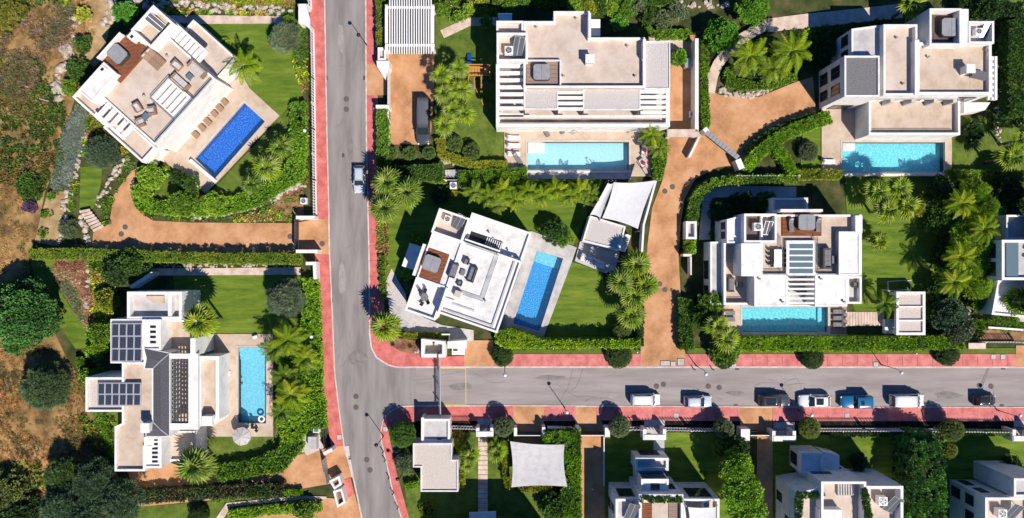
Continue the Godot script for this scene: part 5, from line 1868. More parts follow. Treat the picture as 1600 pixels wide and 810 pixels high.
# ---- top right
func house_at_the_north_east() -> void:
	var t := house("white_villa", "white villa with a square gravel roof and an aqua pool at the upper right", 1420, 120)
	lay("terrace", [1283, 165, 1486, 165, 1486, 276, 1283, 276], .26, M.beige, "beige stone terrace round the upper right pool", "terrace")
	pool("turquoise swimming pool of the upper right villa with a white lower edge", POOLS.north_east, .3, 1.3, M.tile_turq, {"coping": M.pale, "steps": [rect(1317, 223, 1336, 236)], "step_mat": M.white})
	solo("pool_wall", _box_wall([1315, 273, 1478, 273], .1, .6, .35), M.white, "white overflow edge along the lower side of the upper right pool", "wall")
	block(t, rect(1320, 87, 1375, 151), .1, 8.2, 8.0, .25, M.white, M.darkgravel)
	block(t, [1331, 45, 1383, 38, 1383, 88, 1331, 92], .1, 6.8, 6.6, .25, M.white, M.greystone)
	block(t, rect(1381, 38, 1434, 149), .1, 7.8, 6.9, .3, M.white, M.pale)
	block(t, rect(1433, 66, 1550, 148), .1, 7.5, 6.8, .4, M.white, M.beige)
	slab(t, "inner_parapet", rect(1430, 62, 1437, 148), 6.7, 8.0, M.white)
	block(t, rect(1453, 13, 1503, 71), .1, 8.4, 6.85, .3, M.white, M.greywood)
	deck_boards(t, rect(1456, 24, 1500, 69), 6.95, M.darkwood, 16)
	slab(t, "tub_wall", rect(1500, 14, 1514, 70), .1, 8.1, M.white)
	block(t, rect(1514, 33, 1554, 68), .1, 8.2, 6.9, .3, M.white, M.greystone)
	block(t, rect(1358, 154, 1501, 211), .1, 4.4, 3.6, .35, M.white, M.beige)
	railing(t, [1361, 206, 1498, 206], 3.6, 1.0)
	slab(t, "terrace_beam", rect(1360, 150, 1498, 154), 5.6, 6.4, M.greystone)
	for u in [1392, 1425, 1460, 1490]:
		slab(t, "pillar", rect(u, 152, u + 6, 160), 3.5, 6.0, M.greystone)
	windows(t, 1381, 149, 1550, 149, 7.5, [[.05, .22, 3.8, 6.2], [.28, .45, 3.8, 6.2], [.5, .68, 3.8, 6.2], [.74, .92, 3.8, 6.2]])
	windows(t, 1320, 151, 1320, 87, 8.2, [[.15, .4, 4.2, 6.8], [.55, .85, 4.2, 6.8], [.15, .4, .6, 3.0], [.55, .85, .6, 3.0]], false)
	windows(t, 1331, 92, 1331, 45, 6.8, [[.1, .4, 3.8, 5.8], [.55, .9, 3.8, 5.8]], false)
	windows(t, 1320, 151, 1375, 151, 8.2, [[.2, .8, .4, 2.9]])
	slab(t, "gallery_floor", rect(1544, 88, 1558, 156), 3.2, 3.5, M.white)
	beams(t, "gallery_beam", [1550, 92, 1550, 154, 1558, 154, 1558, 92], 8, .4, .4, 6.6, M.white, true)
	slab(t, "gallery_edge", rect(1555, 88, 1559, 156), 6.2, 6.7, M.white)
	slab(t, "side_annex", [1507, 160, 1548, 160, 1540, 172, 1507, 176], .1, 2.9, M.white)
	joints(t, rect(1439, 70, 1545, 144), 4, 2, 6.8, M.greystone)
	joints(t, rect(1362, 158, 1496, 207), 4, 1, 3.6, M.greystone)
	vents(t, [1450, 90, 1540, 80, 1400, 60, 1410, 132], 6.85)
	put("tub", 1480, 46, 6.85, 0, "grey covered hot tub on the dark deck of the upper right villa", "", 1.15)
	put("ac", 1524, 52, 6.9, 0, "white air conditioner in the walled box of the upper right roof")
	put("collector", 1536, 50, 6.9, 10, "solar collector in the walled box of the upper right roof")
	put("chimney", 1506, 112, 6.8, 0, "white chimney with louvres on the upper right roof")
	var b := MB.new()
	b.solid(w(1529, 117, 7.6), Vector3(1.1, 0, .25), Vector3(0, .35, 0), Vector3(-.2, .25, .6))
	solo("covered_barbecue", b, M.greyfabric, "barbecue under a grey cover beside the upper right chimney", "barbecue")
	put("lounger_white", 1294, 253, .3, 0, "white lounger in the shade at the lower left of the upper right terrace")
	# garage ramp roof gate
	var g := thing("sliding_gate", "grey metal gate lying across the orange lane at the fork", "gate", w(1129, 226, .1))
	for i in 10:
		b = MB.new()
		b.bar(w(1104 + i * 5, 207 + i * 4, 2.0), w(1108.6 + i * 5, 210.7 + i * 4, 2.0), .75, .1)
		wpart(g, "gate_panel", b, M.steel)
	b = MB.new()
	b.bar(w(1104, 207, 1.0), w(1154, 247, 1.0), .1, 1.8)
	wpart(g, "gate_leaf", b, M.darkmetal)
	b = MB.new()
	b.box(w(1153, 258, 1.0), Vector3(.9, 2.0, 1.6), .4)
	solo("gate_pillar", b, M.white, "white gate pillar at the lower end of the grey metal gate", "pillar")
	b = MB.new()
	b.box(w(1101, 206, 1.0), Vector3(.7, 2.0, .9), .6)
	solo("gate_pillar", b, M.white, "white gate pillar at the upper end of the grey metal gate", "pillar")
	solo("garden_wall", _box_wall([1094, 212, 1077, 246], .1, 1.5, .3), M.white, "slanted white wall with creepers in the middle of the orange lane", "wall")
	# stair flight by the palms
	var st := thing("garden_steps", "curved flight of beige stone steps up to the north east villa", "steps", w(1150, 80, .1))
	var pts := [[1110, 140], [1114, 118], [1122, 100], [1134, 84], [1148, 70], [1163, 58], [1180, 48], [1195, 40]]
	for i in 24:
		var f := i / 23.0 * 6.999
		var k := int(f)
		var q := Vector2(pts[k][0], pts[k][1]).lerp(Vector2(pts[k + 1][0], pts[k + 1][1]), f - k)
		var e := (Vector2(pts[k + 1][0], pts[k + 1][1]) - Vector2(pts[k][0], pts[k][1])).normalized()
		var n := Vector2(-e.y, e.x)
		b = MB.new()
		b.bar(w(q.x - n.x * 8, q.y - n.y * 8, .2 + .03 * i), w(q.x + n.x * 8, q.y + n.y * 8, .2 + .03 * i), .95, .14)
		wpart(st, "step", b, M.path)

# ---- right, over the aqua pool
func house_over_the_aqua_pool() -> void:
	var t := house("white_villa", "white villa with striped glass pergola above the aqua pool, centre right", 1230, 410)
	lay("terrace", [1128, 470, 1322, 470, 1322, 525, 1296, 525, 1296, 520.5, 1160, 526, 1128, 512], .26, M.beige, "beige stone terrace round the aqua pool", "terrace")
	pool("aqua swimming pool tucked under the white villa at the centre right", POOLS.aqua, .3, 1.3, M.tile_turq, {"coping": M.greystone, "steps": [rect(1278, 481, 1293, 519)]})
	solo("pool_wall", _box_wall([1160, 524.5, 1322, 525.5], .1, .5, .5), M.greystone, "dark grey edge along the lower side of the aqua pool", "wall")
	lay("timber_deck", rect(1297, 481, 1322, 524), .29, M.greywood, "weathered deck right of the aqua pool", "deck")
	block(t, rect(1110, 378, 1133, 476), .1, 3.6, 3.3, .25, M.white, M.greystone)
	block(t, rect(1131, 378, 1182, 477), .1, 4.6, 3.7, .35, M.white, M.beige)
	block(t, [1136, 343, 1165, 335, 1165, 380, 1136, 380], .1, 6.2, 6.0, .25, M.white, M.white)
	block(t, rect(1163, 334, 1214, 379), .1, 7.6, 6.3, .3, M.white, M.darkwood)
	block(t, rect(1208, 309, 1263, 336), .1, 4.6, 3.9, .3, M.white, M.greystone)
	block(t, rect(1189, 335.5, 1347, 431), .1, 6.9, 6.4, .3, M.white, M.beige)
	slab(t, "tub_deck", rect(1222, 331, 1284, 369), 6.3, 6.55, M.wood)
	deck_boards(t, rect(1223, 332, 1283, 368.5), 6.62, M.wood, 16)
	slab(t, "tub_wall", rect(1220, 327, 1286, 331), .1, 7.8, M.white)
	slab(t, "flat_roof", rect(1158.5, 380.5, 1190, 432), .1, 7.3, M.white)
	block(t, rect(1311, 362, 1344, 430.5), .1, 7.5, 7.4, .2, M.white, M.white)
	slab(t, "corner_wall", rect(1337, 337, 1348, 364), .1, 7.6, M.white)
	block(t, rect(1179, 429.5, 1231.5, 479), 3.0, 7.0, 6.95, .3, M.white, M.white)
	block(t, rect(1274, 429.5, 1324.5, 479), 3.0, 7.0, 6.95, .3, M.white, M.white)
	slab(t, "facade", rect(1181, 431, 1322, 468), .1, 3.3, M.white)
	beams(t, "pergola_beam", [1232, 437, 1232, 474, 1274, 474, 1274, 437], 6, .3, .35, 6.9, M.white, true)
	block(t, rect(1231.6, 431.5, 1273.8, 478.5), 3.0, 4.2, 3.7, .2, M.white, M.greystone)
	# glass roof with five panes
	slab(t, "glass_roof_frame", rect(1229, 376, 1275, 431), 6.3, 7.0, M.white)
	for i in 5:
		slab(t, "roof_pane", rect(1234, 381.5 + i * 9.7, 1270.5, 388.5 + i * 9.7), 6.98, 7.03, M.bluepane)
	railing(t, [1225, 371, 1225, 428], 6.4, 1.0)
	railing(t, [1278, 371, 1278, 428, 1310, 428, 1310, 362], 6.4, 1.0)
	railing(t, [1192, 428, 1228, 428], 6.4, 1.0)
	railing(t, [1135, 472, 1176, 472], 3.7, 1.0)
	block(t, rect(1324, 432, 1347, 475), .1, 4.6, 3.7, .3, M.white, M.greystone)
	windows(t, 1136, 380, 1136, 343, 6.2, [[.2, .5, 3.6, 5.4], [.6, .9, 3.6, 5.4]])
	windows(t, 1136, 343, 1165, 335, 6.2, [[.3, .7, 3.6, 5.4]])
	windows(t, 1110, 476, 1110, 378, 3.6, [[.1, .3, .5, 2.7], [.4, .7, .5, 2.7]])
	vents(t, [1186, 436, 1318, 472, 1222, 472, 1282, 436], 6.95)
	put("tub", 1257, 348, 6.6, 0, "grey covered hot tub between two loungers on the red brown deck")
	put("lounger_grey", 1235, 352, 6.62, 85, "tan lounger left of the hot tub above the striped glass roof")
	put("lounger_grey", 1277, 352, 6.62, 90, "tan lounger right of the hot tub above the striped glass roof")
	put("ac", 1181, 355, 6.3, 0, "white air conditioner in the walled box left of the red brown deck", "", 1.2)
	put("collector", 1197, 357, 6.3, 5, "solar collector in the walled box left of the red brown deck", "", 1.1)
	put("table_white", 1213, 404, 6.4, 90, "long white dining table on the roof of the aqua pool villa")
	for i in 8:
		var left := i < 4
		put("chair_black", 1204.5 if left else 1221.5, 392 + (i % 4) * 7.6, 6.4, 0 if left else 180, "black dining chair on the %s of the white roof table, %s" % ["left" if left else "right", ["uppermost", "second from the top", "third from the top", "lowest"][i % 4]], "chairs round the white roof table")
	put("sofa_grey", 1289, 404, 6.4, 0, "dark grey sofa on the roof deck right of the striped glass roof", "", 1.6)
	put("table_grey", 1303, 406, 6.4, 90, "low dark table right of the dark roof sofa", "", 1.1)
	put("sofa_grey", 1141, 445, 3.7, 0, "dark sofa on the lower left terrace of the aqua pool villa", "", 1.15)
	put("table_grey", 1155, 444, 3.7, 0, "square dark table beside the sofa on the lower left terrace")
	put("table_round", 1249, 455, 3.7, 0, "round dark table seen through the white beams above the aqua pool", "", 1.3)
	put("chair_grey", 1335, 445, 3.7, 0, "dark armchair on the small terrace at the right end of the villa")
	for i in 3:
		put("lounger_grey", 1310, 487 + i * 10, .34, 180, "grey wooden lounger on the deck right of the aqua pool, %s of three" % ["uppermost", "middle", "lowest"][i], "wooden loungers by the aqua pool")
	for i in 2:
		put("lounger_grey", 1138, 489 + i * 10, .3, 0, "grey wooden lounger left of the aqua pool, %s of two" % ["upper", "lower"][i])
	# plank path
	var pp := thing("plank_path", "pale plank path crossing the lawn right of the aqua pool", "path", w(1350, 498, .1))
	for i in 13:
		var b := MB.new()
		b.box(w(1325 + i * 4.5, 498.5) + Vector3.UP * .16, Vector3(.4, .1, 2.2))
		wpart(pp, "plank", b, M.path)
	# pool pavilion
	var pv := thing("garden_pavilion", "small white pavilion with three beige roof panels on the right lawn", "pavilion", w(1424, 490, .1))
	block(pv, rect(1401, 456, 1446.5, 524), 2.3, 2.9, 2.6, .4, M.white, M.gravel_warm)
	for q in [[1404, 460], [1443, 460], [1404, 520], [1443, 520]]:
		var b := MB.new()
		b.box(w(q[0], q[1], 2.3) * Vector3(1, 0, 1) + Vector3.UP * 1.2, Vector3(.45, 2.3, .45))
		wpart(pv, "post", b, M.white)
	for v in [478.5, 500]:
		slab(pv, "roof_beam", rect(1404, v, 1444, v + 2), 2.4, 2.88, M.white)
	slab(pv, "low_wall", rect(1383, 500, 1401, 522), .1, .9, M.white)
	var goal := thing("football_goal", "small white football goal on the right lawn behind the pavilion", "goal", w(1406, 450, .1))
	var gb := MB.new()
	for q in [[1388, 455, 1424, 453], [1388, 440, 1424, 438]]:
		gb.rod(w(q[0], q[1], 2.0 if q[1] > 450 else .2), w(q[2], q[3], 2.0 if q[1] > 450 else .2), .05, .05)
	wpart(goal, "crossbar", gb, M.whitemetal)
	for u in [1388, 1424]:
		gb = MB.new()
		gb.rod(w(u, 454, 2.0) * Vector3(1, 0, 1) + Vector3.UP * .1, w(u, 454, 2.0), .05, .05)
		gb.rod(w(u, 454, 2.0), w(u, 439, .15), .04, .04)
		wpart(goal, "post", gb, M.whitemetal)
	# white planter wall beside the lane
	var wp := thing("meter_box", "white boxed meter wall in the ivy beside the lane", "wall", w(1080, 360))
	block(wp, rect(1072, 346, 1089, 374), .1, 2.0, 1.2, .35, M.white, M.greystone)
	slab(wp, "front_wall", rect(1068, 397, 1081, 401), .1, 2.0, M.white)
	slab(wp, "side_wall", rect(1079, 400, 1081, 430), .1, 2.0, M.white)

# ---- white cube villa in the middle
func house_with_azure_pool() -> void:
	var o := Vector2(686, 326)
	var R := func(p0: float, q0: float, p1: float, q1: float) -> Array: return turned(o, 19, [p0, q0, p1, q0, p1, q1, p0, q1])
	var Q := func(p: float, q: float) -> Vector2: return o + Vector2(p, q).rotated(deg_to_rad(19))
	var t := house("white_villa", "white cube villa set at a slant beside the azure pool, with grey roof sofas", 720, 425)
	lay("terrace", [800, 360, 832, 362, 901, 387, 893, 410, 847, 533, 770, 514, 720, 495, 760, 400], .26, M.greystone, "grey stone terrace round the azure pool", "terrace")
	pool("azure swimming pool beside the white cube villa, with a pale shallow end", POOLS.azure, .3, 1.5, M.tile_azure, {"coping": M.greystone, "steps": [[839.5, 392.5, 879, 404.5, 873, 421, 834, 409]], "step_mat": M.tile_aqua})
	block(t, R.call(50.5, -11, 149, 36.5), .1, 5.7, 5.3, .3, M.white, M.whitefloor)
	block(t, R.call(50, 36, 149.5, 155), .1, 6.9, 6.5, .3, M.white, M.whitefloor)
	slab(t, "stair_wall", R.call(54, 31, 112, 33.5), 5.2, 6.9, M.white)
	block(t, R.call(0, -1, 51, 39), .1, 7.9, 6.5, .3, M.white, M.pale)
	block(t, R.call(2, 38, 52, 114), .1, 6.85, 6.55, .2, M.white, M.whitefloor)
	block(t, R.call(1, 113, 51, 168), .1, 5.9, 5.3, .3, M.white, M.whitefloor)
	slab(t, "raised_wall", R.call(50.5, 113, 54, 155), 5.2, 7.2, M.white)
	slab(t, "tub_deck", R.call(-1, 63, 39, 110), 6.0, 6.62, M.wood)
	deck_boards(t, R.call(0, 64, 38.5, 109), 6.7, M.wood, 14)
	slab(t, "tub_wall", R.call(-6, 60, -2, 112), .1, 7.5, M.white)
	slab(t, "west_wing", R.call(-26, 66, -6, 104), .1, 2.6, M.white)
	# stair opening
	slab(t, "stair_well", R.call(59, 17, 112, 30.5), 5.2, 5.34, M.black)
	for i in 8:
		slab(t, "stair_tread", R.call(86 + i * 3.4, 18, 87.4 + i * 3.4, 30), 5.3, 5.4 + .05 * i, M.white)
	railing(t, [Q.call(58, 39).x, Q.call(58, 39).y, Q.call(112, 39).x, Q.call(112, 39).y, Q.call(112, 115).x, Q.call(112, 115).y, Q.call(78, 115).x, Q.call(78, 115).y], 6.5, .95)
	slab(t, "roof_block", R.call(66, 112, 76, 122), 6.4, 7.4, M.pale)
	slab(t, "long_slot", R.call(68, 132, 104, 135), 6.4, 6.62, M.greystone)
	slab(t, "inner_kerb", R.call(50.5, 128, 70, 131), 6.4, 6.8, M.white)
	# east facade
	windows(t, Q.call(149.5, 155).x, Q.call(149.5, 155).y, Q.call(149.5, 36).x, Q.call(149.5, 36).y, 6.9, [[.05, .25, .4, 2.7], [.3, .55, .4, 2.7], [.6, .9, .4, 2.7], [.1, .4, 3.8, 5.8], [.55, .9, 3.8, 5.8]], true)
	windows(t, Q.call(51, 155).x, Q.call(51, 155).y, Q.call(149, 155).x, Q.call(149, 155).y, 6.9, [[.1, .4, .4, 2.7], [.55, .9, .4, 2.7], [.2, .8, 3.8, 5.6]], true)
	windows(t, Q.call(51, -11).x, Q.call(51, -11).y, Q.call(149, -11).x, Q.call(149, -11).y, 5.7, [[.1, .4, 3.2, 5.0], [.55, .9, 3.2, 5.0]])
	slab(t, "roof_kerb", R.call(137, 40, 140, 150), 6.4, 6.75, M.greystone)
	slab(t, "roof_kerb", R.call(58, 145, 137, 148), 6.4, 6.74, M.greystone)
	vents(t, [758, 470, 800, 400, 770, 372, 705, 372], 6.5)
	put("tub", 675.5, 412, 6.62, 19, "grey covered hot tub on the red brown deck of the white cube villa")
	put("ac", 700, 343, 6.5, 19, "white air conditioner in the walled box of the white cube villa")
	put("collector", 718, 348, 6.5, 30, "solar collector in the walled box of the white cube villa", "", 1.3)
	put("sofa_grey", 709, 423, 6.5, 19, "grey sofa left of the low table on the white cube roof", "", 1.15)
	put("table_grey", 723, 426, 6.5, 109, "low dark table between the sofas on the white cube roof", "", .85)
	put("sofa_grey", 738, 429, 6.5, 199, "long grey sofa right of the low table on the white cube roof", "", 1.2)
	put("chair_grey", 729, 409, 6.5, 109, "grey armchair above the low table on the white cube roof", "", 1.0)
	put("chair_grey", 718.7, 443, 6.5, -71, "dark armchair below the low table on the white cube roof", "", .85)
	put("table_round", 664, 464, 5.3, 0, "round grey table on the small lower roof of the white cube villa")
	for i in 4:
		var q: Array = [[657, 455], [665, 454], [669, 472], [660, 474]][i]
		put("chair_black", q[0], q[1], 5.3, [60, 110, -110, -60][i], "dark chair at the round grey table, %s" % ["upper left", "upper right", "lower right", "lower left"][i], "chairs round the grey roof table")
	# pool house, daybeds, sail
	var ph := thing("pool_house", "small pool house with a gravel roof under the palm shadows", "pool house", w(945, 365, .1))
	block(ph, [922, 337, 978, 354, 968.5, 392, 910, 377], .1, 3.3, 3.1, .25, M.white, M.gravel)
	lay("terrace", [906, 378, 968, 394, 962, 420, 945, 427, 898, 408], .22, M.greystone, "grey paving with two daybeds before the pool house", "terrace")
	put("daybed", 916.5, 405, .3, 110, "padded daybed before the pool house, left of two", "", 1.35)
	put("daybed", 936, 412.5, .3, 110, "padded daybed before the pool house, right of two", "", 1.35)
	var bq := thing("barbecue_counter", "white barbecue counter right of the pool house", "barbecue", w(977, 377, .1))
	var b := MB.new()
	b.bar(w(981, 367, .9), w(972, 393, .9), .9, .9)
	wpart(bq, "counter", b, M.white)
	b = MB.new()
	b.bar(w(980, 372, 1.4), w(977, 381, 1.4), .6, .12)
	wpart(bq, "grill", b, M.steel)
	sail("white shade sail of the pool house, the narrow left panel", [950, 286, 960, 286, 938, 341, 922, 336], [4.2, 4.2, 3.8, 3.8], M.sail)
	sail("white shade sail of the pool house, the wide right panel", [959, 285, 1024, 282, 997, 358, 941, 341], [4.3, 4.6, 3.6, 3.9], M.sail)
	solo("garden_wall", _box_wall([1025, 283, 1006, 352], .1, 2.2, .3), M.white, "white wall between the shade sail and the orange lane, upper length", "wall")
	solo("garden_wall", _box_wall([1006, 352, 1003, 400], .1, 2.2, .3), M.white, "white wall between the shade sail and the orange lane, lower length", "wall")
	# service strip between the two villas
	var sv := thing("service_stair", "grey service stair with a white rail between the two villas", "steps", w(708, 274, .1))
	for i in 6:
		b = MB.new()
		b.box(w(697.5 + i * 4.2, 272) + Vector3.UP * (.2 + .08 * i), Vector3(.4, .16 , 1.2))
		wpart(sv, "step", b, M.greystone)
	fence([694, 281, 720, 281], .1, 1.4, M.whitemetal, "short white picket fence above the service air conditioner", null, .2)
	put("ac", 709, 291, .5, 0, "white air conditioner on the ground between the two villas", "", 1.1)
	b = MB.new()
	b.box(w(678, 271, .5), Vector3(1.2, .8, .5))
	solo("garden_bench", b, M.white, "white box bench on the hedge above the fan palms", "bench")
	b = MB.new()
	b.prism(poly([712, 286, 742, 286, 742, 296, 722, 296]), .1, .4)
	solo("paved_plinth", b, M.greystone, "grey plinth right of the service air conditioner", "plinth")
	# white entrance cubes on the street
	var e := thing("entrance_cube", "white roofless entrance cube left of the lattice gate rail", "entrance", w(678, 545, .1))
	block(e, [658, 530, 696, 534, 696, 559, 658, 559], .1, 2.6, 1.0, .5, M.white, M.pale)
	slab(e, "inner_post", rect(676, 534, 679, 538), .1, 2.6, M.steel)
	e = thing("entrance_cube", "white flat roofed entrance cube with a meter box by the orange driveway", "entrance", w(715, 543, .1))
	slab(e, "roof", [699, 534, 729, 532, 729, 545, 699, 545], .1, 2.6, M.white)
	slab(e, "wall", rect(706, 545.5, 726, 555), .1, 1.2, M.white)
	slab(e, "meter_box", rect(708, 546, 715, 549), 1.0, 1.3, M.darkmetal)
	slab(e, "gate_rail", [690, 522, 703, 522, 703, 532, 701, 532, 701, 524, 690, 524], 1.2, 1.5, M.whitemetal)
	solo("garden_wall", _box_wall([774, 536, 818, 537], .1, 1.5, .3), M.white, "low white wall under the bright hedge by the orange driveway", "wall")

# ---- the row of houses and gates south of the street
func lower_row() -> void:
	# gatehouse
	var t := house("gatehouse", "low gatehouse with a pale stepped gravel roof at the street corner", 680, 715)
	block(t, rect(658, 655, 703, 692), .1, 2.9, 2.5, .35, M.white, M.greystone)
	block(t, [645, 693, 706, 693, 706, 719, 716, 719, 716, 769, 657, 769, 657, 731, 645, 731], .1, 3.5, 3.3, .22, M.whitefloor, M.gravel_warm)
	slab(t, "hatch", rect(683, 686, 690, 690), 2.5, 2.7, M.black)
	slab(t, "gate_track_wall", rect(658, 653, 662, 692), .1, 3.1, M.white)
	windows(t, 716, 769, 716, 719, 3.5, [[.2, .6, .5, 2.6]], false)
	# lattice gate across the street
	var g := thing("lattice_gate", "long steel lattice gate standing across the pale street", "gate", w(684, 605, .1))
	var b := MB.new()
	for y in [.3, 2.1]:
		b.bar(w(687, 552, y), w(688.5, 655, y), .12, .14)
	wpart(g, "gate_rail", b, M.alu)
	b = MB.new()
	for i in 52:
		var q := w(687, 553).lerp(w(688.5, 654), i / 51.0)
		b.bar(q + Vector3.UP * .3, q + Vector3.UP * 2.05, .035, .035)
		b.bar(q + Vector3.UP * .3, q + Vector3(0, 2.05, 1.0), .025, .025)
	wpart(g, "lattice", b, M.alu).set_meta("kind", "stuff")
	for f in [.0, .25, .5, .75, 1.0]:
		b = MB.new()
		var q := w(687, 553).lerp(w(688.5, 654), f)
		b.box(q + Vector3.UP * 1.2, Vector3(.14, 2.2, .14))
		wpart(g, "upright", b, M.steel)
	b = MB.new()
	for v in [553, 576]:
		b.box(w(684, v, 2.6) * Vector3(1, 0, 1) + Vector3.UP * 1.4, Vector3(.18, 2.7, .18))
	b.bar(w(684, 553, 2.7), w(684, 576, 2.7), .16, .16)
	wpart(g, "guide_frame", b, M.darkmetal)
	# shade sail over the driveway
	sail("wide white shade sail over the driveway south of the street", [797, 690, 882, 695, 886.5, 761, 799, 762], [3.0, 3.0, 3.0, 3.0], M.sail_grey)
	# slab path to the gatehouse garden
	var pp := thing("slab_path", "straight path of pale slabs down from the street", "path", w(754, 745, .1))
	for i in 17:
		b = MB.new()
		b.box(w(754.5, 686 + i * 7.4) + Vector3.UP * .17, Vector3(1.5, .12, .66))
		wpart(pp, "paving_slab", b, M.path)
	b = MB.new()
	b.prism(poly([733, 802, 775, 800, 775, 850, 733, 850], 2.5), 2.2, 2.5)
	solo("porch_roof", b, M.white, "white porch roof at the lower end of the slab path", "roof")
	var gv := house("white_house", "white house just past the bottom edge at the end of the slab path", 775, 860)
	block(gv, rect(692, 846, 850, 940), .1, 8.6, 7.8, .35, M.white, M.pale)
	block(gv, rect(704, 850, 760, 900), 7.9, 9.2, 9.0, .3, M.white, M.gravel)
	windows(gv, 692, 846, 850, 846, 8.6, [[.1, .3, .5, 2.8], [.55, .8, .5, 2.8], [.1, .3, 3.9, 6.0], [.55, .8, 3.9, 6.0]])
	# street portals: a roofless white box with a gate in front
	for q in [[744, 771, 655, 683, "with a little bin, first portal right of the gatehouse"], [1005, 1041, 657, 688, "in front of the left blue walled house"], [1207, 1244, 660, 690, "in front of the middle blue walled house"], [1583, 1620, 658, 690, "at the far right end of the south pavement"]]:
		var e := thing("entrance_portal", "white roofless entrance portal " + q[4], "entrance", w((q[0] + q[1]) / 2, q[3], .1))
		slab(e, "side_wall", rect(q[0], q[2] + 14, q[0] + 5, q[3]), .1, 2.5, M.white)
		slab(e, "side_wall", rect(q[1] - 5, q[2] + 14, q[1], q[3]), .1, 2.5, M.white)
		slab(e, "front_beam", rect(q[0] + 2, q[3] - 8, q[1] - 1, q[3]), 2.0, 2.6, M.white)
		slab(e, "floor", rect(q[0] + 2, q[2], q[1] - 2, q[3] - 4), .1, .2, M.greystone)
		for k in 6:
			slab(e, "gate_bar", rect(q[0] + 6 + k * (q[1] - q[0] - 12) / 5.0, q[2] + 14, q[0] + 7 + k * (q[1] - q[0] - 12) / 5.0, q[2] + 15), .2, 2.0, M.darkmetal)
	for q in [[803, 808, 669, 682, "left of the sail driveway"], [847, 852, 668, 682, "right of the sail driveway"], [900, 906.5, 669, 678, "left of the driveway beside the leafy hedge"], [945.5, 953, 669, 683, "right of the driveway beside the leafy hedge"], [1158, 1172, 671, 689, "left of the driveway between the blue walled houses"]]:
		b = MB.new()
		b.prism(poly(rect(q[0], q[2], q[1], q[3]), 2.2), .1, 2.2)
		solo("gate_pillar", b, M.white, "white gate pillar " + q[4], "pillar", "gate pillars on the south pavement")
	for q in [[808, 847, "under the sail driveway"], [907, 945, "beside the leafy hedge"], [1173, 1207, "between the blue walled houses"]]:
		var gg := thing("sliding_gate", "dark driveway gate with a white top rail " + q[2], "gate", w((q[0] + q[1]) / 2, 681, .1))
		var n := 8
		for k in n:
			b = MB.new()
			var u := lerpf(q[0], q[1], (k + .5) / n)
			b.box(w(u, 680, 1.9) * Vector3(1, 0, 1) + Vector3.UP * 1.0, Vector3((q[1] - q[0]) / 10.0 / n - .03, 1.7, .06))
			wpart(gg, "gate_board", b, M.darkmetal)
		b = MB.new()
		b.bar(w(q[0], 681, 1.95), w(q[1], 681, 1.95), .1, .1)
		wpart(gg, "top_rail", b, M.whitemetal)
	solo("driveway_wall", _box_wall([944, 684, 944, 760], .1, .8, .15), M.white, "thin white wall along the driveway of the left blue walled house", "wall")
	solo("driveway_wall", _box_wall([856, 670, 900, 671], .1, 1.6, .15), M.white, "thin white wall in front of the leafy hedge", "wall")
	# left blue walled house
	var h := house("white_house", "white house with wooden roof decks and a planted roof terrace", 1045, 800)
	block(h, rect(993, 716, 1045, 736), .1, 4.0, 3.5, .4, M.white, M.greystone)
	block(h, rect(998.5, 773, 1068, 900), .1, 8.2, 7.4, .35, M.white, M.pale)
	block(h, rect(962, 780, 998, 900), .1, 7.5, 6.7, .35, M.white, M.greystone)
	block(h, rect(1068.5, 780, 1124.5, 900), .1, 7.5, 6.7, .35, M.white, M.pale)
	windows(h, 998.5, 773, 1068, 773, 8.2, [[.74, .92, 3.7, 6.0]])
	block(h, rect(1002, 749, 1045, 775), .1, 6.9, 6.7, .3, M.white, M.white)
	windows(h, 1002, 749, 1045, 749, 6.9, [[.06, .94, 4.1, 6.6]])
	slab(h, "skylight", rect(1017, 757, 1031, 766), 6.6, 6.86, M.glass)
	windows(h, 962, 780, 998, 780, 7.5, [[.2, .9, 3.2, 6.6]])
	windows(h, 1068, 780, 1124, 780, 7.5, [[.2, .85, 3.0, 6.7]])
	windows(h, 962, 900, 962, 780, 7.5, [[.4, .5, 3.8, 5.8], [.75, .85, 3.8, 5.8], [.7, .82, .6, 2.6]])
	windows(h, 993, 716, 1045, 716, 4.0, [[.2, .8, .2, 2.6]])
	deck_boards(h, rect(1004, 787, 1019, 830), 7.5, M.wood, 14)
	deck_boards(h, rect(1045, 786, 1066, 830), 7.52, M.greywood, 14)
	slab(h, "planter_trough", rect(1001, 777, 1066, 785), 7.3, 8.0, M.white)
	put("collector", 986, 797, 6.7, 15, "solar collector on the left roof of the blue walled house with wooden decks", "", 1.6)
	put("ac", 1101, 786, 6.7, 0, "white air conditioner beside the roof sail at the bottom")
	sail("pale shade sail stretched over the roof terrace at the bottom", [1075, 793, 1119, 793, 1122, 830, 1078, 830], [8.4, 8.4, 8.2, 8.2], M.sail)
	# middle blue walled house
	h = house("white_house", "white house with hedged roof planters and a pit of machines, middle of the bottom row", 1300, 790)
	block(h, [1244, 770, 1283, 763, 1283, 900, 1244, 900], .1, 7.6, 6.9, .35, M.white, M.pale)
	block(h, rect(1283.5, 753, 1354, 900), .1, 8.6, 7.0, .35, M.white, M.pale)
	block(h, rect(1354.5, 760, 1412, 900), .1, 8.2, 6.7, .4, M.white, M.pale)
	block(h, rect(1252, 708, 1286, 740), .1, 4.2, 3.9, .3, M.white, M.whitefloor)
	slab(h, "entrance_block", [1286, 706, 1312, 712, 1312, 736, 1286, 736], .1, 3.0, M.white)
	windows(h, 1283, 753, 1354, 753, 8.6, [[.05, .5, 4.2, 5.2], [.6, .9, .4, 2.8]])
	windows(h, 1244, 900, 1244, 770, 7.6, [[.5, .62, 3.8, 5.6], [.72, .84, .6, 2.6]])
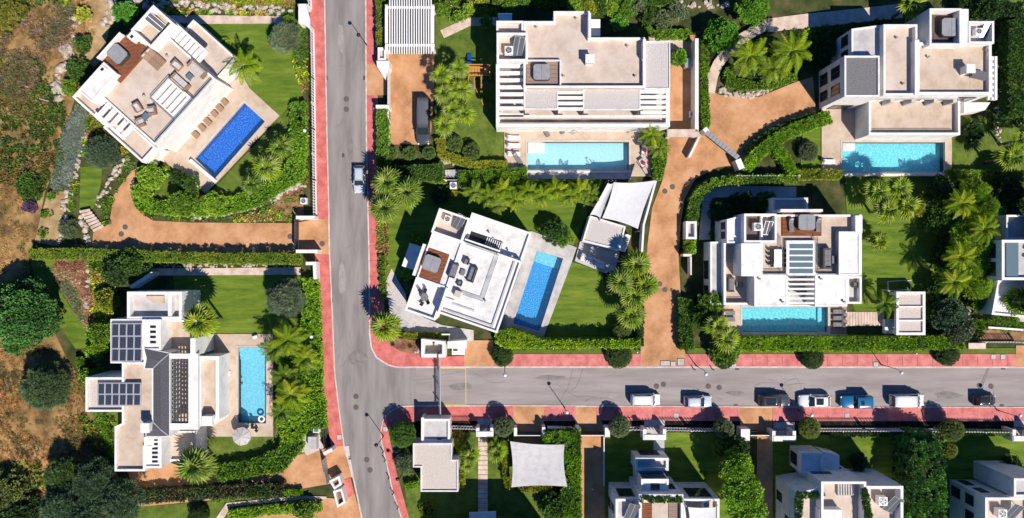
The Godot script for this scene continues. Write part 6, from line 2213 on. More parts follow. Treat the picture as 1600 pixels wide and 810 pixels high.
	windows(h, 1252, 740, 1252, 708, 4.2, [[.2, .8, .5, 2.8]])
	slab(h, "skylight", rect(1309, 757, 1336, 775), 7.0, 7.3, M.greystone)
	beams(h, "louvre", [1309, 757, 1337, 757, 1337, 775, 1309, 775], 7, .2, .2, 7.5, M.lightfabric)
	slab(h, "roof_stair_block", [1281, 797, 1316, 797, 1316, 830, 1281, 830], 6.9, 8.4, M.white)
	slab(h, "planter_trough", rect(1247, 772, 1288, 778), 6.9, 7.5, M.white)
	slab(h, "planter_trough", rect(1247, 778, 1254, 830), 6.9, 7.5, M.white)
	put("ac", 1374, 780, 6.7, 0, "white air conditioner in the roof pit of the middle bottom house", "", 1.3)
	put("collector", 1390, 786, 6.7, 25, "white solar collector in the roof pit of the middle bottom house", "", 1.5)
	# right blue walled house
	h = house("white_house", "white house at the bottom right corner with dark roof shadows", 1540, 800)
	block(h, [1540, 778, 1620, 778, 1620, 900, 1540, 900], .1, 8.0, 6.7, .35, M.white, M.pale)
	block(h, rect(1585, 748, 1640, 777), .1, 8.6, 8.2, .3, M.white, M.greystone)
	windows(h, 1540, 900, 1540, 778, 8.0, [[.6, .72, 3.8, 5.6], [.8, .94, 3.8, 5.6], [.8, .94, .6, 2.6]])
	windows(h, 1540, 778, 1585, 778, 8.0, [[.2, .5, .5, 2.8], [.2, .5, 4.0, 6.0]])
	put("ac", 1559, 799, 6.7, 0, "white air conditioner on the roof at the bottom right corner", "", 1.3)
	put("collector", 1577, 797, 6.7, 20, "solar collector on the roof at the bottom right corner", "", 1.5)
	# villa at the right edge
	h = house("white_villa", "white villa cut by the right edge, its shaded walls blue", 1580, 410)
	block(h, rect(1566, 375, 1640, 438), .1, 7.4, 6.9, .4, M.white, M.greystone)
	block(h, [1560, 438.5, 1640, 438.5, 1640, 500, 1550, 492], .1, 4.2, 3.9, .35, M.white, M.white)
	block(h, rect(1573, 336, 1640, 374), .1, 4.8, 4.4, .3, M.white, M.greystone)
	windows(h, 1566, 438, 1566, 375, 7.4, [[.1, .45, 3.8, 6.2], [.55, .9, 3.8, 6.2]])
	windows(h, 1573, 374, 1573, 336, 4.8, [[.2, .8, .6, 3.0]])
	slab(h, "roof_glass", rect(1573, 378, 1592, 436), 6.9, 7.2, M.bluepane)
	lay("terrace", [1538, 380, 1640, 380, 1640, 505, 1545, 500], .2, M.greystone, "grey paving before the villa at the right edge", "terrace")
	lay("driveway", [1515, 513, 1700, 513, 1700, 532, 1515, 532], .11, M.soil, "dark brown drive behind the fence at the right edge", "driveway")
	solo("garden_wall", _box_wall([1514, 541, 1541, 541], .1, 1.2, .9), M.path, "low beige wall left of the fence at the right edge", "wall")
	solo("garden_wall", _box_wall([1545, 512, 1600, 516], .1, 1.6, .3), M.white, "white retaining wall under the villa at the right edge", "wall")

# ---- vegetation
const BRIGHT := Color(.135, .215, .018)
const LEAFY := Color(.085, .15, .015)
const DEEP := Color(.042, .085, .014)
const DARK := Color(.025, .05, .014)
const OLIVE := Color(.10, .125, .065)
const GOLD := Color(.23, .25, .025)
const BROWN := Color(.20, .12, .05)
const STRAW := Color(.34, .22, .08)
const BLUEGREEN := Color(.055, .09, .05)

func greenery_west() -> void:
	# the dry slope
	scatter("dry_grass", "straw coloured dry grass all over the western slope", "grass", [-60, -40, 136, -40, 150, 60, 110, 150, 90, 240, 60, 300, 46, 390, 60, 470, 110, 590, 160, 700, 200, 850, -60, 850], 7000, .05, .36, 2, [Color(.12, .10, .03), Color(.22, .14, .045), STRAW, Color(.42, .27, .11), BROWN], -.35, .8)
	scatter("brushwood", "low brown and grey brushwood in patches on the western slope", "brush", [-60, 20, 120, 10, 110, 90, 40, 160, -60, 120], 1500, .05, .7, 2, [Color(.13, .085, .06), Color(.19, .12, .09), Color(.10, .09, .05)], -.1, .9)
	scatter("brushwood", "dark reddish brushwood round the worn lower paths of the slope", "brush", [-60, 560, 110, 600, 170, 700, 130, 850, -60, 850], 1700, .05, .6, 2, [Color(.06, .035, .018), Color(.16, .08, .035), Color(.24, .13, .05), Color(.07, .06, .025)], -.05, .8)
	scatter("low_scrub", "green low scrub down the left edge of the slope", "scrub", [-60, -40, 120, -40, 110, 14, 30, 30, 20, 100, -60, 110], 1500, .05, .65, 0, [DARK, Color(.10, .10, .02), DEEP, GOLD * .6], -.15)
	scatter("low_scrub", "green low scrub left of the lavender bed", "scrub", [-60, 90, 60, 90, 100, 160, 104, 205, 84, 270, 60, 300, 20, 290, -60, 270], 2400, .05, .6, 0, [DARK, Color(.035, .05, .012), DEEP * .8, Color(.05, .075, .016), Color(.09, .075, .025)], -.2)
	scatter("low_scrub", "yellow green scrub at the bottom of the slope", "scrub", [-60, 740, 60, 720, 130, 850, -60, 850], 1100, .05, .6, 0, [DARK, DEEP, Color(.13, .14, .03)], -.2)
	scatter("low_scrub", "patchy scrub between the grey bush and the solar roofed villa", "scrub", [80, 600, 135, 560, 160, 650, 180, 720, 120, 720], 600, .05, .45, 2, [DEEP, Color(.16, .12, .04), Color(.2, .13, .045)], -.15)
	for q in [["bright scrub bush above the purple flowers", 45, 292, 22, 1.4, DEEP], ["yellow green bush in the upper left corner", 14, 18, 26, 2.2, Color(.12, .12, .02)], ["pale green bush in the lower left corner", 12, 770, 34, 2.8, Color(.10, .12, .035)], ["dark bush at the bottom left", 28, 806, 34, 3.0, DARK], ["bush on the edge of the sandy track", 128, 70, 14, 2.0, DEEP], ["leafy bush by the left corner of the tilted villa", 121, 108, 17, 2.2, DEEP], ["bush under the left corner of the tilted villa", 112, 138, 14, 1.8, LEAFY], ["small yellow bush on the track edge", 130, 22, 11, 1.4, GOLD]]:
		tree("scrub_bush", q[0], "bush", q[1], q[2], q[3] / 10.0, q[4], q[5], {"flat": .25 if q[4] < 1.45 else .5, "size": .55, "dens": 7.0})
	tree("purple_bush", "small purple flowering bush on the dry slope", "bush", 46, 322, 1.1, 1.2, Color(.13, .03, .14), {"second": Color(.04, .06, .02), "flat": .5, "size": .4})
	tree("broadleaf_tree", "largest dark leafy tree standing on the western slope", "tree", 38, 488, 4.9, 6.4, Color(.05, .12, .025), {"second": Color(.02, .055, .014), "size": .62, "lobes": 34})
	tree("broadleaf_tree", "leafy crown above the worn path on the slope", "tree", 25, 535, 1.9, 4.5, Color(.05, .12, .025))
	tree("grey_bush", "round grey green tree alone on the lower slope", "tree", 71, 603, 3.3, 4.0, Color(.075, .11, .05), {"second": Color(.045, .075, .035), "kind": 2, "size": .6, "lobes": 26})
	for q in [["dark olive tree, uppermost in the bottom left grove", 150, 752, 3.0, 6.0], ["dark olive tree, left in the bottom left grove", 100, 790, 3.2, 6.4], ["dark olive tree, right in the bottom left grove", 192, 782, 2.8, 6.2], ["dark olive tree at the bottom edge of the grove", 140, 806, 3.3, 6.4], ["small green tree left of the bottom left grove", 98, 742, 2.3, 4.6]]:
		tree("olive_tree", q[0], "tree", q[1], q[2], q[3], q[4], Color(.055, .09, .045) if q[1] != 98 else Color(.07, .11, .02), {"second": Color(.025, .045, .025), "kind": 2, "size": .65, "lobes": 26})
	# big rocks on the track edge
	rocks("row of pale boulders down the left edge of the sandy track", [118, 0, 116, 40, 110, 80, 98, 120, 86, 155], 26, 0.94, 2.2, .02)
	rocks("long pale rock ledge left of the track", [108, 60, 104, 100, 92, 140, 86, 154], 10, 1.70, 1.6, .02)
	rocks("white boulders between the track and the topmost tree", [178, 2, 172, 24, 164, 42], 16, 0.85, 1.2)
	rocks("heap of white boulders along the top edge left of the path", [196, 2, 240, 4, 268, 12], 34, 0.77, 1.6)
	rocks("long heap of white boulders along the upper lawn", [270, 4, 300, 8, 340, 12, 380, 14, 420, 15, 455, 17], 90, 0.72, 1.4)
	rocks("white stones along the right side of the lavender bed", [134, 205, 128, 235, 119, 260, 116, 280], 34, 0.53, .7)
	rocks("pile of cream stones beside the soil strip", [112, 290, 103, 320, 98, 345, 92, 380], 44, 0.61, 1.2)
	rocks("white stones stepping down beside the small terrace lawn", [199, 246, 184, 265, 172, 285, 160, 305, 150, 322], 46, 0.59, 1.0)
	rocks("white stones left of the garden steps", [127, 335, 133, 360, 137, 386], 22, 0.72, .7)
	rocks("white stones above the dry fan bed", [126, 398, 164, 398], 24, 0.59, .5)
	rocks("scattered white stones right of the dry fan bed", [141, 410, 136, 450, 138, 490], 14, 0.68, .7)
	rocks("white stones curving under the lower hedge of the tilted villa", [300, 340, 345, 336, 390, 325, 410, 318], 44, 0.51, .5)
	rocks("heap of white stones at the right end of the lower hedge", [420, 312, 440, 296, 460, 288, 476, 285], 56, 0.64, 1.4)
	rocks("row of stones along the beige path above the mown lawn", [225, 414, 300, 415, 380, 415, 460, 414], 60, 0.47, .5)
	rocks("white stone edge round the pale gravel patch", [474, 674, 472, 690, 474, 708], 18, 0.51, .4)
	# stake
	var b := MB.new()
	b.rod(w(56, 153), w(75, 158, .8), .06, .06)
	b.rod(w(57, 151), w(56, 158, .5), .05, .05)
	solo("white_stake", b, M.white, "white forked stake lying on the dry slope", "stake")
	# shrubs on the soil strip and in the beds
	for q in [["topmost", 80, 307], ["middle", 72, 336], ["lowest", 67, 366]]:
		tree("shrub", "%s of three little shrubs on the sandy soil strip" % q[0], "shrub", q[1], q[2], .75, .8, LEAFY, {"flat": .6, "size": .4, "lobes": 6, "group": "shrubs on the soil strip"})
	tree("grey_bush", "grey green round bush below the small terrace lawn", "bush", 106, 357, 1.25, 1.5, OLIVE * .9, {"kind": 2, "flat": .7})
	tree("olive_tree", "dark olive tree beside the wall of the tilted villa", "tree", 160, 238, 2.4, 4.0, Color(.055, .08, .045), {"second": Color(.03, .05, .03), "kind": 2, "lobes": 24})
	tree("olive_tree", "grey olive tree by the beige path on the upper lawn", "tree", 446, 60, 2.2, 3.6, Color(.13, .16, .09), {"second": Color(.06, .08, .045), "kind": 2, "lobes": 24})
	tree("olive_tree", "grey olive tree at the upper right corner of the mown lawn", "tree", 446, 466, 2.6, 5.4, Color(.11, .14, .09), {"second": Color(.04, .06, .035), "kind": 2, "lobes": 26})
	tree("round_tree", "bright leafy bush above the top corner of the tilted villa", "tree", 195, 20, 1.7, 3.0, Color(.06, .17, .02))
	topiary("yellow green clipped bush under the pergola terrace", 352, 67, .7, 1.2, BRIGHT)
	topiary("small clipped drum beside the gate shelter, upper", 451, 32, .8, 1.2, LEAFY)
	topiary("wide clipped cushion beside the gate shelter, lower", 462, 42, 1.0, 1.1, LEAFY, {"ry": .5})
	scatter("ground_cover", "yellow green ground cover between the boulders and the lawn path", "ground cover", [200, 8, 280, 14, 455, 20, 455, 24, 300, 23, 250, 22], 700, .06, .5, 0, [LEAFY, GOLD, BROWN, DEEP], -.3)
	scatter("ground_cover", "brown and green plants along the top edge beside the gate", "ground cover", [270, -6, 460, -6, 460, 8, 380, 8, 270, 0], 700, .06, .5, 0, [LEAFY, BROWN, GOLD * .7], -.3)
	scatter("ground_cover", "green and rusty plants between lavender and terrace lawn", "ground cover", [136, 170, 165, 200, 200, 240, 170, 250, 140, 250, 118, 300, 118, 330, 108, 330, 110, 290, 128, 230], 1500, .06, .42, 0, [LEAFY, DEEP, GOLD * .8, BROWN, LEAFY], -.3)
	scatter("ground_cover", "flowering ground cover on the bank above the orange driveway", "ground cover", [200, 245, 213, 260, 182, 302, 170, 350, 164, 352, 150, 325, 175, 290], 900, .06, .45, 0, [LEAFY, DEEP, OLIVE, LEAFY], -.3)
	scatter("lavender", "tufts of lavender standing in the grey green bed", "lavender", [120, 165, 138, 172, 134, 205, 120, 250, 106, 298, 81, 293, 86, 262, 102, 195], 1900, .12, .34, 2, [Color(.10, .12, .10), Color(.15, .17, .15), Color(.07, .10, .06)], -2.0)
	scatter("dry_plants", "rows of dry brown plants in the fan shaped bed", "plants", [88, 404, 118, 402, 140, 410, 138, 450, 145, 490, 138, 516, 112, 478, 86, 434], 800, .1, .42, 2, [Color(.14, .06, .04), Color(.24, .12, .08), Color(.3, .2, .12), OLIVE], -.35)
	scatter("ground_cover", "tangled golden plants between the fan bed and the dark trees", "ground cover", [140, 405, 185, 405, 180, 450, 172, 520, 160, 560, 140, 530, 148, 490], 1100, .08, .6, 0, [GOLD, BROWN * 1.3, LEAFY, GOLD * .7, DEEP], -.4)
	scatter("ground_cover", "low plants on the bank below the long lower hedge", "ground cover", [222, 336, 300, 346, 400, 345, 458, 345, 474, 300, 440, 312, 400, 332, 330, 342, 240, 340], 1500, .08, .4, 0, [LEAFY, GOLD, BROWN, OLIVE, DEEP], -.4)
	scatter("ground_cover", "plants between the west fence and the tall hedge", "ground cover", [458, 45, 478, 45, 482, 280, 472, 290, 474, 160, 460, 100], 900, .08, .45, 0, [BROWN, LEAFY, GOLD, DEEP], -.3)
	# hedges of the tilted villa
	bed("leafy ivy mound curving along the foot of the upper left villa garden", [212, 305, 236, 312, 280, 318, 330, 318, 380, 300, 420, 284, 446, 262, 456, 236, 452, 205, 455, 160, 474, 160, 476, 230, 470, 280, 440, 296, 400, 322, 340, 336, 270, 336, 222, 330, 206, 318], .1, 1.3, Color(.10, .18, .012), {"called": "hedge", "cat": "hedge", "size": .5, "second": Color(.06, .12, .012)})
	hedge("long clipped hedge between the upper left driveway and the mown lawn", [46, 397, 130, 397, 240, 401, 350, 404, 466, 404], 1.5, .1, 1.9, Color(.12, .15, .018), {"second": Color(.08, .13, .014), "size": .4, "rough": .3})
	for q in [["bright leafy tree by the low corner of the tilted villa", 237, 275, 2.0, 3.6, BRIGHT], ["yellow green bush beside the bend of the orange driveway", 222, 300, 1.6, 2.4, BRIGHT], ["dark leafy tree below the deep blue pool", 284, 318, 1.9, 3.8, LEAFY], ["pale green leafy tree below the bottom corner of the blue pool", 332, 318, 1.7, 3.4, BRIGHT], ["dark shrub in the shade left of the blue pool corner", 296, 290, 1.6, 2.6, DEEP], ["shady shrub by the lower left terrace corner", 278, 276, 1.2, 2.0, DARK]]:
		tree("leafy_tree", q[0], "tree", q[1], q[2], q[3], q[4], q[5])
	palm("feather palm shading the right corner of the tilted villa", 383, 103, 2.6, 4.6, false, {"tone": 3, "n": 20})
	palm("fan palm uppermost of three beside the deep blue pool", 440, 231, 2.2, 3.4, true, {"tone": 0, "group": "fan palms beside the blue pool"})
	palm("fan palm lowest of three beside the deep blue pool", 394, 288, 2.0, 3.2, true, {"tone": 0, "group": "fan palms beside the blue pool"})
	palm("brightest fan palm, middle of three beside the deep blue pool", 418, 262, 2.6, 4.2, true, {"tone": 3, "group": "fan palms beside the blue pool"})
	# solar roofed villa
	for q in [["leafy tree left of the solar roofed villa courtyard", 158, 520, 1.9, 3.4, LEAFY], ["bright shrub at the left wall of the upper solar field", 152, 545, 1.7, 2.6, BRIGHT], ["dark tree above the shady courtyard", 206, 416, 2.6, 4.0, DEEP], ["dark leafy tree beside the diagonal white wall", 185, 425, 2.2, 4.2, DARK], ["palm like shrub left of the beige roof corner", 145, 590, 1.8, 2.4, LEAFY], ["green shrub beside the fan bed", 166, 470, 1.8, 2.6, GOLD * .6]]:
		tree("leafy_tree", q[0], "tree", q[1], q[2], q[3], q[4], q[5])
	solo("garden_wall", _box_wall([203, 449, 238, 427], .1, 2.4, .5), M.white, "diagonal white wall above the shady courtyard", "wall")
	palm("tall pale fan palm in front of the solar roofed villa", 313, 503, 2.9, 7.0, true, {"tone": 4, "n": 34})
	palm("tall fan palm leaning over the bottom terrace of the solar roofed villa", 306, 727, 3.2, 5.6, true, {"tone": 1, "n": 34})
	for q in [["dark feather palm at the upper end of the pool hedge", 430, 545, 2.4, 4.5, 0], ["yellow feather palm bending over the pale blue pool", 452, 532, 2.6, 5.0, 4], ["feather palm in the middle of the pool hedge", 446, 590, 2.4, 4.2, 0], ["yellow green feather palm low in the pool hedge", 456, 618, 2.6, 4.8, 4], ["shady feather palm near the parasol", 440, 645, 2.0, 3.6, 0], ["feather palm against the red pavement hedge", 478, 560, 2.2, 4.2, 3]]:
		palm(q[0], q[1], q[2], q[3], q[4], false, {"tone": q[5], "group": "feather palms in the pool hedge"})
	bed("tall ivy hedge along the red pavement, between mown lawn and gravel patch", [474, 436, 494, 436, 498, 520, 501, 600, 507, 668, 480, 672, 466, 690, 440, 690, 430, 640, 440, 560, 470, 540], .1, 1.8, Color(.13, .21, .012), {"called": "hedge", "cat": "hedge", "size": .5, "second": Color(.08, .15, .012)})
	bed("ivy hedge curving under the shaded lawn of the solar roofed villa", [334, 730, 400, 718, 436, 700, 440, 680, 470, 680, 470, 700, 440, 738, 340, 752], .1, 1.5, Color(.075, .14, .014), {"called": "hedge", "cat": "hedge", "size": .5})
	hedge("dark hedge along the bottom orange driveway", [215, 778, 300, 772, 380, 768, 440, 768], 1.8, .1, 1.6, Color(.05, .045, .025), {"second": DARK, "size": .45})
	hedge("yellow green hedge between the bottom driveway and the beige path", [330, 782, 420, 772, 470, 770], .8, .1, .9, BRIGHT, {"size": .35})
	hedge("low bright hedge under the narrow bent path", [358, 806, 420, 798, 500, 794], 1.3, .1, 1.0, BRIGHT, {"size": .4})
	tree("leafy_tree", "round bush at the right end of the narrow bent path", "bush", 476, 797, 1.6, 1.8, LEAFY)
	topiary("clipped drum in the grass at the bottom edge", 310, 806, 1.5, 2.2, DARK)
	scatter("ground_cover", "plants along the foot of the solar roofed villa", "ground cover", [120, 650, 178, 650, 178, 735, 150, 720], 600, .08, .5, 0, [LEAFY, DEEP, GOLD * .7, DARK], -.3)
	hedge("clipped green strip down the west side of the solar roofed villa", [120, 560, 150, 620, 168, 690, 182, 730], .9, .08, 1.0, LEAFY, {"size": .38})

func greenery_north() -> void:
	for q in [[690, 118], [716, 108], [694, 146], [722, 140], [708, 172], [694, 196], [726, 178]]:
		palm("fan palm at %s left of the play lawn" % ["the upper left of the clump", "the top of the clump", "the left of the clump", "the right of the clump", "the middle of the clump", "the lower end of the clump", "the lower right of the clump"][[690, 716, 694, 722, 708, 694, 726].find(q[0]) if q[1] != 196 else 5], q[0], q[1], 2.0, 4.4, true, {"tone": 3, "group": "fan palms beside the play lawn"})
	for q in [["first of three clipped bushes below the parking court", 611, 240, .95], ["middle of three clipped bushes below the parking court", 640, 239, 1.1], ["third of three clipped bushes below the parking court", 670, 239, 1.0], ["upper clipped bush on the play lawn", 711, 225, 1.2], ["lower clipped bush on the play lawn, the larger one", 737, 237, 1.35]]:
		topiary(q[0], q[1], q[2], q[3], 1.8, Color(.075, .115, .028), {"group": "clipped bushes round the parking court"})
	hedge("leafy hedge along the east pavement below the white gate", [597, 172, 598, 262], 1.7, .1, 1.8, LEAFY, {"second": DEEP})
	bed("wide leafy hedge under the parking court", [592, 262, 690, 256, 690, 282, 640, 284, 592, 272], .1, 1.8, DEEP, {"called": "hedge", "cat": "hedge"})
	hedge("golden clipped hedge curving round the play lawn", [688, 216, 690, 240, 712, 248, 740, 258, 792, 258], 1.3, .1, 1.2, Color(.17, .18, .02), {"size": .34})
	hedge("yellow green hedge strip above the grass of the white cube villa", [632, 281, 694, 281], .9, .1, 1.2, Color(.14, .17, .02), {"size": .34})
	hedge("hedge of dark leaves along the red pavement by the carport", [594, -5, 595, 72], 1.2, .1, 1.6, Color(.12, .13, .02), {"second": DEEP})
	rocks("cream stones at the lower end of the palm clump", [688, 252, 716, 258], 16, 0.51, .5)
	bed("leafy hedge below the turquoise pool", [716, 268, 822, 262, 824, 282, 940, 282, 935, 296, 760, 300, 716, 290], .1, 1.5, LEAFY, {"called": "hedge", "cat": "hedge"})
	for i in 11:
		var u: float = [742, 764, 786, 806, 826, 848, 868, 890, 906, 922, 776][i]
		var v: float = [300, 308, 296, 314, 300, 306, 296, 306, 298, 304, 322][i]
		palm("feather palm in the row under the turquoise pool, %s" % ["first from the left", "second from the left", "third from the left", "low fourth", "fifth", "sixth, at the middle", "golden seventh", "eighth", "ninth", "last beside the white sail", "lowest in the row"][i], u, v, 1.9, 3.2, false, {"tone": 4 if i in [3, 6] else 2 + i % 3, "n": 14, "group": "feather palms under the turquoise pool"})
	# shrubs along the north side
	for i in 16:
		var u: float = [690, 716, 731, 760, 796, 900, 920, 938, 958, 978, 998, 1014, 966, 1010, 1034, 1058][i]
		var v: float = [14, 26, 14, 34, 6, 10, 14, 8, 12, 16, 10, 26, 36, 50, 32, 20][i]
		tree("shrub", "%s shrub of the mixed border behind the big flat roof" % ["first, round", "small dense", "bright", "feathery", "low", "wide", "yellow", "dark", "tall", "leafy", "pale", "loose", "round green", "corner", "grey", "last"][i], "shrub", u, v, [1.2, .9, .8, 1.0, 1.2, 1.4, 1.4, 1.3, 1.3, 1.5, 1.3, 1.4, 1.4, 1.2, 1.6, 1.6][i], 1.6 + .1 * (i % 6), [LEAFY, LEAFY, BRIGHT, LEAFY, LEAFY, BRIGHT, GOLD * .7, DEEP, BRIGHT, LEAFY, OLIVE, DEEP, Color(.08, .19, .02), LEAFY, OLIVE, OLIVE][i], {"flat": .7, "lobes": 9, "size": .45, "group": "shrubs behind the big flat roof"})
	bed("long low hedge along the top edge behind the big flat roof", [770, -8, 1056, -8, 1056, 6, 900, 8, 770, 4], .1, 1.2, LEAFY, {"called": "hedge", "cat": "hedge", "second": DEEP})
	hedge("short bright hedge at the corner of the beige path", [1028, 52, 1078, 52], 1.3, .1, 1.2, Color(.09, .17, .015))
	rocks("pale stones along the top edge right of centre", [890, 4, 960, 2, 1040, 4, 1100, 8, 1140, 10], 60, 0.68, 1.0)
	tree("round_tree", "round bright bush in the narrow side yard", "bush", 1060, 90, 1.3, 2.4, Color(.08, .17, .015))
	palm("feather palm by the right corner of the turquoise terrace", 1018, 212, 2.0, 3.6, false, {"tone": 4, "n": 16})
	palm("feather palm below the corner of the turquoise terrace", 1030, 232, 1.8, 3.0, false, {"tone": 2, "n": 16})
	bed("leafy border between the white daybeds and the orange lane", [1020, 226, 1036, 222, 1042, 250, 1034, 280, 1022, 280], .1, 1.4, LEAFY)
	scatter("ground_cover", "dark ground plants behind the carport and the path", "ground cover", [680, -5, 780, -5, 780, 26, 735, 26, 690, 46, 682, 40], 700, .08, .45, 0, [LEAFY, DEEP, GOLD * .7], -.3)

func greenery_east() -> void:
	tree("round_tree", "round glossy tree beside the curved steps, upper right plot", "tree", 1128, 54, 2.4, 4.4, Color(.07, .18, .015), {"lobes": 22})
	tree("round_tree", "round glossy tree at the top edge beside the beige path", "tree", 1174, 14, 2.4, 4.2, Color(.08, .18, .015), {"lobes": 22})
	for q in [["feather palm with golden fronds left of two on the planted island", 1172, 88, 3.0, 3], ["feather palm with golden fronds right of two on the planted island", 1238, 80, 3.4, 4], ["small feather palm low on the planted island", 1205, 108, 2.0, 3]]:
		palm(q[0], q[1], q[2], q[3], 4.8, false, {"tone": q[4], "n": 22})
	palm("broad leaved palm over the path of the upper right villa", 1424, 8, 2.4, 5.0, true, {"tone": 3})
	bed("leafy hedge round the planted island", [1132, 112, 1145, 100, 1150, 122, 1180, 128, 1215, 120, 1245, 112, 1246, 124, 1205, 138, 1160, 140, 1136, 132], .1, 1.0, LEAFY, {"called": "hedge", "cat": "hedge"})
	scatter("ground_cover", "dark plants on the planted island between the palms", "ground cover", [1150, 100, 1160, 70, 1200, 52, 1270, 45, 1290, 90, 1245, 118, 1180, 126], 700, .08, .5, 0, [DARK, DEEP, LEAFY], -.3)
	scatter("ground_cover", "deep green plants north of the upper right villa", "ground cover", [1260, 44, 1400, 30, 1400, 60, 1320, 84, 1280, 110], 600, .08, .5, 0, [DARK, DEEP], -.3)
	rocks("white stone wall curving round the planted island", [1124, 140, 1136, 147, 1160, 148, 1185, 145, 1206, 136], 70, 0.64, .9)
	rocks("white stones beside the curved steps", [1112, 120, 1122, 92, 1150, 66, 1168, 50], 30, 0.51, .6)
	hedge("narrow hedge beside the long white side wall", [1103, 60, 1101, 140, 1105, 196], 1.0, .1, 1.4, LEAFY)
	hedge("bright slanting hedge above the upper right pool terrace", [1298, 182, 1268, 192, 1238, 204, 1212, 218, 1190, 236, 1166, 262], 1.8, .1, 1.7, Color(.12, .22, .012), {"second": LEAFY})
	hedge("dark hedge behind the slanting bright hedge", [1270, 182, 1230, 196, 1196, 214, 1170, 238], 1.2, .1, 1.0, DEEP)
	hedge("bright hedge branching down to the ivy wall", [1214, 232, 1232, 252, 1240, 272], 1.6, .1, 1.7, Color(.11, .2, .012))
	topiary("broad grey green drum bush on the small north east lawn", 1263, 237, 1.5, 1.9, OLIVE * .8, {"ry": 1.0})
	hedge("yellow green hedge under the upper right pool, left part", [1245, 272, 1316, 272], 1.4, .1, 1.4, Color(.17, .19, .02), {"size": .36})
	hedge("yellow green hedge under the upper right pool, right part", [1484, 274, 1600, 276], 1.6, .1, 1.4, Color(.13, .18, .018), {"size": .38})
	hedge("dark hedge at the upper right edge", [1500, 8, 1600, 14], 2.0, .1, 2.2, DARK)
	hedge("dark tall hedge down the upper right edge", [1590, 30, 1590, 180], 2.2, .1, 2.6, DEEP, {"second": DARK})
	rocks("grey stones in a line down the right side of the upper right villa", [1560, 60, 1560, 120, 1558, 180, 1560, 230], 40, 0.59, .6)
	scatter("ground_cover", "dark undergrowth right of the upper right villa", "ground cover", [1548, 20, 1600, 20, 1600, 200, 1548, 200], 900, .08, .5, 0, [DARK, DEEP, DARK], -.3)
	for q in [["broad fan palm at the right edge by the hedge", 1578, 246, 2.6], ["fan palm cut off by the right edge above the hedge", 1602, 218, 2.2]]:
		palm(q[0], q[1], q[2], q[3], 5.2, true, {"tone": 3})
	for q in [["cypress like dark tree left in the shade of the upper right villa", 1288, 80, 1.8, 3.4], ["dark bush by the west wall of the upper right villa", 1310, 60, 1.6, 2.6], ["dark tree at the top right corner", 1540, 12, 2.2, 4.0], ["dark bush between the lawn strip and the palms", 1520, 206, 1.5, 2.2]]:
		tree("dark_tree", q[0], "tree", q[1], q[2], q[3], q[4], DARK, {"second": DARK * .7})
	# lane side of the aqua pool villa
	bed("ivy covered wall curving along the right side of the lane", [1075, 344, 1080, 312, 1092, 292, 1110, 280, 1140, 275, 1248, 273, 1248, 284, 1140, 287, 1116, 291, 1100, 304, 1092, 322, 1090, 344], .1, 1.8, Color(.11, .17, .018), {"called": "ivy_wall", "cat": "hedge", "second": DEEP})
	fence([1152, 274.5, 1250, 274.5], .1, 2.1, M.whitemetal, "white picket fence on the ivy wall behind the bright hedge")
	bed("square ivy bush between two white walls beside the lane", [1072, 376, 1087, 376, 1087, 396, 1072, 396], .1, 1.8, BRIGHT)
	bed("tall dark hedge between the lane and the aqua pool terrace", [1062, 466, 1082, 470, 1084, 546, 1064, 546], .1, 1.7, LEAFY, {"called": "hedge", "cat": "hedge", "second": DEEP})
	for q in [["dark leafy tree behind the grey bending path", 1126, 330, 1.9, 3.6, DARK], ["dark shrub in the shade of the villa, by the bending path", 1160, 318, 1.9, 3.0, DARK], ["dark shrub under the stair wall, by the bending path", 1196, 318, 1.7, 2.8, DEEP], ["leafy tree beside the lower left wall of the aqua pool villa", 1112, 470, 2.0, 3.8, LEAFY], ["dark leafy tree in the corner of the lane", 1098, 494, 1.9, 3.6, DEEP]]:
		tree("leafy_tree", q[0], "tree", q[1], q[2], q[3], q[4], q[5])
	for q in [["fan palm at the left end of the aqua pool, upper", 1120, 510, 2.2], ["fan palm at the left end of the aqua pool, lower", 1134, 530, 2.4]]:
		palm(q[0], q[1], q[2], q[3], 4.0, true, {"tone": 3})
	scatter("ground_cover", "shaded plants between the bending path and the villa", "ground cover", [1112, 312, 1210, 312, 1188, 336, 1140, 345, 1130, 378, 1108, 378], 600, .08, .5, 0, [DARK, DEEP], -.3)
	bed("long clipped hedge along the north kerb, right of the lane", [1140, 530, 1240, 527, 1400, 528, 1500, 526, 1510, 544, 1400, 548, 1140, 548], .1, 2.3, Color(.15, .22, .012), {"called": "hedge", "cat": "hedge", "second": LEAFY})
	tree("leafy_tree", "bushy tree where the long hedge meets the lane", "tree", 1132, 548, 2.2, 3.4, LEAFY)
	for q in [[1131, 560, 1.6, "first"], [1269, 559, 1.75, "second"], [1480, 554, 1.7, "third"]]:
		topiary("dark clipped drum bush on the pink pavement, %s right of the lane" % q[3], q[0], q[1], q[2], 2.0, Color(.035, .065, .022), {"ry": 1.2, "group": "drum bushes on the north pavement"})
	# garden right
	for i in 4:
		palm("broad fan palm behind the right lawn, %s" % ["upper left", "upper right", "lower left", "lower right"][i], [1368, 1402, 1384, 1414][i], [300, 294, 328, 322][i], 2.4, 4.4, true, {"tone": 3, "group": "fan palms behind the right lawn"})
	palm("single small palm on the right lawn", 1372, 377, 1.9, 2.4, true, {"tone": 3, "n": 20})
	palm("small feather palm beside the pavilion", 1382, 474, 2.2, 3.4, false, {"tone": 0, "n": 18})
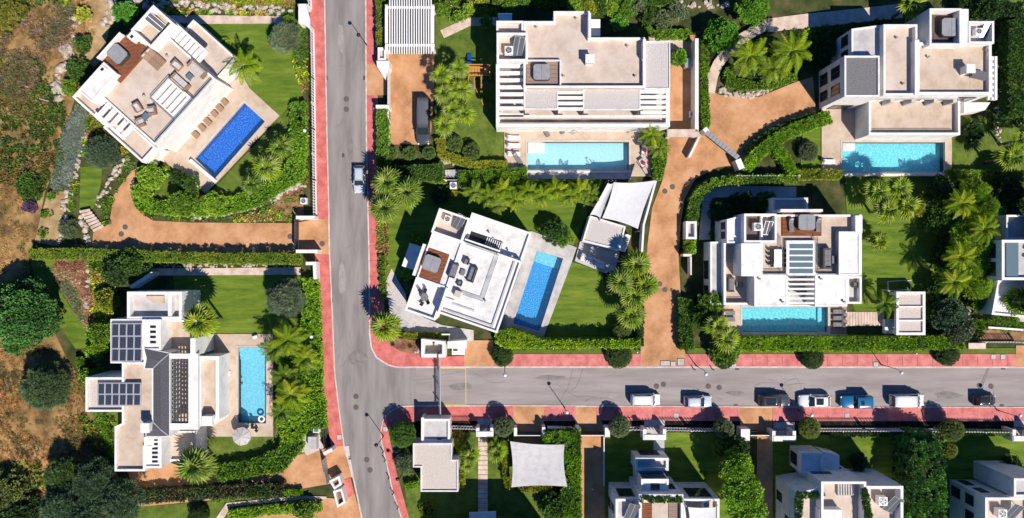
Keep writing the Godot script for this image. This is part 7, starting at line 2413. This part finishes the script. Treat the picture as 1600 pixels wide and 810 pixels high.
	for i in 12:
		var u: float = [1520, 1502, 1536, 1516, 1538, 1508, 1530, 1500, 1534, 1512, 1490, 1528][i]
		var v: float = [300, 318, 326, 344, 358, 368, 384, 402, 408, 424, 440, 446][i]
		var which: String = ["topmost", "second", "third", "fourth", "fifth", "sixth", "seventh", "eighth", "ninth", "tenth", "eleventh", "lowest"][i]
		if i % 3 == 1:
			palm("feather palm in the tall right hand row, " + which, u, v, 2.4, 6.2 - .1 * i, false, {"tone": 4, "n": 26, "group": "feather palms in the right hand row"})
		else:
			tree("bamboo", "feathery bright bamboo clump in the tall right hand row, " + which, "bamboo", u, v, 2.1, 6.0 - .1 * i, Color(.17, .25, .014) if i % 2 else Color(.13, .21, .014), {"kind": 2, "size": .5, "lobes": 16, "dens": 8.0, "second": Color(.05, .09, .01), "group": "bamboo clumps in the right hand row"})
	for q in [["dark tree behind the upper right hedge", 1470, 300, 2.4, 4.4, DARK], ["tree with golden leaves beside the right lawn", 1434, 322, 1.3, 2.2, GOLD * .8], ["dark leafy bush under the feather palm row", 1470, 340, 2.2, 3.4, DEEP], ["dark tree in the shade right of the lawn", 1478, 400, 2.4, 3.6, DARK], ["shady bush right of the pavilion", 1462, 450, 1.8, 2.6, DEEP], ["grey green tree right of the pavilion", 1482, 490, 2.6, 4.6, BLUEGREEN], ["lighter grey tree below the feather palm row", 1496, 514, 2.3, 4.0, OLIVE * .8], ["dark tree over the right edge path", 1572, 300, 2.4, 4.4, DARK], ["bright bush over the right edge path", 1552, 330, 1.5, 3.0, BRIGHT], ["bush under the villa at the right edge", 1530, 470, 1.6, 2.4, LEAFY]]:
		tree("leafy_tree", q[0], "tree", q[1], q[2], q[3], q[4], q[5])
	scatter("ground_cover", "dark undergrowth beneath the feather palm row", "ground cover", [1460, 290, 1550, 290, 1556, 500, 1510, 540, 1450, 540, 1452, 460, 1470, 400], 2200, .08, .55, 0, [DARK, DEEP, DARK, LEAFY * .7], -.35)
	rocks("pale stones on the bank below the feather palm row", [1516, 460, 1512, 500, 1514, 530], 26, 0.68, .8)
	for q in [["tall tree past the right edge beside the cut off villa", 1636, 470, 3.6], ["tall tree past the right edge above the cut off villa", 1640, 392, 3.6], ["tall tree past the right edge below the upper hedge", 1642, 320, 3.4]]:
		tree("leafy_tree", q[0], "tree", q[1], q[2], q[3], 9.5, DEEP)
	palm("fan palm in front of the villa at the right edge", 1590, 470, 2.6, 4.4, true, {"tone": 2})
	hedge("clipped hedge along the brown drive at the right edge", [1516, 506, 1600, 512], 1.2, .1, 1.1, LEAFY)
	for i in 3:
		topiary("clipped ball in the right edge hedge, %s" % ["left", "middle", "right"][i], 1555 + i * 14, 502, .8, 1.4, LEAFY)

func greenery_south() -> void:
	# white cube villa
	for q in [["upper left fan palm of three beside the red pavement", 605, 286], ["right fan palm of three beside the red pavement", 636, 301], ["lower fan palm of three beside the red pavement", 601, 325]]:
		palm(q[0], q[1], q[2], 2.6, 4.6, true, {"tone": 1, "n": 32, "group": "fan palms by the red pavement"})
	palm("fan palm over the corner of the red pavement", 602, 510, 2.8, 4.4, true, {"tone": 3, "n": 30})
	tree("shrub", "lone bright shrub on the dark shaded lawn", "shrub", 649.5, 372, .7, 1.2, LEAFY * 1.3, {"lobes": 6, "size": .4})
	tree("shrub", "bright shrub at the west wing of the white cube villa", "shrub", 636, 428, 1.0, 1.6, LEAFY * 1.2, {"lobes": 7, "size": .45})
	topiary("dark drum bush in the shade under the wide hedge", 688, 306, 1.4, 1.6, DARK)
	topiary("small round bush beside the service air conditioner", 699, 292, .5, .9, LEAFY)
	hedge("narrow yellow hedge above the shaded lawn", [706, 302, 745, 306], .6, .1, .8, GOLD * .8, {"size": .3})
	scatter("ground_cover", "rusty bank of plants between the red pavement and the shaded lawn", "ground cover", [590, 340, 606, 340, 604, 450, 600, 470, 592, 420], 500, .1, .45, 0, [BROWN, GOLD, LEAFY, BROWN], -.3)
	hedge("low hedge left of the grey gravel patch", [596, 400, 598, 460], .8, .1, .8, LEAFY, {"size": .36})
	tree("leafy_tree", "dark leafy tree by the right roof corner of the white cube villa", "tree", 866, 362, 1.9, 3.4, Color(.03, .075, .012), {"second": DARK})
	tree("leafy_tree", "glossy shrub at the upper end of the azure pool", "shrub", 880, 372, 1.3, 2.0, LEAFY)
	for i in 5:
		palm("fan palm between the azure pool lawn and the lane, %s" % ["topmost", "left", "right", "middle", "lowest"][i], [994, 970, 1006, 990, 986][i], [414, 440, 446, 462, 492][i], 2.5, [6.0, 6.2, 5.6, 5.4, 4.6][i], true, {"tone": 1 if i == 1 else 3, "n": 30, "group": "fan palms beside the lane"})
	hedge("narrow dark hedge between the lawn and the lane", [1002, 480, 1001, 540], .8, .1, 1.4, DEEP, {"size": .36})
	bed("bright leafy hedge under the azure pool", [775, 520, 800, 515, 848, 532, 1000, 532, 1000, 543, 790, 544, 775, 536], .1, 2.9, Color(.16, .22, .012), {"called": "hedge", "cat": "hedge", "second": Color(.08, .15, .012)})
	topiary("round clipped bush on the shaded strip of the pool lawn", 972, 516, 1.35, 2.6, Color(.085, .12, .03))
	topiary("dark clipped drum bush beside the orange driveway, left of two", 785, 556, 1.65, 2.4, Color(.035, .07, .018), {"ry": 1.3})
	topiary("dark clipped drum bush on the grass verge, right of two", 967, 556, 1.95, 2.2, Color(.045, .08, .022), {"ry": 1.2})
	hedge("yellow clipped hedge above the corner soil bed", [630, 525, 700, 525], .8, .1, 1.1, GOLD * .7, {"size": .34})
	hedge("thin clipped hedge on the grass verge, left half", [800, 545, 900, 545], .4, .1, .5, LEAFY, {"size": .3})
	# agaves in the corner bed
	var r := RandomNumberGenerator.new()
	r.seed = 8
	for i in 4:
		var t := thing("agave", "spiky agave in the dark corner bed, %s" % ["leftmost", "second", "third", "rightmost"][i], "plant", w([614, 630, 641, 650][i], [538, 543, 541, 547][i], .18), 0.0, "agaves in the corner bed")
		for k in 16:
			var b := MB.new()
			var a := k * 2.4
			var d := Vector3(cos(a), r.randf_range(.3, 1.0), sin(a)).normalized() * .62
			var s := d.cross(Vector3.UP).normalized() * .06
			b.tri(-s, d, s)
			part(t, "leaf", b, M.soil if i % 2 else M.hedgecore)
	# south of the street
	topiary("biggest round clipped tree at the gatehouse corner", 629, 679, 1.95, 4.2, Color(.055, .12, .014), {"called": "clipped_tree", "cat": "tree"})
	for q in [[787, 667, 1.5, "beside the first entrance portal", 3.6, OLIVE * 1.05], [968, 667, 1.6, "left of the second entrance portal", 3.6, OLIVE * 1.1], [1131, 669, 1.5, "in front of the left blue walled house", 3.6, OLIVE * 1.05], [1265, 669, 1.55, "in front of the middle blue walled house", 4.0, Color(.12, .15, .03)], [1487, 672, 1.65, "right of the dark leafy hedge", 4.0, Color(.09, .12, .03)]]:
		topiary("round clipped street tree " + q[3], q[0], q[1], q[2], q[4], q[5], {"called": "clipped_tree", "cat": "tree", "group": "clipped street trees on the south pavement"})
	topiary("bright round tree behind the street tree of the left blue walled house", 1129, 702, 1.45, 3.4, Color(.10, .17, .012), {"called": "clipped_tree", "cat": "tree"})
	topiary("yellow green round bush behind the far right street tree", 1482, 704, 1.2, 3.0, Color(.13, .15, .02), {"called": "clipped_tree", "cat": "tree"})
	for q in [["fan palm with broad leaves left of the slab path", 735, 711, 1.9], ["fan palm with broad leaves right of the slab path", 776, 706, 1.9], ["small fan palm below the left one at the slab path", 731, 726, 1.4]]:
		palm(q[0], q[1], q[2], q[3], 3.2, true, {"tone": 3, "n": 22})
	bed("tall bright leafy hedge right of the wide white sail", [882, 674, 906, 674, 908, 830, 884, 830, 876, 780, 886, 740, 880, 700, 850, 692, 850, 678], .1, 2.6, Color(.12, .21, .012), {"called": "hedge", "cat": "hedge", "second": DEEP, "size": .55})
	hedge("golden narrow hedge right of the gatehouse roof", [712, 690, 722, 720, 722, 762], .7, .1, .9, GOLD, {"size": .34})
	hedge("yellow hedge left of the wide white sail", [788, 690, 790, 740, 796, 766], .9, .1, 1.3, GOLD * .7, {"size": .36})
	hedge("leafy low hedge under the lower edge of the wide white sail", [808, 762, 860, 764], 1.2, .1, 1.1, GOLD * .6, {"size": .4})
	scatter("ground_cover", "rusty and golden plants in front of the gatehouse", "ground cover", [705, 676, 722, 676, 724, 700, 710, 706], 160, .1, .5, 0, [GOLD, BROWN, GOLD * .8], -.6)
	topiary("low yellow green dome on the gatehouse lawn", 668, 796, 1.3, 1.0, GOLD * .6, {"ry": .6})
	hedge("small bright hedge beside the gatehouse pavement", [634, 760, 654, 758], .9, .1, .9, BRIGHT, {"size": .34})
	tree("leafy_tree", "spiky shrubs between the pavement and the gatehouse", "shrub", 632, 722, 1.3, 1.6, OLIVE, {"kind": 2})
	rocks("white stones between the pavement and the gatehouse", [620, 702, 628, 720, 634, 738], 26, 0.51, 1.0)
	tree("leafy_tree", "dark bush at the lower end of the sail garden", "bush", 862, 790, 2.0, 3.0, DEEP)
	bed("lower leafy end of the huge hedge at the south fence", [1424, 676, 1468, 680, 1472, 700, 1420, 700], .1, 3.4, Color(.075, .15, .03), {"called": "hedge", "cat": "hedge", "second": Color(.03, .07, .02), "size": .55, "rough": .5})
	bed("huge dark leafy hedge between the middle and right blue walled houses", [1428, 692, 1472, 692, 1478, 730, 1480, 850, 1420, 850, 1424, 740], .1, 5.4, Color(.075, .15, .03), {"called": "hedge", "cat": "hedge", "second": Color(.03, .07, .02), "size": .6, "rough": .5})
	for q in [["leafy tree right of the left blue walled house, upper", 1150, 730, 2.4, 7.4], ["leafy tree right of the left blue walled house, lower", 1160, 768, 2.8, 7.6], ["leafy tree at the bottom edge between two blue walled houses", 1168, 800, 2.8, 7.0]]:
		tree("leafy_tree", q[0], "tree", q[1], q[2], q[3], q[4], Color(.12, .2, .015), {"second": LEAFY, "lobes": 24})
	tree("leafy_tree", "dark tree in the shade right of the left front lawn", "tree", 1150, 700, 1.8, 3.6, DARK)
	# roof planters
	for q in [["green hedge along the front of the left wooden roof deck", [1001, 781, 1066, 781], 8.0], ["green creeper along the front roof planter of the middle house", [1247, 775, 1288, 775], 7.5], ["green creeper along the left roof planter of the middle house", [1250, 778, 1250, 826], 7.5], ["green creeper along the right roof planter of the middle house", [1352, 766, 1362, 826], 8.6]]:
		hedge(q[0], q[1], .8, q[2] - .3, .7, DEEP, {"called": "roof_planting", "size": .34})
	hedge("ragged bright creeper on the south fence at the far right", [1492, 678, 1590, 678], .6, 1.0, .8, LEAFY, {"size": .34})
	hedge("dark hedge along the south fence behind the dark hatchback", [1300, 680, 1420, 680], .5, .1, .8, DARK, {"size": .34})
	tree("leafy_tree", "shrub under the front wall of the middle house", "shrub", 1340, 722, 1.4, 1.8, DARK)
	tree("leafy_tree", "dark leafless looking bush inside the right front garden", "shrub", 1580, 730, 1.6, 2.4, DARK)

func street_things() -> void:
	# cars: centre of the roof, facing, make
	car("pickup", "white pickup with a hard covered bed, first in the row of parked cars", "pickup", w(1010, 626, 1.5) * Vector3(1, 0, 1) + Vector3.UP * .05, 0, M.carwhite, {"L": 4.6, "W": 1.8, "belt": 1.1, "hood": 1.05, "roof": 1.75, "c0": -2.2, "c1": 1.35, "r0": -2.1, "r1": .95, "tumble": .9, "panel_sides": true, "panel_rear": true, "rails": true})
	car("parked_car", "silver blue hatchback parked second in the row", "car", w(1091, 628, .9) * Vector3(1, 0, 1) + Vector3.UP * .05, 0, M.carsilver, {"L": 4.4, "W": 1.8, "belt": .92, "roof": 1.45, "c0": -2.0, "c1": .95, "r0": -1.65, "r1": .25})
	car("parked_car", "black car with a glass sunroof, third in the row", "car", w(1210, 626, .9) * Vector3(1, 0, 1) + Vector3.UP * .05, 0, M.cargrey, {"L": 4.9, "W": 1.9, "belt": 1.0, "roof": 1.6, "c0": -2.2, "c1": 1.05, "r0": -1.9, "r1": .35, "sunroof": [.5, 1.5, 1.5], "rails": true})
	car("parked_car", "white car with a dark sunroof facing left, between the black car and the blue one", "car", w(1274, 627, .9) * Vector3(1, 0, 1) + Vector3.UP * .05, PI, M.carwhite, {"L": 5.0, "W": 1.95, "belt": 1.0, "roof": 1.5, "c0": -2.2, "c1": 1.05, "r0": -1.7, "r1": .3, "sunroof": [.62, 1.1, 1.4]})
	car("parked_car", "bright blue off roader facing left", "car", w(1338, 628, .9) * Vector3(1, 0, 1) + Vector3.UP * .05, PI, M.carblue, {"L": 4.9, "W": 1.95, "belt": 1.15, "hood": 1.12, "roof": 1.8, "c0": -2.25, "c1": .55, "r0": -2.15, "r1": .15, "tumble": .88, "sunroof": [.7, .5, .8]})
	car("parked_van", "long white van, sixth in the row", "van", w(1421, 627, 1.4) * Vector3(1, 0, 1) + Vector3.UP * .05, 0, M.carwhite, {"L": 5.3, "W": 1.95, "belt": 1.15, "hood": 1.05, "roof": 1.9, "c0": -2.55, "c1": 1.75, "r0": -2.4, "r1": 1.0, "tumble": .88, "panel_sides": true})
	car("parked_car", "small black hatchback, last in the row at the right", "car", w(1540, 626, .9) * Vector3(1, 0, 1) + Vector3.UP * .05, 0, M.cardark, {"L": 3.5, "W": 1.65, "belt": .95, "roof": 1.5, "c0": -1.6, "c1": .9, "r0": -1.35, "r1": .25})
	car("moving_car", "silver blue car driving down the long road", "car", w(561.5, 280, .9) * Vector3(1, 0, 1) + Vector3.UP * .06, -PI / 2, M.carsilver, {"L": 4.4, "W": 1.85, "belt": .95, "roof": 1.5, "c0": -2.0, "c1": 1.0, "r0": -1.6, "r1": .3, "rails": true}, "")
	car("parked_van", "long dark grey minibus in the orange parking court", "van", w(661, 189, 1.3) * Vector3(1, 0, 1) + Vector3.UP * .12, -PI / 2, M.cargrey, {"L": 7.2, "W": 2.1, "belt": 1.15, "hood": 1.1, "roof": 1.95, "c0": -3.5, "c1": 2.1, "r0": -3.4, "r1": 1.2, "tumble": .84, "roof_mat": M.vanroof}, "")
	# street lamps
	var L := [["lamp at the top of the long road beside the carport", 572.5, 70, 4.6, Vector2(-.2, 0), M.black],
		["lamp west of the long road below the tilted villa", 487, 213, 4.6, Vector2(.3, 0), M.lampglass],
		["lamp beside the ivy hedge of the long road", 497, 521, 4.6, Vector2(.3, 0), M.lampglass],
		["lamp on the bend by the gatehouse tree", 599, 682, 4.6, Vector2(-.2, .1), M.black],
		["lamp beside the clipped drum bush on the north kerb", 789, 573.5, 4.6, Vector2(.05, .5), M.lampglass],
		["lamp at the mouth of the orange lane", 1088, 572, 4.6, Vector2(.2, .5), M.lampglass],
		["lamp on the north kerb facing the blue off roader", 1377, 570, 4.6, Vector2(.5, .5), M.lampglass],
		["lamp on the south pavement before the leafy hedge", 882, 637, 4.6, Vector2(.0, -.3), M.lampglass],
		["lamp behind the white car facing left", 1247, 641, 4.8, Vector2(0, -.3), M.lampglass],
		["lamp on the south pavement at the far right", 1558, 641, 4.8, Vector2(0, -.3), M.lampglass],
		["lamp on the pavement at the bottom of the long road", 631, 735, 4.2, Vector2(-.3, 0), M.black]]
	for q in L:
		street_lamp("black street " + q[0], q[1], q[2], q[3], q[4], q[5])
	# covers in the road
	for q in [[541, 155, "upper of two on the long road by the white gate"], [541, 171, "lower of two on the long road by the white gate"], [556, 620, "upper of two on the long road by the junction"], [556, 637, "lower of two on the long road by the junction"], [573, 719, "upper of two at the bottom bend"], [578, 735, "lower of two at the bottom bend"], [1026, 604, "left of two beside the white pickup"], [1037, 601, "right of two beside the white pickup"], [1107, 604, "left of two beside the silver hatchback"], [1124, 606, "right of two beside the silver hatchback"], [1531, 603, "left of two near the last parked car"], [1549, 604, "right of two near the last parked car"], [503, 381, "on the apron of the upper left gate"]]:
		put("manhole", q[0], q[1], .09 if q[0] > 520 else .16, 0, "round iron road cover, " + q[2], "iron covers in the roads")
	for q in [[195, 355, "upper of two on the orange driveway of the tilted villa"], [189, 366, "lower of two on the orange driveway of the tilted villa"], [453, 370, "by the upper left gate"], [1051, 292, "right of two in the bend of the lane"], [1039, 299, "left of two in the bend of the lane"], [1031, 444, "upper of two half way down the lane"], [1039, 453, "lower of two half way down the lane"]]:
		put("manhole", q[0], q[1], .135, 0, "iron cover in orange paving, " + q[2], "iron covers in the driveways")
	for q in [[1036, 568, "left at the mouth of the lane"], [1043, 568, "right at the mouth of the lane"], [1052, 569, "small one at the mouth of the lane"], [1057, 650, "behind the white pickup"], [1324, 650, "behind the blue off roader"], [1553, 558, "left of two on the north pavement at the right"], [1568, 558, "right of two on the north pavement at the right"], [602, 671, "on the gatehouse corner"], [530, 684, "beside the gravel patch"], [500, 507, "beside the ivy hedge"], [1147, 570, "beside the drum bush"], [1369, 570, "in front of the far street lamp"], [651, 549, "in the white entrance cube"]]:
		put("hatch", q[0], q[1], .185, 0, "square pavement cover, " + q[2], "square covers in the pavements")
	put("hatch", 1064, 566, .185, 0, "large grey square pavement cover at the mouth of the lane", "", 1.4)
	for q in [[510, 122, 90, "on the west side of the long road"], [569, 122, 90, "before the white sliding gate"], [518.5, 470, 90, "by the ivy hedge"], [546, 716, 75, "by the worn paint"], [1152, 577, 0, "on the north kerb right of the lane"], [1150, 634, 0, "on the south kerb before the orange driveway"], [1568, 576, 0, "on the north kerb at the far right"], [1566, 634, 0, "on the south kerb at the far right"], [536, 243, 90, "in the middle of the long road"]]:
		put("drain", q[0], q[1], .09, q[2], "iron gutter grating " + q[3], "gutter gratings")
	for q in [[599, 706], [602, 719], [608, 746], [615, 770], [622, 793]]:
		put("bollard", q[0], q[1], .14, 0, "little black bollard on the gatehouse kerb, %s" % ["topmost", "second", "middle", "fourth", "lowest"][[599, 602, 608, 615, 622].find(q[0])], "bollards on the gatehouse kerb")
	for q in [[1084, 577], [1113, 577]]:
		put("bollard", q[0], q[1], .09, 0, "black bollard on the north kerb, %s of the lamp" % ("left" if q[0] == 1084 else "right"), "bollards by the lane")
	var lamps := [[995, 550, "on the verge by the drum bush"], [1063, 544, "at the right corner of the lane"], [985, 720, "left on the front lawn of the left blue walled house"], [1045, 717, "right on the front lawn of the left blue walled house"], [1144, 724, "under the bright round tree"], [1155, 685, "by the gate pillar"], [1429, 552, "on the verge under the long hedge"], [925, 763, "beside the driveway of the left blue walled house"]]
	for q in lamps:
		put("lamp", q[0], q[1], .1, 0, "little white garden lamp " + q[2], "garden lamps")
	# fences
	fence([484.5, 45, 486, 120, 487, 200, 488, 280, 489, 338], .1, 1.9, M.whitemetal, "long white picket fence of the tilted villa along the red pavement")
	fence([480, -10, 481, 8], .1, 1.9, M.whitemetal, "short white picket fence above the gate shelter")
	wall("garden_wall", [490, 436, 496, 520, 500, 590, 506, 660], .1, 1.0, .25, M.white, "low white wall between the ivy hedge and the red pavement")
	wall("garden_wall", [480, 412, 491, 412, 492, 434], .1, 2.0, .5, M.white, "white walled corner at the top of the ivy hedge")
	wall("garden_wall", [591, 172, 592, 262], .1, .8, .25, M.white, "low white wall along the east side of the red pavement")
	fence([703, 671, 744, 672], .1, 2.4, M.whitemetal, "white picket fence between the gatehouse and the first portal", M.darkmetal)
	fence([984, 673, 1005, 673], .1, 2.4, M.whitemetal, "short white picket fence left of the second portal", M.darkmetal)
	fence([1041, 674, 1121, 675], .1, 2.4, M.whitemetal, "white picket fence right of the second portal", M.darkmetal)
	fence([1276, 675, 1360, 675, 1420, 675, 1474, 676], .1, 2.4, M.whitemetal, "long white picket fence behind the blue off roader and the white van", M.darkmetal)
	fence([1500, 676, 1583, 677], .1, 2.4, M.whitemetal, "white picket fence at the far right of the south pavement", M.darkmetal)
	fence([1541, 536, 1600, 536], .1, 1.9, M.whitemetal, "white picket fence at the right edge above the north pavement", M.darkmetal)
	fence([1002, 482, 1001, 548], .1, 1.7, M.darkmetal, "dark picket fence between the pool lawn and the lane")
